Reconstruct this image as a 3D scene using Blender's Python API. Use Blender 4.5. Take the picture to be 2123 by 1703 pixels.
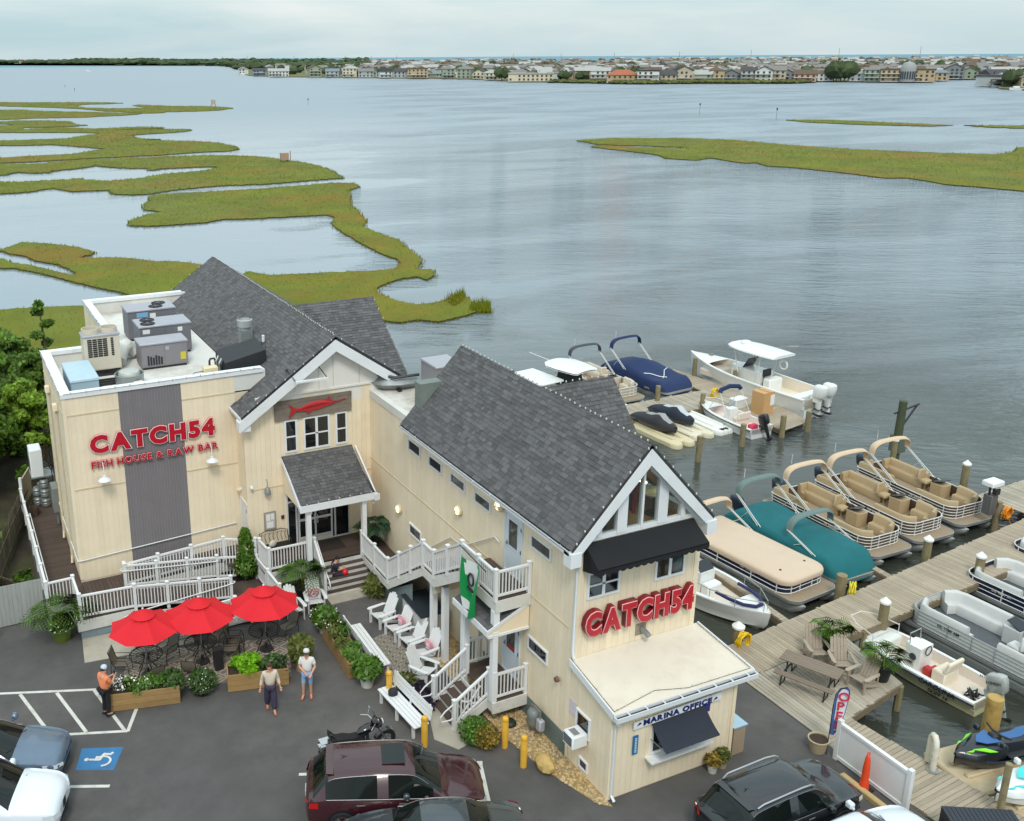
import bpy,math,random
import numpy as np
from mathutils import Matrix,Vector,Euler
random.seed(54); RN = np.random.default_rng(54)
SC = bpy.context.scene
for o in list(bpy.data.objects):bpy.data.objects.remove(o)
COL = SC.collection
rad = math.radians
# ------------------------------------------------------------------ camera, sky, sun, exposure
IW,IH = 2123.0,1703.0
FPX,PCX,PCY = 2083.07,818.24,751.64
PIT,ROL,YAW = rad(17.0286),rad(-0.3776),rad(-24.7752)
CAMZ = 20.0
_f = np.array([-math.sin(YAW)*math.cos(PIT),math.cos(YAW)*math.cos(PIT),-math.sin(PIT)])
_r = np.array([math.cos(YAW),math.sin(YAW),0.0]); _u = np.cross(_r,_f)
_r2 = math.cos(ROL)*_r+math.sin(ROL)*_u; _u2 = -math.sin(ROL)*_r+math.cos(ROL)*_u
cam_d = bpy.data.cameras.new('camera'); cam = bpy.data.objects.new('camera',cam_d); COL.objects.link(cam)
cam.matrix_world = Matrix(((_r2[0],_u2[0],-_f[0],0),(_r2[1],_u2[1],-_f[1],0),(_r2[2],_u2[2],-_f[2],CAMZ),(0,0,0,1)))
cam_d.sensor_fit = 'HORIZONTAL'; cam_d.sensor_width = 36.0; cam_d.lens = FPX/IW*36.0
cam_d.shift_x = (IW/2-PCX)/IW; cam_d.shift_y = -(IH/2-PCY)/IW
cam_d.clip_start = 0.5; cam_d.clip_end = 40000
SC.camera = cam
SUN_EL,SUN_AZ = 52.0,205.0
wd = bpy.data.worlds.new('World'); SC.world = wd; wd.use_nodes = True
nt = wd.node_tree; nt.nodes.clear()
def _n(t,**k):
 n = nt.nodes.new(t)
 for a,b in k.items():setattr(n,a,b)
 return n
def _l(a,ai,b,bi):nt.links.new(a.outputs[ai],b.inputs[bi])
sky = _n('ShaderNodeTexSky',sky_type='NISHITA',sun_disc=False,sun_elevation=rad(SUN_EL),sun_rotation=rad(SUN_AZ),altitude=20,air_density=1.3,dust_density=2.0)
tc = _n('ShaderNodeTexCoord'); mp = _n('ShaderNodeMapping'); mp.inputs['Scale'].default_value = (1.0,1.0,7.0)
nz = _n('ShaderNodeTexNoise'); nz.inputs['Scale'].default_value = 2.2; nz.inputs['Detail'].default_value = 6; nz.inputs['Roughness'].default_value = .55; nz.inputs['Distortion'].default_value = .4
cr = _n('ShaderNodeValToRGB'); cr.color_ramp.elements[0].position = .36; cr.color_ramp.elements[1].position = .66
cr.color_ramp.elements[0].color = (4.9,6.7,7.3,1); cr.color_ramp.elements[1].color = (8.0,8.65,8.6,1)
mx = _n('ShaderNodeMixRGB'); mx.inputs['Fac'].default_value = .84
bg = _n('ShaderNodeBackground'); bg.inputs['Strength'].default_value = .1
out = _n('ShaderNodeOutputWorld')
_l(tc,'Generated',mp,'Vector'); _l(mp,0,nz,'Vector'); _l(nz,'Fac',cr,'Fac')
sx = _n('ShaderNodeSeparateXYZ'); mr = _n('ShaderNodeMapRange'); mr.inputs['From Min'].default_value = .02; mr.inputs['From Max'].default_value = .9; mr.inputs['To Min'].default_value = 1.0; mr.inputs['To Max'].default_value = 1.75  # cloud brightness raised overhead, out of view, to add light on ground and walls
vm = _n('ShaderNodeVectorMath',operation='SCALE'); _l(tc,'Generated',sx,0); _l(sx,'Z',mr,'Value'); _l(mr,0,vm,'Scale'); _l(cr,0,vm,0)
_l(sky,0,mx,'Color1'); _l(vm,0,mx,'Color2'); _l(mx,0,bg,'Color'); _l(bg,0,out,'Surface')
sun_d = bpy.data.lights.new('sun','SUN'); sun_d.energy = 1.5; sun_d.angle = rad(14); sun_d.color = (1.0,.95,.87)
sun = bpy.data.objects.new('sun',sun_d); COL.objects.link(sun)
_sd = Vector((math.sin(rad(SUN_AZ))*math.cos(rad(SUN_EL)),math.cos(rad(SUN_AZ))*math.cos(rad(SUN_EL)),math.sin(rad(SUN_EL))))
sun.rotation_euler = _sd.to_track_quat('Z','Y').to_euler(); sun.location = (0,-30,60)
vs = SC.view_settings; vs.view_transform = 'Standard'; vs.look = 'None'; vs.exposure = 0.15; vs.gamma = 1.0; vs.use_curve_mapping = False
try:
 SC.cycles.use_denoising = True; SC.cycles.max_bounces = 6; SC.cycles.transparent_max_bounces = 12
 SC.cycles.caustics_reflective = False; SC.cycles.caustics_refractive = False
except Exception:pass
# ------------------------------------------------------------------ helpers: pixels of the survey to places on a plane
_RM = np.array([_r2,-_u2,_f])
def at(u,v,z=0.0):
 d = _RM.T@np.array([(u-PCX)/FPX,(v-PCY)/FPX,1.0]); t = (z-CAMZ)/d[2]
 return Vector((d[0]*t,d[1]*t,z))
def lin(c):
 c = c/255.0
 return c/12.92 if c<=.04045 else((c+.055)/1.055)**2.4
def rgb(*c):return (lin(c[0]),lin(c[1]),lin(c[2]),1.0)
# ------------------------------------------------------------------ materials
MATS = {}
def M(name,col,rough=.6,metal=0.0,var=.08,scale=3.0,bump=0.0,bscale=40.0,isl=0.0,obj=0.0,stretch=None,dirt=None,coat=0.0,emit=None,spec=.5,trans=0.0,sat=0.0,alpha=1.0,leaf=0.0):
 """procedural material: base colour with noise mottling, per-piece variation, optional stains and relief"""
 if name in MATS:return MATS[name]
 m = bpy.data.materials.new(name); m.use_nodes = True; t = m.node_tree; N = t.nodes; L = t.links.new
 b = N['Principled BSDF']; b.inputs['Roughness'].default_value = rough; b.inputs['Metallic'].default_value = metal
 b.inputs['Specular IOR Level'].default_value = spec; b.inputs['Coat Weight'].default_value = coat; b.inputs['Coat Roughness'].default_value = .05
 if trans:b.inputs['Transmission Weight'].default_value = trans
 if alpha<1:b.inputs['Alpha'].default_value = alpha
 if len(col)==3:col = rgb(*col)
 tcn = N.new('ShaderNodeTexCoord'); vec = tcn.outputs['Object']
 if obj or stretch:
  oi = N.new('ShaderNodeObjectInfo'); mpn = N.new('ShaderNodeMapping'); mpn.inputs['Scale'].default_value = stretch or(1,1,1)
  cb = N.new('ShaderNodeCombineXYZ'); mul = N.new('ShaderNodeMath'); mul.operation = 'MULTIPLY'; mul.inputs[1].default_value = 37.0
  L(oi.outputs['Random'],mul.inputs[0])
  for i in range(3):L(mul.outputs[0],cb.inputs[i])
  L(vec,mpn.inputs['Vector']); L(cb.outputs[0],mpn.inputs['Location']); vec = mpn.outputs[0]
 nz = N.new('ShaderNodeTexNoise'); nz.inputs['Scale'].default_value = scale; nz.inputs['Detail'].default_value = 5; nz.inputs['Roughness'].default_value = .62
 L(vec,nz.inputs['Vector'])
 hs = N.new('ShaderNodeHueSaturation'); hs.inputs['Color'].default_value = col
 mr = N.new('ShaderNodeMapRange'); mr.inputs['From Min'].default_value = .25; mr.inputs['From Max'].default_value = .75
 mr.inputs['To Min'].default_value = 1-var; mr.inputs['To Max'].default_value = 1+var
 L(nz.outputs['Fac'],mr.inputs['Value']); val = mr.outputs[0]
 def vary(sock,amt,val):
  a = N.new('ShaderNodeMapRange'); a.inputs['To Min'].default_value = 1-amt; a.inputs['To Max'].default_value = 1+amt; L(sock,a.inputs['Value'])
  mm = N.new('ShaderNodeMath'); mm.operation = 'MULTIPLY'; L(val,mm.inputs[0]); L(a.outputs[0],mm.inputs[1]); return mm.outputs[0]
 if isl:val = vary(N.new('ShaderNodeNewGeometry').outputs['Random Per Island'],isl,val)
 if obj:val = vary(oi.outputs['Random'],obj,val)
 L(val,hs.inputs['Value'])
 if sat:
  sr = N.new('ShaderNodeMapRange'); sr.inputs['To Min'].default_value = 1-sat; sr.inputs['To Max'].default_value = 1+sat
  n3 = N.new('ShaderNodeTexNoise'); n3.inputs['Scale'].default_value = scale*.37; L(vec,n3.inputs['Vector']); L(n3.outputs['Fac'],sr.inputs['Value']); L(sr.outputs[0],hs.inputs['Saturation'])
 csock = hs.outputs[0]
 if dirt:
  n2 = N.new('ShaderNodeTexNoise'); n2.inputs['Scale'].default_value = dirt[2]; n2.inputs['Detail'].default_value = 7; n2.inputs['Roughness'].default_value = .7
  L(tcn.outputs['Object'],n2.inputs['Vector'])
  r2 = N.new('ShaderNodeMapRange'); r2.inputs['From Min'].default_value = .5; r2.inputs['From Max'].default_value = .75; r2.inputs['To Max'].default_value = dirt[1]
  L(n2.outputs['Fac'],r2.inputs['Value'])
  mxn = N.new('ShaderNodeMixRGB'); mxn.inputs['Color2'].default_value = rgb(*dirt[0]); L(r2.outputs[0],mxn.inputs['Fac']); L(csock,mxn.inputs['Color1']); csock = mxn.outputs[0]
 L(csock,b.inputs['Base Color'])
 if bump:
  nb = N.new('ShaderNodeTexNoise'); nb.inputs['Scale'].default_value = bscale; nb.inputs['Detail'].default_value = 4; L(vec,nb.inputs['Vector'])
  bp = N.new('ShaderNodeBump'); bp.inputs['Strength'].default_value = bump; bp.inputs['Distance'].default_value = .02
  L(nb.outputs['Fac'],bp.inputs['Height']); L(bp.outputs[0],b.inputs['Normal'])
 if emit:
  b.inputs['Emission Color'].default_value = (*emit[0],1); b.inputs['Emission Strength'].default_value = emit[1]
 if leaf:
  g = N.new('ShaderNodeNewGeometry'); f = N.new('ShaderNodeMath'); f.operation = 'MULTIPLY_ADD'; f.inputs[1].default_value = -2; f.inputs[2].default_value = 1; L(g.outputs['Backfacing'],f.inputs[0])
  sv_ = N.new('ShaderNodeVectorMath'); sv_.operation = 'SCALE'; L(g.outputs['Normal'],sv_.inputs[0]); L(f.outputs[0],sv_.inputs['Scale']); L(sv_.outputs[0],b.inputs['Normal'])
  tl = N.new('ShaderNodeBsdfTranslucent'); L(csock,tl.inputs['Color']); ms = N.new('ShaderNodeMixShader'); ms.inputs[0].default_value = leaf; L(b.outputs[0],ms.inputs[1]); L(tl.outputs[0],ms.inputs[2]); L(ms.outputs[0],N['Material Output'].inputs['Surface'])
 MATS[name] = m; return m
# ------------------------------------------------------------------ mesh builder
class MB:
 def __init__(s):s.v = []; s.f = []; s.mi = []; s.T = None; s.m = 0
 def at(s,T):s.T = T; return s
 def mat(s,i):s.m = i; return s
 def add(s,vs,fs):
  k = len(s.v)
  if s.T is not None:vs = [tuple(s.T@Vector(p)) for p in vs]
  s.v+=[tuple(p) for p in vs]; s.f+=[tuple(i+k for i in f) for f in fs]; s.mi+=[s.m]*len(fs); return s
 def box(s,x0,y0,z0,x1,y1,z1):
  return s.add([(x0,y0,z0),(x1,y0,z0),(x1,y1,z0),(x0,y1,z0),(x0,y0,z1),(x1,y0,z1),(x1,y1,z1),(x0,y1,z1)],
     [(3,2,1,0),(4,5,6,7),(0,1,5,4),(1,2,6,5),(2,3,7,6),(3,0,4,7)])
 def cbox(s,c,d,rz=0.0,T=None):
  x,y,z = d[0]/2,d[1]/2,d[2]/2; R = Matrix.Translation(c)@Matrix.Rotation(rz,4,'Z')
  if T is not None:R = Matrix.Translation(c)@T
  old = s.T; s.T = R if old is None else old@R; s.box(-x,-y,-z,x,y,z); s.T = old; return s
 def cham(s,x0,y0,z0,x1,y1,z1,c=.02):
  p = [(x0+c,y0),(x1-c,y0),(x1,y0+c),(x1,y1-c),(x1-c,y1),(x0+c,y1),(x0,y1-c),(x0,y0+c)]
  q = [(min(max(a,x0+c),x1-c),min(max(b,y0+c),y1-c)) for a,b in p]
  vs = [(a,b,z0) for a,b in p]+[(a,b,z1-c) for a,b in p]+[(a*.999+q[i][0]*.001 if 0 else q[i][0],q[i][1],z1) for i,(a,b) in enumerate(p)]
  fs = [tuple(range(7,-1,-1))]
  for r in(0,8):
   for i in range(8):j = (i+1)%8; fs.append((r+i,r+j,r+8+j,r+8+i))
  fs.append(tuple(range(16,24))); return s.add(vs,fs)
 def bar(s,p,q,w,h=None):
  h = h or w; p = Vector(p); q = Vector(q); d = q-p; L = d.length
  if L<1e-6:return s
  up = Vector((0,0,1)); d.normalize()
  if abs(d.z)>.99:up = Vector((0,1,0))
  a = d.cross(up).normalized(); b = a.cross(d).normalized()
  vs = []
  for c in(p,q):
   for i,j in((-1,-1),(1,-1),(1,1),(-1,1)):vs.append(tuple(c+a*(i*w/2)+b*(j*h/2)))
  return s.add(vs,[(3,2,1,0),(4,5,6,7),(0,1,5,4),(1,2,6,5),(2,3,7,6),(3,0,4,7)])
 def tube(s,pts,r,n=6,cap=True,closed=False):
  pts = [Vector(p) for p in pts]; m = len(pts); rs = r if isinstance(r,(list,tuple)) else[r]*m
  vs = []; fs = []; prev = None
  for i,p in enumerate(pts):
   if closed:d = pts[(i+1)%m]-pts[i-1]
   else:d = pts[min(i+1,m-1)]-pts[max(i-1,0)]
   d = d.normalized() if d.length>1e-9 else Vector((0,0,1))
   if prev is None:
    up = Vector((0,0,1)) if abs(d.z)<.9 else Vector((1,0,0)); a = d.cross(up).normalized()
   else:
    a = prev-d*prev.dot(d); a = a.normalized() if a.length>1e-6 else d.orthogonal().normalized()
   prev = a; b = d.cross(a)
   for k in range(n):
    t = 2*math.pi*k/n; vs.append(tuple(p+(a*math.cos(t)+b*math.sin(t))*rs[i]))
  for i in range(m if closed else m-1):
   i2 = (i+1)%m
   for k in range(n):j = (k+1)%n; fs.append((i*n+k,i*n+j,i2*n+j,i2*n+k))
  if cap and not closed:fs.append(tuple(range(n-1,-1,-1))); fs.append(tuple((m-1)*n+k for k in range(n)))
  return s.add(vs,fs)
 def cyl(s,c,r,z0,z1,n=12,r1=None):return s.tube([(c[0],c[1],z0),(c[0],c[1],z1)],[r,r if r1 is None else r1],n)
 def lathe(s,prof,n=16,c=(0,0,0),cap=False):
  vs = []; fs = []; m = len(prof)
  for r,z in prof:
   for k in range(n):t = 2*math.pi*k/n; vs.append((c[0]+r*math.cos(t),c[1]+r*math.sin(t),c[2]+z))
  for i in range(m-1):
   for k in range(n):j = (k+1)%n; fs.append((i*n+k,i*n+j,(i+1)*n+j,(i+1)*n+k))
  if cap:fs.append(tuple(range(n-1,-1,-1))); fs.append(tuple((m-1)*n+k for k in range(n)))
  return s.add(vs,fs)
 def prism(s,poly,z0,z1):
  n = len(poly); vs = [(x,y,z0) for x,y in poly]+[(x,y,z1) for x,y in poly]
  return s.add(vs,[tuple(range(n-1,-1,-1)),tuple(range(n,2*n))]+[(i,(i+1)%n,n+(i+1)%n,n+i) for i in range(n)])
 def poly3(s,pts,d):
  n = len(pts); d = Vector(d); P = [Vector(p) for p in pts]
  return s.add([tuple(p) for p in P]+[tuple(p+d) for p in P],[tuple(range(n-1,-1,-1)),tuple(range(n,2*n))]+[(i,(i+1)%n,n+(i+1)%n,n+i) for i in range(n)])
 def quad(s,a,b,c,d):return s.add([a,b,c,d],[(0,1,2,3)])
 def grid(s,rows,closed=False):
  n = len(rows[0]); vs = [p for r in rows for p in r]; fs = []
  for i in range(len(rows)-1):
   for k in range(n if closed else n-1):j = (k+1)%n; fs.append((i*n+k,i*n+j,(i+1)*n+j,(i+1)*n+k))
  return s.add(vs,fs)
 def ball(s,c,r,n=10,m=6,sq=(1,1,1)):
  rows = []
  for i in range(m+1):
   t = math.pi*i/m; rows.append([(c[0]+r*sq[0]*math.sin(t)*math.cos(2*math.pi*k/n),c[1]+r*sq[1]*math.sin(t)*math.sin(2*math.pi*k/n),c[2]-r*sq[2]*math.cos(t)) for k in range(n)])
  return s.grid(rows,True)
 def mesh(s,name,mats,sharp=38):
  me = bpy.data.meshes.new(name); me.from_pydata(s.v,[],s.f)
  for m in(mats if isinstance(mats,(list,tuple)) else[mats]):me.materials.append(m)
  me.polygons.foreach_set('material_index',s.mi); me.polygons.foreach_set('use_smooth',[True]*len(s.f))
  me.update(); me.set_sharp_from_angle(angle=rad(sharp)); return me
 def build(s,name,mats,parent=None,sharp=38,split=False,**k):
  if split:
   up = list(range(len(s.v)))
   def fd(a):
    while up[a]!=a:up[a] = up[up[a]]; a = up[a]
    return a
   for f in s.f:
    for i in f[1:]:up[fd(i)] = fd(f[0])
   g = {}
   for i,f in enumerate(s.f):g.setdefault(fd(f[0]),[]).append(i)
   o = None
   for fl in g.values():
    m = MB(); ids = {}
    for i in fl:
     for v in s.f[i]:
      if v not in ids:ids[v] = len(m.v); m.v.append(s.v[v])
     m.f.append(tuple(ids[v]for v in s.f[i])); m.mi.append(s.mi[i])
    o = m.build(name,mats,parent,sharp,**k)
   return o
  if parent is not None and parent.name in OFF:
   o = OFF[parent.name]; s.v = [(a-o[0],b-o[1],c-o[2]) for a,b,c in s.v]
  o = link(name,s.mesh(name,mats,sharp),parent,**k)
  if parent is not None and parent.name in OFF:OFF[o.name] = OFF[parent.name]
  return o
OFF = {}
def link(name,me,parent=None,loc=None,rot=None,sc=None,kind=None,label=None):
 o = bpy.data.objects.new(name,me); COL.objects.link(o)
 if parent is not None:o.parent = parent
 if loc is not None:o.location = loc
 if rot is not None:o.rotation_euler = rot if isinstance(rot,(tuple,list,Euler)) else(0,0,rot)
 if sc is not None:o.scale = sc
 if kind:o['kind'] = kind
 if label:o['label'] = label
 return o
def pc(name,me,parent,loc,rot=None,sc=None,kind=None):
 o = OFF.get(parent.name)
 if o is not None:loc = (loc[0]-o[0],loc[1]-o[1],loc[2]-o[2])
 return link(name,me,parent,loc,rot,sc,kind)
def tag(o,label,cat,group=None):
 o['label'] = label; o['category'] = cat
 if group:o['group'] = group
 return o
def thing(name,label,cat,loc=(0,0,0),rz=0.0,group=None,world=False):
 """an Empty at the thing's base; world=True: its parts are written in world coordinates"""
 o = bpy.data.objects.new(name,None); COL.objects.link(o); o.location = loc; o.rotation_euler = (0,0,rz); o.empty_display_size = .2
 if world:OFF[o.name] = tuple(loc)
 return tag(o,label,cat,group)
def sub(parent,child):
 if parent.name in OFF:OFF[child.name] = OFF[parent.name]
 return child
def structure(o,name=None):
 o['kind'] = 'structure'; return o
def children(o):return [c for c in KIDS.get(o.name,[])]
KIDS = {}
def index_kids():
 KIDS.clear()
 for o in bpy.data.objects:
  if o.parent:KIDS.setdefault(o.parent.name,[]).append(o)
def dup(src,loc,rz=None,label=None,group=None):
 """copy a thing with its parts and sub-parts"""
 index_kids()
 def cp(o,par):
  c = o.copy(); COL.objects.link(c)
  if par is not None:c.parent = par
  for ch in KIDS.get(o.name,[]):cp(ch,c)
  return c
 r = cp(src,None); r.location = loc
 if rz is not None:r.rotation_euler = (0,0,rz)
 if label:r['label'] = label
 if group:r['group'] = group
 return r
def RT(x,y,z,rz=0.0):return Matrix.Translation((x,y,z))@Matrix.Rotation(rz,4,'Z')
_GLYPH = {}
def letter_mesh(ch,size,depth,mat,off=0.0,key=None,shear=0.0,wide=1.0):
 """one glyph or word as a solid mesh, standing in its own xz plane, facing -Y; returns mesh, extent in x"""
 k = (ch,off,shear)
 if k not in _GLYPH:
  cu = bpy.data.curves.new('glyph','FONT'); cu.body = ch; cu.size = 1.0; cu.extrude = .5; cu.offset = off; cu.shear = shear; cu.resolution_u = 3
  ob = bpy.data.objects.new('glyph',cu); _GLYPH[k] = bpy.data.meshes.new_from_object(ob); bpy.data.objects.remove(ob); bpy.data.curves.remove(cu)
 me = _GLYPH[k].copy()
 n = len(me.vertices); a = np.empty(n*3); me.vertices.foreach_get('co',a); a = a.reshape(-1,3); a[:,:2]*=size; a[:,2]*=depth; a[:,0]*=wide
 w = (a[:,0].min(),a[:,0].max()) if n else(0,size*.3)
 b = np.stack([a[:,0],-a[:,2],a[:,1]],1); me.vertices.foreach_set('co',b.ravel()); me.update()
 me.materials.clear(); me.materials.append(mat); return me,w
WZ = -1.0
# ------------------------------------------------------------------ setting: water
def water_mat():
 m = bpy.data.materials.new('bay_water'); m.use_nodes = True; t = m.node_tree; N = t.nodes; L = t.links.new; b = N['Principled BSDF']
 b.inputs['Roughness'].default_value = .06; b.inputs['IOR'].default_value = 1.5
 g = N.new('ShaderNodeNewGeometry'); sep = N.new('ShaderNodeSeparateXYZ'); L(g.outputs['Position'],sep.inputs[0])
 def math_(op,a,b_=None,v=None):
  n = N.new('ShaderNodeMath'); n.operation = op
  for i,x in enumerate((a,b_)):
   if x is None:continue
   if isinstance(x,(int,float)):n.inputs[i].default_value = x
   else:L(x,n.inputs[i])
  return n.outputs[0]
 def noise(sc,det,vec,rough=.5,dist=0.0):
  n = N.new('ShaderNodeTexNoise'); n.inputs['Scale'].default_value = sc; n.inputs['Detail'].default_value = det; n.inputs['Roughness'].default_value = rough; n.inputs['Distortion'].default_value = dist; L(vec,n.inputs['Vector']); return n.outputs['Fac']
 def mapr(x,a,b_,c=0.0,d=1.0,smooth=True):
  n = N.new('ShaderNodeMapRange'); n.interpolation_type = 'SMOOTHSTEP' if smooth else 'LINEAR'
  for k,v in(('From Min',a),('From Max',b_),('To Min',c),('To Max',d)):n.inputs[k].default_value = v
  L(x,n.inputs['Value']); return n.outputs[0]
 pos = g.outputs['Position']
 def mapped(scale,rz=0.0):
  n = N.new('ShaderNodeMapping'); n.inputs['Scale'].default_value = scale; n.inputs['Rotation'].default_value = (0,0,rz); L(pos,n.inputs['Vector']); return n.outputs[0]
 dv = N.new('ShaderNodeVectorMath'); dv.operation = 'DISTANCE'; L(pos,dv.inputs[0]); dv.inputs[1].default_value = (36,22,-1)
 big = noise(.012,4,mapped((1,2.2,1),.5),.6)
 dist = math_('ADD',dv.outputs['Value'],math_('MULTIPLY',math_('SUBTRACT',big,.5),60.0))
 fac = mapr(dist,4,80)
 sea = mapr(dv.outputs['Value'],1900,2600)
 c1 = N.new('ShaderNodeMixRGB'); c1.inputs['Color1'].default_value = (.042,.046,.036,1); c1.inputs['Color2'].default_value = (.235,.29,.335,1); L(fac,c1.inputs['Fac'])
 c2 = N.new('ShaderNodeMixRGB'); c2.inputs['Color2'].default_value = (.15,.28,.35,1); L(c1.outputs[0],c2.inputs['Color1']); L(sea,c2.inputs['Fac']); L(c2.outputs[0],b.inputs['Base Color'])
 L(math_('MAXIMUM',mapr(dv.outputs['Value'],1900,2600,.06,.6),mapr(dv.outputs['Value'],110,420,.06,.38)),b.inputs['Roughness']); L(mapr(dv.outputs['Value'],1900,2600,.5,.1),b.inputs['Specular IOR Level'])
 patch = mapr(noise(.018,5,mapped((1,2.5,1),.4),.62,.8),.38,.64,.25,1.0)
 pond = mapr(math_('ADD',math_('SUBTRACT',sep.outputs['X'],math_('MULTIPLY',sep.outputs['Y'],.40)),math_('MULTIPLY',math_('SUBTRACT',big,.5),110.0)),-8,34,.08,1.0)
 slip = mapr(dv.outputs['Value'],12,32,.22,1.0)
 def waves(rz,sc):
  a = N.new('ShaderNodeMapping'); a.inputs['Rotation'].default_value = (0,0,rz); L(pos,a.inputs['Vector']); b_ = N.new('ShaderNodeMapping'); b_.inputs['Scale'].default_value = sc; L(a.outputs[0],b_.inputs['Vector']); return b_.outputs[0]
 h1 = noise(.42,5,waves(.55,(1.0,3.0,1)),.55,.8)
 h2 = noise(1.6,3,waves(.8,(1.0,2.4,1)),.5,.5)
 h0 = noise(.13,3,waves(.5,(1.0,3.4,1)),.5,.6)
 h = math_('ADD',math_('ADD',math_('MULTIPLY',h1,1.0),math_('MULTIPLY',h2,.34)),math_('MULTIPLY',h0,1.6))
 bp = N.new('ShaderNodeBump'); bp.inputs['Distance'].default_value = 2.4; L(h,bp.inputs['Height'])
 L(math_('MULTIPLY',math_('MULTIPLY',patch,pond),math_('MULTIPLY',slip,.75)),bp.inputs['Strength']); L(bp.outputs[0],b.inputs['Normal'])
 return m
mb = MB(); n = 96; R0 = 8400.0
mb.add([(0,0,WZ)]+[(R0*math.cos(2*math.pi*i/n),R0*math.sin(2*math.pi*i/n),WZ) for i in range(n)],[(0,i+1,(i+1)%n+1) for i in range(n)])
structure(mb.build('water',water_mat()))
mb = MB(); mb.add([(R0*math.cos(2*math.pi*i/n),R0*math.sin(2*math.pi*i/n),WZ-6) for i in range(n)],[tuple(range(n))])
structure(mb.build('bay_bed',M('bed_mud',(60,55,45))))
# ------------------------------------------------------------------ ground of the premises
asphalt = M('asphalt',(82,80,79),.92,var=.2,scale=.9,bump=.35,bscale=70,dirt=((124,116,112),.6,.13),sat=.3)
land = [(-90,-30),(22.55,-30),(22.55,21.35),(19.75,21.35),(19.75,31.7),(17.6,33),(17.6,53),(7,54.5),(1,60),(-8,64),(-90,66)]
mb = MB(); mb.prism(land,-4.0,0.0); structure(mb.build('car_park_ground',asphalt))
dirtm = M('yard_dirt',(58,52,42),.95,var=.35,scale=1.3,bump=.5,bscale=12,dirt=((86,92,40),.7,.35))
mb = MB(); mb.prism([(-60,35.45),(2.05,35.45),(2.05,45.5),(3.3,46),(3.3,52),(6,52.5),(6,54.5),(1,59.8),(-8,63.8),(-60,65)],0.0,.006); structure(mb.build('dirt_yard',dirtm))
conc = M('concrete',(172,164,150),.9,var=.10,scale=1.5,bump=.15,dirt=((120,112,100),.5,.8))
mb = MB(); mb.prism([(2.85,31.85),(6.6,31.45),(6.7,33.2),(3.0,33.42)],0.0,.02); structure(mb.build('concrete_pad',conc))
mb = MB(); mb.prism([(11.9,23.08),(12.35,22.35),(13.3,22.6),(13.3,24.75),(12.5,24.85)],0.0,.02); structure(mb.build('concrete_walk',conc))
mb = MB(); mb.prism([(11.95,31.75),(13.95,31.75),(13.95,32.45),(11.95,32.45)],0.0,.03); structure(mb.build('concrete_apron',conc))
gm = M('gravel_bed',(150,130,95),.95,var=.3,scale=9,bump=.8,bscale=30)
strip = [(13.75,26.6),(15.02,29.6),(15.02,23.2),(15.02,18.45),(14.55,18.5),(14.0,20.2),(13.9,21.9),(13.5,23.0),(13.5,24.9)]
strip = [(13.9,29.3),(13.8,25.0),(13.9,22.6),(13.95,21.9),(14.15,20.6),(14.75,18.7),(15.06,18.4),(15.06,29.3)]
mb = MB(); mb.prism(strip,0.0,.03); structure(mb.build('gravel_bed',gm))
def inside(poly,P):
 P = np.asarray(P); x,y = P[:,0],P[:,1]; r = np.zeros(len(P),bool); n = len(poly)
 for i in range(n):
  x1,y1 = poly[i][0],poly[i][1]; x2,y2 = poly[(i+1)%n][0],poly[(i+1)%n][1]
  c = ((y1>y)!=(y2>y)); r^=c&(x<(x2-x1)*(y-y1)/((y2-y1) if abs(y2-y1)>1e-12 else 1e-12)+x1)
 return r
def scatter(poly,n):
 a = np.array([(p[0],p[1]) for p in poly]); lo,hi = a.min(0),a.max(0)
 P = lo+(hi-lo)*RN.random((int(n),2)); return P[inside(poly,P)]
def raw_mesh(name,V,F,mat,normals=None):
 me = bpy.data.meshes.new(name); nv,nf,k = len(V),len(F),F.shape[1]
 me.vertices.add(nv); me.vertices.foreach_set('co',np.ascontiguousarray(V,np.float32).ravel())
 me.loops.add(nf*k); me.loops.foreach_set('vertex_index',np.ascontiguousarray(F,np.int32).ravel())
 me.polygons.add(nf); me.polygons.foreach_set('loop_start',np.arange(0,nf*k,k,dtype=np.int32)); me.polygons.foreach_set('loop_total',np.full(nf,k,np.int32))
 me.materials.append(mat); me.update(); me.validate()
 if normals is not None:
  me.polygons.foreach_set('use_smooth',np.ones(nf,bool)); me.normals_split_custom_set_from_vertices(np.ascontiguousarray(normals,np.float32))
 return me
def pebbles(P,z,r0,r1,mat,name):
 n = len(P); r = r0+(r1-r0)*RN.random(n); base = np.array([(1,0,0),(0,1,0),(-1,0,0),(0,-1,0),(0,0,.8)])
 a = RN.random(n)*6.28; c,s = np.cos(a),np.sin(a); V = np.zeros((n,5,3)); st = .7+.6*RN.random((n,2))
 bx = base[None,:,0]*st[:,0:1]; by = base[None,:,1]*st[:,1:2]
 V[:,:,0] = P[:,0:1]+(bx*c[:,None]-by*s[:,None])*r[:,None]; V[:,:,1] = P[:,1:2]+(bx*s[:,None]+by*c[:,None])*r[:,None]; V[:,:,2] = z+base[None,:,2]*r[:,None]
 F = np.array([(0,1,4),(1,2,4),(2,3,4),(3,0,4)]); F = (np.arange(n)*5)[:,None,None]+F[None]
 return raw_mesh(name,V.reshape(-1,3),F.reshape(-1,3),mat)
o = link('gravel',pebbles(scatter(strip,5200),.03,.025,.06,M('pebble',(176,152,112),.9,var=.2,isl=.45,sat=.3),'gravel')); o['kind'] = 'stuff'
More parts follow.
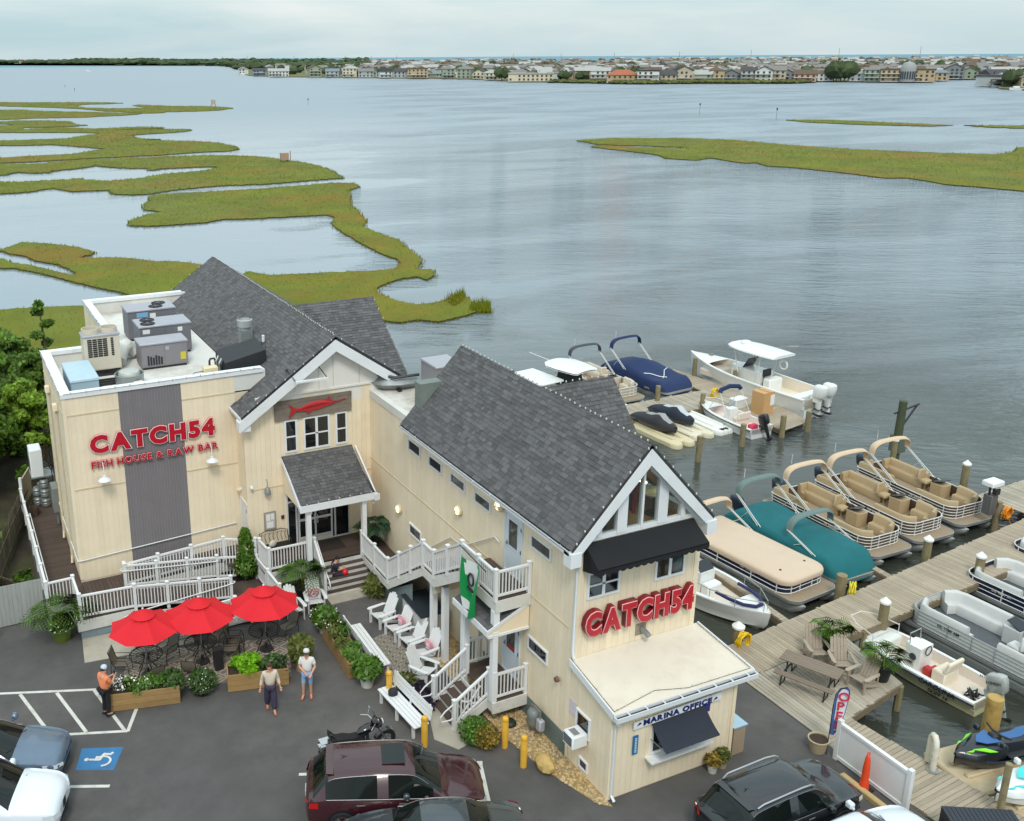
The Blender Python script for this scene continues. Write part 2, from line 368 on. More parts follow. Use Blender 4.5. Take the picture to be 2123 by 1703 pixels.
# ------------------------------------------------------------------ painted markings
paint = M('line_paint',(205,203,196),.8,var=.1,scale=3,dirt=((90,90,90),.6,2.2))
def stripe(name,a,b,w=.11,z=.004,mat=paint):
 a = Vector((a[0],a[1],0)); b = Vector((b[0],b[1],0)); d = (b-a).normalized(); nrm = Vector((-d.y,d.x,0))*w/2
 mb = MB(); mb.prism([tuple((a+nrm)[:2]),tuple((a-nrm)[:2]),tuple((b-nrm)[:2]),tuple((b+nrm)[:2])],0.0,z); return structure(mb.build(name,mat))
for a,b,z in(((-3.0,32.45),(2.95,30.14),.004),((-.5,29.0),(3.5,27.52),.004),((3.5,27.5),(3.97,28.53),.006),((1.76,30.5),(2.33,28.02),.006),((.66,30.93),(1.3,28.4),.006),((2.9,30.1),(3.42,27.6),.006),((1.0,25.95),(2.57,25.25),.004),
    ((7.64,23.39),(8.4,23.05),.004),((12.3,21.74),(12.72,21.56),.004),((12.66,21.6),(11.7,19.1),.006),((-.5,30.95),(-.1,29.0),.006)):
 stripe('parking_line',a,b,z=z)
blue = M('blue_paint',(52,112,160),.8,var=.12,scale=4,dirt=((70,85,100),.5,2.5))
q = [(1.78,26.37),(2.79,25.89),(3.24,26.81),(2.09,27.28)]
mb = MB(); mb.prism(q,0,.004); structure(mb.build('accessible_bay_square',blue))
ux = (Vector((2.79,25.89))-Vector((1.78,26.37))).normalized(); uy = Vector((-ux.y,ux.x)); oc = Vector((2.47,26.6))
def hp(a,b):p = oc+ux*(a*.94)+uy*(b*.94); return (p.x,p.y)
def hbar(mb,a,b,w=.085):
 a = Vector(a); b = Vector(b); d = (b-a).normalized(); n_ = Vector((-d.y,d.x))*w/2
 mb.prism([hp(*(a+n_)),hp(*(a-n_)),hp(*(b-n_)),hp(*(b+n_))],.004,.0072+.0003*len(mb.f)/6)
mb = MB(); mb.prism([hp(-.36+.075*math.cos(t*.6283),-.06+.075*math.sin(t*.6283)) for t in range(10)],.004,.008)
hbar(mb,(-.28,-.06),(.06,-.06)); hbar(mb,(-.06,-.04),(-.06,.1)); hbar(mb,(.05,-.08),(.12,.22)); hbar(mb,(.1,.22),(.34,.2)); hbar(mb,(.32,.18),(.39,.3))
pr = None
for i in range(13):
 t = -2.5+i*4.0/12; p = (.16+.25*math.cos(t+1.0),-.12+.25*math.sin(t+1.0)*.9)
 if pr:hbar(mb,pr,p,.07)
 pr = p
structure(mb.build('wheelchair_symbol',paint))
# ------------------------------------------------------------------ marsh islands (outlines surveyed on the water plane)
MARSH = [
[(0,213),(73,213),(159,213),(220,213),(256,215),(208,217),(171,218),(158,221),(176,224),(245,226),(304,224),(275,220),(289,218),(355,221),(416,221),(465,223),(484,226),(453,230),(404,232),(343,233),(340,235),(294,236),(257,233),(220,232),(171,227),(98,224),(0,221)],
[(0,228.5),(37,228.5),(86,231),(171,233),(245,234.5),(294,236.5),(284,238.5),(245,241),(171,244.5),(86,246),(0,249.5)],
[(0,254),(37,251),(98,251),(144,253),(157,259),(181,261),(157,263),(110,264.5),(96,265),(47,266),(47,269),(103,266),(135,265.5),(196,268),(245,266),(294,264),(338,265),(339,267.5),(270,269),(245,271),(326,269),(389,269),(398,271),(380,274.5),(306,279),(272,282),(282,287),(304,289),(333,290),(294,291.5),(402,294),(448,297),(485,304),(497,310),(478,314),(416,317),(318,323.5),(220,328),(110,334.5),(44,338),(0,339),(0,329),(61,325),(147,321),(220,310),(147,304),(110,301.5),(37,303),(0,303),(0,293),(98,290),(137,288.5),(171,283),(208,277.5),(171,276),(73,276),(0,276),(0,261.5),(29,260.5),(15,258.6),(0,258)],
[(0,343),(86,341),(150,334),(220,331),(343,326),(440,323),(520,325),(570,330),(620,337),(660,345),(690,356),(712,371),(640,376),(560,383),(470,386),(420,390),(360,396),(310,404),(280,406),(235,404),(226,396),(150,399),(110,392),(60,400),(0,404),(0,379),(60,378),(150,373.5),(152,372),(170,372),(172,374),(230,377),(290,371),(340,363),(420,355.5),(452,349.5),(448,347),(390,348.5),(330,352),(322,354),(308,354),(306,350),(250,350),(200,345),(150,352),(105,357),(105,359.5),(60,360.5),(38,358.5),(20,362),(0,366)],
[(344,404),(310,409),(311,419),(297,425),(299,437),(337,442),(308,446),(268,460),(268,470),(322,471),(422,464),(462,457),(537,455),(627,450),(680,448),(695,453),(689,467),(711,485),(744,504),(790,528),(824,540),(831,549),(818,560),(775,565),(683,568),(561,574),(515,566),(440,600),(440,680),(540,720),(700,730),(780,690),(793,668),(827,672),(866,667),(909,671),(958,659),(988,650),(1016,649),(1013,635),(985,635),(965,618),(950,618),(927,624),(897,632),(860,635),(821,627),(784,610),(781,601),(805,589),(836,580),(866,577),(885,583),(900,574),(897,562),(866,562),(874,543),(848,519),(827,500),(790,488),(753,473),(758,461),(744,440),(726,424),(724,397),(744,388),(732,381),(683,381),(647,385),(592,389),(546,393),(440,399)],
[(0,521),(46,505),(100,508),(154,514),(197,525),(190,530),(161,538),(251,537),(322,545),(365,545),(415,552),(440,570),(420,620),(330,640),(251,609),(200,599),(154,588),(90,571),(32,559),(0,559),(0,536),(21,547),(64,553),(118,567),(157,575),(157,568),(125,552),(72,543),(54,534),(21,529)],
[(0,647),(43,643),(100,640),(172,638),(260,640),(330,700),(250,770),(150,745),(60,770),(0,780)],
[(1196,293),(1264,288),(1425,288),(1526,292),(1617,301),(1769,311),(1929,318),(2067,322),(2103,316),(2112,307),(2190,306),(2260,412),(2140,400),(2021,389),(1966,385),(1883,371),(1833,371),(1746,360),(1654,350),(1590,346),(1567,339),(1544,340),(1503,334),(1471,329),(1443,334),(1379,330),(1365,323),(1301,315),(1264,311),(1226,306),(1240,303.5),(1330,307),(1410,309.5),(1420,307.5),(1340,304),(1240,301)],
[(1629,250),(1723,250),(1837,255),(1975,261),(1929,263),(1792,260),(1677,255)],
[(1998,261),(2140,262),(2260,266),(2260,270),(2140,268),(2044,265)],
]
mud = M('marsh_mud',(74,66,32),.95,var=.3,scale=.6)
turf = M('marsh_turf',(98,104,4),.95,var=.3,scale=.12,dirt=((140,92,24),.85,.05),sat=.2)
grassm = M('marsh_grass',(106,114,2),.9,var=.34,scale=.11,isl=.16,dirt=((160,98,16),.85,.05),sat=.2,leaf=.15)
GV = []; GF = []; GN = []
def tufts(P,z,h,w,k=2):
 """blade tufts: k crossing triangles each; h, w arrays"""
 n = len(P)
 if n==0:return
 base = sum(len(v) for v in GV)
 for j in range(k):
  a = RN.random(n)*math.pi*2; dx,dy = np.cos(a)*w/2,np.sin(a)*w/2; lean = (RN.random((n,2))-.5)*h[:,None]*.7; V = np.zeros((n,3,3))
  V[:,0,0] = P[:,0]-dx; V[:,0,1] = P[:,1]-dy; V[:,1,0] = P[:,0]+dx; V[:,1,1] = P[:,1]+dy; V[:,2,0] = P[:,0]+lean[:,0]; V[:,2,1] = P[:,1]+lean[:,1]
  V[:,:2,2] = z; V[:,2,2] = z+h*(.75+.5*RN.random(n))
  GV.append(V.reshape(-1,3)); GF.append((base+np.arange(n*3)).reshape(-1,3)); base+=n*3
  N_ = np.zeros((n,3,3)); N_[:,:,2] = 1; N_[:,:,:2] = ((RN.random((n,2))-.5)*.7)[:,None,:]; N_/=np.linalg.norm(N_,axis=2,keepdims=True); GN.append(N_.reshape(-1,3))
def ragged(px,step=5.0,amp=1.3):
 out_ = []; n = len(px)
 for i in range(n):
  a = Vector(px[i]); b = Vector(px[(i+1)%n]); L = (b-a).length; m = max(1,int(L/step))
  edge = (a.x<=0 and b.x<=0)
  for j in range(m):
   t = j/m; p = a+(b-a)*t
   if j and not edge:p+=Vector((random.uniform(-amp,amp),random.uniform(-amp,amp)*.45))
   out_.append(p)
 return out_
for k,pxs in enumerate(MARSH):
 far = min(p[1]for p in pxs)<300 and k<9
 W = [at(max(p.x,-60) if p.x>0 else-70,p.y,WZ) for p in ragged(pxs,6.0 if not far else 9.0,1.6 if not far else.8)]
 poly = [(p.x,p.y) for p in W]; d0 = np.mean([math.hypot(*p) for p in poly])
 mb = MB(); mb.prism(poly,WZ-.6,WZ+.16+.004*k); mb.mi = [1]+[0]+[1]*len(poly)
 structure(mb.build('marsh_island',[turf,mud]))
 a = np.array(poly); area = (a[:,0].max()-a[:,0].min())*(a[:,1].max()-a[:,1].min())
 P = scatter(poly,min(area*13,320000)); d = np.hypot(P[:,0],P[:,1]); dens = min(area*13,320000)/area
 keep = RN.random(len(P))<np.clip(13.0*(75/d)**1.7,.05,13)/dens; P = P[keep]; d = d[keep]
 sc_ = np.clip((d/75)**.75,1,3.5)
 tufts(P,WZ+.1,(.07+.10*RN.random(len(P)))*np.clip(sc_**.6,1,2.0),.085*sc_)
 E_ = []
 for i in range(len(poly)):
  x1,y1 = poly[i]; x2,y2 = poly[(i+1)%len(poly)]; L = math.hypot(x2-x1,y2-y1); dd = math.hypot(x1,y1)
  if math.atan2(x1,y1)<rad(-14) or math.atan2(x1,y1)>rad(60):continue
  for j in range(int(min(L*9*max(.2,75/dd),400))):t = random.random(); E_.append((x1+(x2-x1)*t+random.uniform(-.35,.35),y1+(y2-y1)*t+random.uniform(-.35,.35)))
 if E_:
  E_ = np.array(E_); d = np.hypot(E_[:,0],E_[:,1]); s2 = np.clip((d/75)**.75,1,3.0); tufts(E_,WZ-.02,(.16+.18*RN.random(len(E_)))*np.clip(s2**.5,1,1.6),.08*s2)
P = np.concatenate([scatter([tuple(at(u,v,WZ)[:2]) for u,v in q],n) for q,n in(([(975,650),(1018,652),(1016,632),(980,630)],500),([(920,628),(960,606),(970,625),(940,640)],500))])
tufts(P,WZ,.4+.45*RN.random(len(P)),np.full(len(P),.09))
o = link('marsh_grass',raw_mesh('marsh_grass',np.concatenate(GV),np.concatenate(GF),grassm,np.concatenate(GN))); o['kind'] = 'stuff'
GV.clear(); GF.clear(); GN.clear()
# ------------------------------------------------------------------ shared building materials
cream = M('cream_siding',(235,219,191),.75,var=.05,scale=1.2,bump=.1,bscale=60,isl=.035,dirt=((208,190,162),.35,.7))
creamo = M('cream_board',(235,219,191),.75,var=.05,scale=1.2,bump=.1,bscale=60,obj=.035,dirt=((208,190,162),.35,.9))
creamw = M('cream_wall',(214,198,172),.8,var=.06,scale=1.0,dirt=((180,160,122),.4,.7))
white = M('white_paint',(226,228,230),.55,var=.03,scale=2,dirt=((190,188,182),.3,1.4))
vinyl = M('white_vinyl',(222,222,222),.45,var=.03,scale=2)
greyst = M('grey_stripe_board',(120,116,119),.7,var=.05,scale=1.5,isl=.03)
glass = M('window_glass',(18,22,26),.04,var=.25,scale=1.6,spec=.9)
glassb = M('window_glass_blind',(70,70,66),.07,var=.4,scale=5,spec=.8,stretch=(3,3,.6))
shing = M('shingle',(90,89,90),.95,var=.16,scale=9,isl=.27,bump=.3,bscale=120)
shingo = M('shingle_piece',(90,89,90),.95,var=.16,scale=9,obj=.27,bump=.3,bscale=120)
roofdeck = M('roof_underlay',(52,52,55),.95,var=.1)
membrane = M('roof_membrane',(214,212,206),.8,var=.06,scale=.8,dirt=((170,160,146),.55,.45))
tanroof = M('tan_membrane',(216,206,190),.85,var=.05,scale=.9,dirt=((170,150,126),.35,.8))
gutterm = M('gutter_white',(214,217,220),.4,var=.03)
darkm = M('dark_metal',(38,38,40),.5,var=.1)
fndn = M('foundation_block',(104,116,112),.9,var=.12,scale=2)
bulbm = M('clear_bulb',(206,206,200),.25,var=.1)
wirem = M('dark_wire',(40,44,40),.7)
redl = M('sign_red',(186,20,38),.35,var=.04,coat=.3)
reds = M('sign_red_side',(120,14,26),.45,var=.1)
whl = M('sign_white_edge',(236,226,226),.4,var=.02)
blackf = M('black_canvas',(20,21,25),.85,var=.15,scale=3,bump=.3,bscale=200)
gal = M('galvanised',(150,156,156),.45,metal=.55,var=.15,scale=4,dirt=((110,108,98),.4,3))
CAMV = Vector((0,0,CAMZ))
def siding(parent,a,b,zt,z0,out,pitch=.2,mat=cream,indiv=False,name='siding',gap=.007,th=.009,mat1=None):
 """vertical boards along the wall line a->b (xy), top zt(u) or number, standing `th` proud of the wall"""
 a = Vector((a[0],a[1],0)); b = Vector((b[0],b[1],0)); d = b-a; L = d.length; d.normalize(); o = Vector((out[0],out[1],0))*th
 n = max(1,int(round(L/pitch))); p = L/n; f = zt if callable(zt) else(lambda u:zt)
 mb = MB()
 for i in range(n):
  u0 = i*p+gap/2; u1 = (i+1)*p-gap/2; q0 = a+d*u0; q1 = a+d*u1; m = mb if not indiv else MB(); j = random.uniform(0,.003)
  oo = o*(1+j*60)
  pts = [(q0.x,q0.y,z0),(q1.x,q1.y,z0),(q1.x,q1.y,f(u1)),(q0.x,q0.y,f(u0))]
  m.poly3(pts,oo)
  if indiv:m.build('siding_board',mat1 or creamo,parent)
 if not indiv:mb.build(name,mat,parent)['kind'] = 'stuff'
def shingles(parent,A,U,V,ulen,vlen,keep=None,indiv=None,expo=.145,wid=.30,mat=shing,label=None):
 """courses of shingles on the plane A + u*U + v*V (U along eave, V up the slope)"""
 A = Vector(A); U = Vector(U).normalized(); V = Vector(V).normalized(); N = U.cross(V)
 if N.z<0:N = -N
 items = []
 rows = int(vlen/expo)
 for r in range(rows+1):
  v0 = r*expo; u = -random.random()*wid
  while u<ulen:
   w = random.choice((.16,.2,.26,.32,.38)) if wid>.25 else random.choice((.13,.17,.2,.25))
   u0 = max(u,0); u1 = min(u+w-.008,ulen); u+=w
   if u1-u0<.03:continue
   v1 = min(v0+expo*1.15,vlen)
   if v1-v0<.03:continue
   c = ((u0+u1)/2,v0+expo*.5)
   if keep and not keep(*c):continue
   items.append((u0,u1,v0,v1,random.choice((.006,.006,.011,.016))))
 def geo(mb,it):
  u0,u1,v0,v1,h = it
  p = [A+U*u0+V*v0,A+U*u1+V*v0,A+U*u1+V*v1,A+U*u0+V*v1]
  up = N*(h+.012); lo = N*.002
  mb.add([tuple(q) for q in(p[0]+lo,p[1]+lo,p[0]+up,p[1]+up,p[2]+N*.006,p[3]+N*.006)],[(0,1,3,2),(2,3,4,5),(1,4,3),(0,2,5)])
 items.sort(key=lambda it:(A+U*it[0]+V*it[2]-CAMV).length)
 k = min(indiv or 0,len(items))
 for it in items[:k]:
  mb = MB(); geo(mb,it); mb.build('shingle',shingo,parent)
 if len(items)>k:
  mb = MB()
  for it in items[k:]:geo(mb,it)
  mb.build('shingle_field',mat,parent)['kind'] = 'stuff'
def slab(parent,pts,th=.1,mat=roofdeck,name='roof'):
 """roof plane: polygon thickened downwards"""
 a,b,c = Vector(pts[0]),Vector(pts[1]),Vector(pts[2]); n = (b-a).cross(c-a).normalized()
 if n.z<0:n = -n
 mb = MB(); mb.poly3([tuple(p) for p in pts],tuple(-n*th)); return sub(parent,mb.build(name,mat,parent))
class Face:
 """a wall plane: origin xy, direction along it, outward normal"""
 def __init__(s,o,d,n):s.o = Vector((o[0],o[1],0)); s.d = Vector((d[0],d[1],0)); s.n = Vector((n[0],n[1],0))
 def P(s,u,z,k=0.0):p = s.o+s.d*u+s.n*k; return (p.x,p.y,z)
 def blk(s,mb,u0,u1,z0,z1,k0,k1):
  mb.poly3([s.P(u0,z0,k0),s.P(u1,z0,k0),s.P(u1,z1,k0),s.P(u0,z1,k0)],tuple(s.n*(k1-k0))); return mb
 def frame(s,mb,u0,u1,z0,z1,w,k0,k1):
  s.blk(mb,u0,u1,z1-w,z1,k0,k1); s.blk(mb,u0,u1,z0,z0+w,k0,k1); s.blk(mb,u0,u0+w,z0+w,z1-w,k0,k1); s.blk(mb,u1-w,u1,z0+w,z1-w,k0,k1); return mb
def window(par,F,u0,u1,z0,z1,w=.07,div=None,mul=None,gm=glass,fm=None):
 """framed window standing proud of the boards; div = heights of sash bars, mul = places of mullions"""
 mb = MB(); F.frame(mb,u0,u1,z0,z1,w,.0,.055)
 for z in div or():F.blk(mb,u0+w,u1-w,z-.025,z+.025,.0,.05)
 for u in mul or():F.blk(mb,u-.05,u+.05,z0+w,z1-w,.0,.05)
 f = sub(par,mb.build('window',fm or white,par))
 us = [u0+w]+[x for u in(mul or()) for x in(u-.05,u+.05)]+[u1-w]; zs = [z0+w]+[x for z in(div or()) for x in(z-.025,z+.025)]+[z1-w]
 for i in range(0,len(us),2):
  for j in range(0,len(zs),2):
   mb = MB(); F.blk(mb,us[i],us[i+1],zs[j],zs[j+1],.0,.022); mb.build('pane',gm,f)
 return f
def door(par,F,u0,u1,z0,z1,gz0=None,gz1=None,mat=None,hu=None,gm=glassb):
 dm = mat or M('door_paint',(206,214,220),.45,var=.03)
 mb = MB(); F.frame(mb,u0-.07,u1+.07,z0,z1+.07,.07,.0,.05); F.blk(mb,u0,u1,z0,z1,.0,.032)
 d = sub(par,mb.build('door',dm,par))
 if gz0:mb = MB(); F.frame(mb,u0+.16,u1-.16,gz0,gz1,.04,.03,.05); mb.build('door_light_frame',dm,d); mb = MB(); F.blk(mb,u0+.2,u1-.2,gz0+.04,gz1-.04,.03,.04); mb.build('pane',gm,d)
 hu = hu if hu is not None else u0+.1
 mb = MB(); mb.tube([F.P(hu,z0+1.0,.03),F.P(hu,z0+1.0,.1),F.P(hu+.1,z0+1.0,.1)],.014,6); F.blk(mb,hu-.03,hu+.03,z0+.93,z0+1.07,.03,.045); mb.build('handle',M('brushed_metal',(150,150,150),.35,metal=.8),d)
 mb = MB()
 for z in(z0+.25,z0+1.0,z1-.25):F.blk(mb,u1-.01,u1+.03,z-.06,z+.06,.045,.06)
 mb.build('hinge',darkm,d)
 return d
def bulbs(name,label,pts,step=.3,r=.024,group='bulb strings along the roof edges'):
 """a string of bulbs along a polyline: wire plus bulbs"""
 t = thing(name,label,'string lights',pts[0],0,group,world=True)
 mw = MB(); mw.tube(pts,.008,4); mw.build('wire',wirem,t)
 mb = MB()
 for a,b in zip(pts[:-1],pts[1:]):
  a = Vector(a); b = Vector(b); n = max(1,int((b-a).length/step))
  for i in range(n):
   p = a+(b-a)*((i+.5)/n)+Vector((random.uniform(-.02,.02),random.uniform(-.02,.02),random.uniform(-.01,.02)))
   mb.ball((p.x,p.y,p.z+r*.9),r,6,4,(1,1,1.5))
 mb.build('bulb',bulbm,t)['kind'] = 'stuff'; return t
# ================================================================== the restaurant: sign block and gabled entrance hall
RB = thing('restaurant_building','cream restaurant hall with grey stripe on its blank front, flat roof and steep gabled entrance','building',(9,40,0),world=True)
mb = MB(); mb.prism([(3.46,36.15),(11.6,36.15),(11.6,51),(6.4,51),(6.4,42.4),(3.46,42.4)],0,7.55); mb.build('wall',creamw,RB)
mb = MB(); mb.prism([(9.83,35.05),(17.2,35.05),(17.2,52.2),(11.62,52.2),(11.62,36.2),(9.83,36.2)],0,6.88); mb.build('wall',creamw,RB)
mb = MB(); mb.box(17.2,37.1,0,17.4,44,6.9); mb.build('wall',creamw,RB)
Ff = Face((3.46,36.15),(1,0),(0,-1)); Fl = Face((3.46,42.4),(0,-1),(-1,0)); Fe = Face((9.83,35.05),(1,0),(0,-1)); Fs = Face((9.83,36.15),(0,-1),(-1,0)); Fj = Face((6.4,51),(0,-1),(-1,0))
for u0,u1,m,nm in((0,1.97,cream,'siding'),(1.97,4.30,greyst,'grey_stripe'),(4.30,6.37,cream,'siding')):
 siding(RB,Ff.P(u0,0)[:2],Ff.P(u1,0)[:2],8.2,.86,(0,-1),.11 if m is greyst else.2,m,name=nm,gap=.005,th=.006)
siding(RB,Fl.P(0,0)[:2],Fl.P(6.25,0)[:2],8.2,.0,(-1,0)); siding(RB,Fj.P(0,0)[:2],Fj.P(8.6,0)[:2],8.2,0,(-1,0))
siding(RB,Fe.P(0,0)[:2],Fe.P(5.25,0)[:2],lambda u:min(7.52,9.66-.696*abs(13.5-9.83-u)-.16),.0,(0,-1)); siding(RB,Fs.P(0,0)[:2],Fs.P(1.1,0)[:2],6.95,.0,(-1,0))
mb = MB()
for z in(4.59,7.52):
 Ff.blk(mb,0,1.97,z-.025,z+.025,.012,.026); Ff.blk(mb,4.30,6.37,z-.025,z+.025,.012,.026); Fl.blk(mb,0,6.25,z-.025,z+.025,.012,.026)
Fe.blk(mb,0,5.25,3.75,3.8,.012,.026)
mb.build('joint_trim',M('cream_trim',(212,194,158),.75,var=.05),RB,split=True)
mb = MB(); Fl.blk(mb,6.13,6.262,.9,8.2,.016,.03); Ff.blk(mb,-.03,.1,.9,8.2,.016,.03); Fe.blk(mb,-.03,.1,1.05,6.9,.016,.03); mb.build('corner_board',cream,RB,split=True)
mb = MB()
for x0,y0,x1,y1 in((3.46,36.15,11.1,36.4),(3.46,36.4,3.71,42.4),(3.71,42.15,6.4,42.4),(6.4,42.15,6.65,51),(6.65,50.75,11.5,51)):mb.box(x0,y0,7.5,x1,y1,8.28)
mb.build('parapet',membrane,RB)
mb = MB()
for x0,y0,x1,y1 in((3.40,36.09,11.0,36.46),(3.40,36.46,3.77,42.46),(3.77,42.09,6.4,42.46),(6.34,42.46,6.71,51.06),(6.71,50.69,11.3,51.06)):mb.box(x0,y0,8.2,x1,y1,8.36)
mb.build('coping',M('white_coping',(228,230,232),.5,var=.03,dirt=((176,176,170),.35,2)),RB)
mb = MB(); mb.box(3.7,36.4,7.54,11.3,42.15,7.6); mb.box(6.65,42.15,7.54,11.3,50.7,7.6); mb.build('flat_roof',M('flat_roof_membrane',(214,212,206),.8,var=.06,scale=.8,dirt=((140,128,112),.85,.30)),RB)
RX,RZ,SL = 13.5,9.66,.696
def zl(x):return RZ-SL*abs(RX-x)
slab(RB,[(9.62,34.65,zl(9.62)),(RX,34.65,RZ),(RX,52.5,RZ),(10.1,52.5,zl(10.1)),(10.1,36.1,zl(10.1)),(9.62,36.1,zl(9.62))])
rs = sub(RB,slab(RB,[(RX,34.65,RZ),(17.3,34.65,zl(17.3)),(17.3,52.5,zl(17.3)),(RX,52.5,RZ)]))
cr_ = [(13.62,40.5,9.58),(17.6,40.5,9.58),(17.6,36.8,9.58-.72*3.7),(13.62,36.8,9.58-.72*3.7)]
slab(RB,cr_); slab(RB,[(13.62,40.5,9.58),(17.6,40.5,9.58),(17.6,44.2,9.58-.72*3.7),(13.62,44.2,9.58-.72*3.7)])
vl = math.hypot(RX-9.62,RZ-zl(9.62)); vv = (RX-9.62,0,RZ-zl(9.62))
def keepL(u,v):
 x = 9.62+v/vl*(RX-9.62); return (34.65+u<36.12) or x>10.55
shingles(RB,(9.62,34.65,zl(9.62)+.002),(0,1,0),vv,17.85,vl,keepL,indiv=300)
vr = math.hypot(17.3-RX,RZ-zl(17.3))
shingles(RB,(17.3,34.65,zl(17.3)+.002),(0,1,0),(RX-17.3,0,RZ-zl(17.3)),17.85,vr)
shingles(RB,(13.9,36.8,9.58-.72*3.7+.002),(1,0,0),(0,3.7,.72*3.7),3.7,math.hypot(3.7,.72*3.7))
mb = MB()
for i in range(70):
 y = 34.65+i*.255; mb.add([(RX-.13,y,RZ-.07),(RX,y,RZ+.025),(RX+.13,y,RZ-.07),(RX-.13,y+.26,RZ-.085),(RX,y+.26,RZ+.012),(RX+.13,y+.26,RZ-.085)],[(0,1,4,3),(1,2,5,4),(0,2,1)])
for i in range(16):
 x = 13.62+i*.25; mb.add([(x,40.37,9.5),(x,40.5,9.605),(x,40.63,9.5),(x+.25,40.37,9.49),(x+.25,40.5,9.595),(x+.25,40.63,9.49)],[(0,3,4,1),(1,4,5,2),(0,1,2)])
mb.build('ridge_cap',shing,RB)['kind'] = 'stuff'
mb = MB()
for sx,xe in((-1,9.55),(1,17.3)):
 mb.poly3([(RX,34.6,RZ-.10),(xe,34.6,zl(xe)-.10),(xe,34.6,zl(xe)-.52),(RX,34.6,RZ-.56)],(0,.05,0))
 mb.poly3([(RX,34.65,RZ-.24),(xe,34.65,zl(xe)-.24),(xe,35.0,zl(xe)-.24),(RX,35.0,RZ-.24)],(0,0,.03))
mb.poly3([(9.52,34.65,zl(9.52)-.5),(9.98,34.65,zl(9.52)-.5),(9.98,34.65,zl(9.98)-.11),(9.52,34.65,zl(9.52)-.11)],(0,.38,0))
mb.build('rake_board',white,RB)
mb = MB(); mb.poly3([(9.62,34.67,zl(9.62)-.11),(9.62,36.12,zl(9.62)-.11),(9.62,36.12,zl(9.62)+.01),(9.62,34.67,zl(9.62)+.01)],(-.05,0,0)); mb.build('eave_fascia',white,RB)
panw = M('gable_panel',(226,222,214),.65,var=.03)
xs = [10.35,11.9,12.9,13.5,14.6,15.9,16.9]
for x0,x1 in zip(xs[:-1],xs[1:]):
 mb = MB(); z0 = 7.5; top = lambda x:max(zl(x)-.28,z0+.02)
 mb.poly3([(x0+.008,35.03,z0),(x1-.008,35.03,z0),(x1-.008,35.03,top(x1-.008)),(x0+.008,35.03,top(x0+.008))],(0,-.03,0)); mb.build('gable_panel',panw,RB)
mb = MB(); mb.box(10.3,34.98,7.46,15.1,35.03,7.54); mb.poly3([(10.2,35.04,6.9),(16.9,35.04,6.9),(RX,35.04,9.4)],(0,.2,0)); mb.build('gable_backing',panw,RB)
for u0,u1,mul in((1.59,2.11,None),(2.37,3.47,(2.92,)),(3.72,4.22,None)):window(RB,Fe,u0,u1,5.1,6.46,.07,(5.75,),mul)
alu = M('door_frame_aluminium',(210,212,214),.4,var=.03)
mb = MB(); Fe.frame(mb,1.55,4.25,1.06,3.4,.06,.0,.05)
for u in(1.95,2.05,2.75,3.45,3.6):Fe.blk(mb,u-.035,u+.035,1.06,3.34,.0,.055)
for z in(1.3,2.1,2.95):Fe.blk(mb,2.05,3.45,z-.05,z+.05,.0,.05)
Fe.blk(mb,1.61,1.95,2.95,3.02,.0,.05)
en = sub(RB,mb.build('entrance_door',alu,RB))
for u0,u1,z0,z1 in((1.61,1.92,1.12,3.34),(1.98,2.02,1.12,3.34),(2.08,2.72,1.35,2.05),(2.08,2.72,2.15,2.9),(2.78,3.42,1.35,2.05),(2.78,3.42,2.15,2.9),(2.08,3.42,3.0,3.34),(3.48,3.57,1.12,3.34),(3.63,4.19,1.12,3.34)):
 mb = MB(); Fe.blk(mb,u0,u1,z0,z1,.0,.025); mb.build('pane',glass,en)
for u in(2.68,2.82):mb = MB(); mb.tube([Fe.P(u,1.9,.05),Fe.P(u,1.9,.12),Fe.P(u,2.25,.12),Fe.P(u,2.25,.05)],.015,6); mb.build('pull_handle',alu,en)
mb = MB(); Fe.blk(mb,3.75,3.95,2.7,2.82,.026,.034); mb.build('door_notice',M('paper',(228,228,224),.7),en)
door(RB,Fs,.16,.96,1.06,3.12,mat=M('white_door',(222,220,218),.5,var=.03),hu=.82)
PT = [(11.26,35.03,4.98),(14.1,35.03,4.98),(14.35,33.0,3.72),(11.35,33.0,3.72)]
slab(RB,[PT[3],PT[2],PT[1],PT[0]],.12)
vlen = math.hypot(2.03,1.26); shingles(RB,(11.28,33.0,3.725),(1,0,0),(0,2.03,1.26),2.95,vlen,indiv=0,wid=.2)
mb = MB(); mb.box(11.26,32.92,3.44,14.42,33.02,3.7); mb.poly3([(11.24,32.95,3.62),(11.24,35.03,4.92),(11.24,35.03,4.72),(11.24,32.95,3.42)],(.06,0,0)); mb.poly3([(14.36,32.95,3.62),(14.36,35.03,4.92),(14.36,35.03,4.72),(14.36,32.95,3.42)],(.06,0,0)); mb.build('porch_fascia',white,RB)
mb = MB(); mb.poly3([(11.32,33.05,3.5),(11.32,35.0,3.5),(11.32,35.0,4.85)],(.05,0,0)); mb.poly3([(14.3,33.05,3.5),(14.3,35.0,3.5),(14.3,35.0,4.85)],(-.05,0,0)); mb.box(11.32,33.06,3.45,14.3,35.0,3.49); mb.build('porch_gable_side',cream,RB)
for x in(11.62,13.92):
 mb = MB(); mb.box(x-.09,33.05,1.05,x+.09,33.23,3.46); mb.box(x-.12,33.02,1.05,x+.12,33.26,1.2); mb.box(x-.12,33.02,3.3,x+.12,33.26,3.46); mb.build('porch_post',white,RB)
mb = MB(); mb.box(14.28,32.86,3.4,14.5,32.92,3.66); mb.tube([(14.4,32.9,3.5),(14.4,32.98,3.3),(14.3,33.1,3.2)],.04,6); mb.build('gutter_end',gutterm,RB)
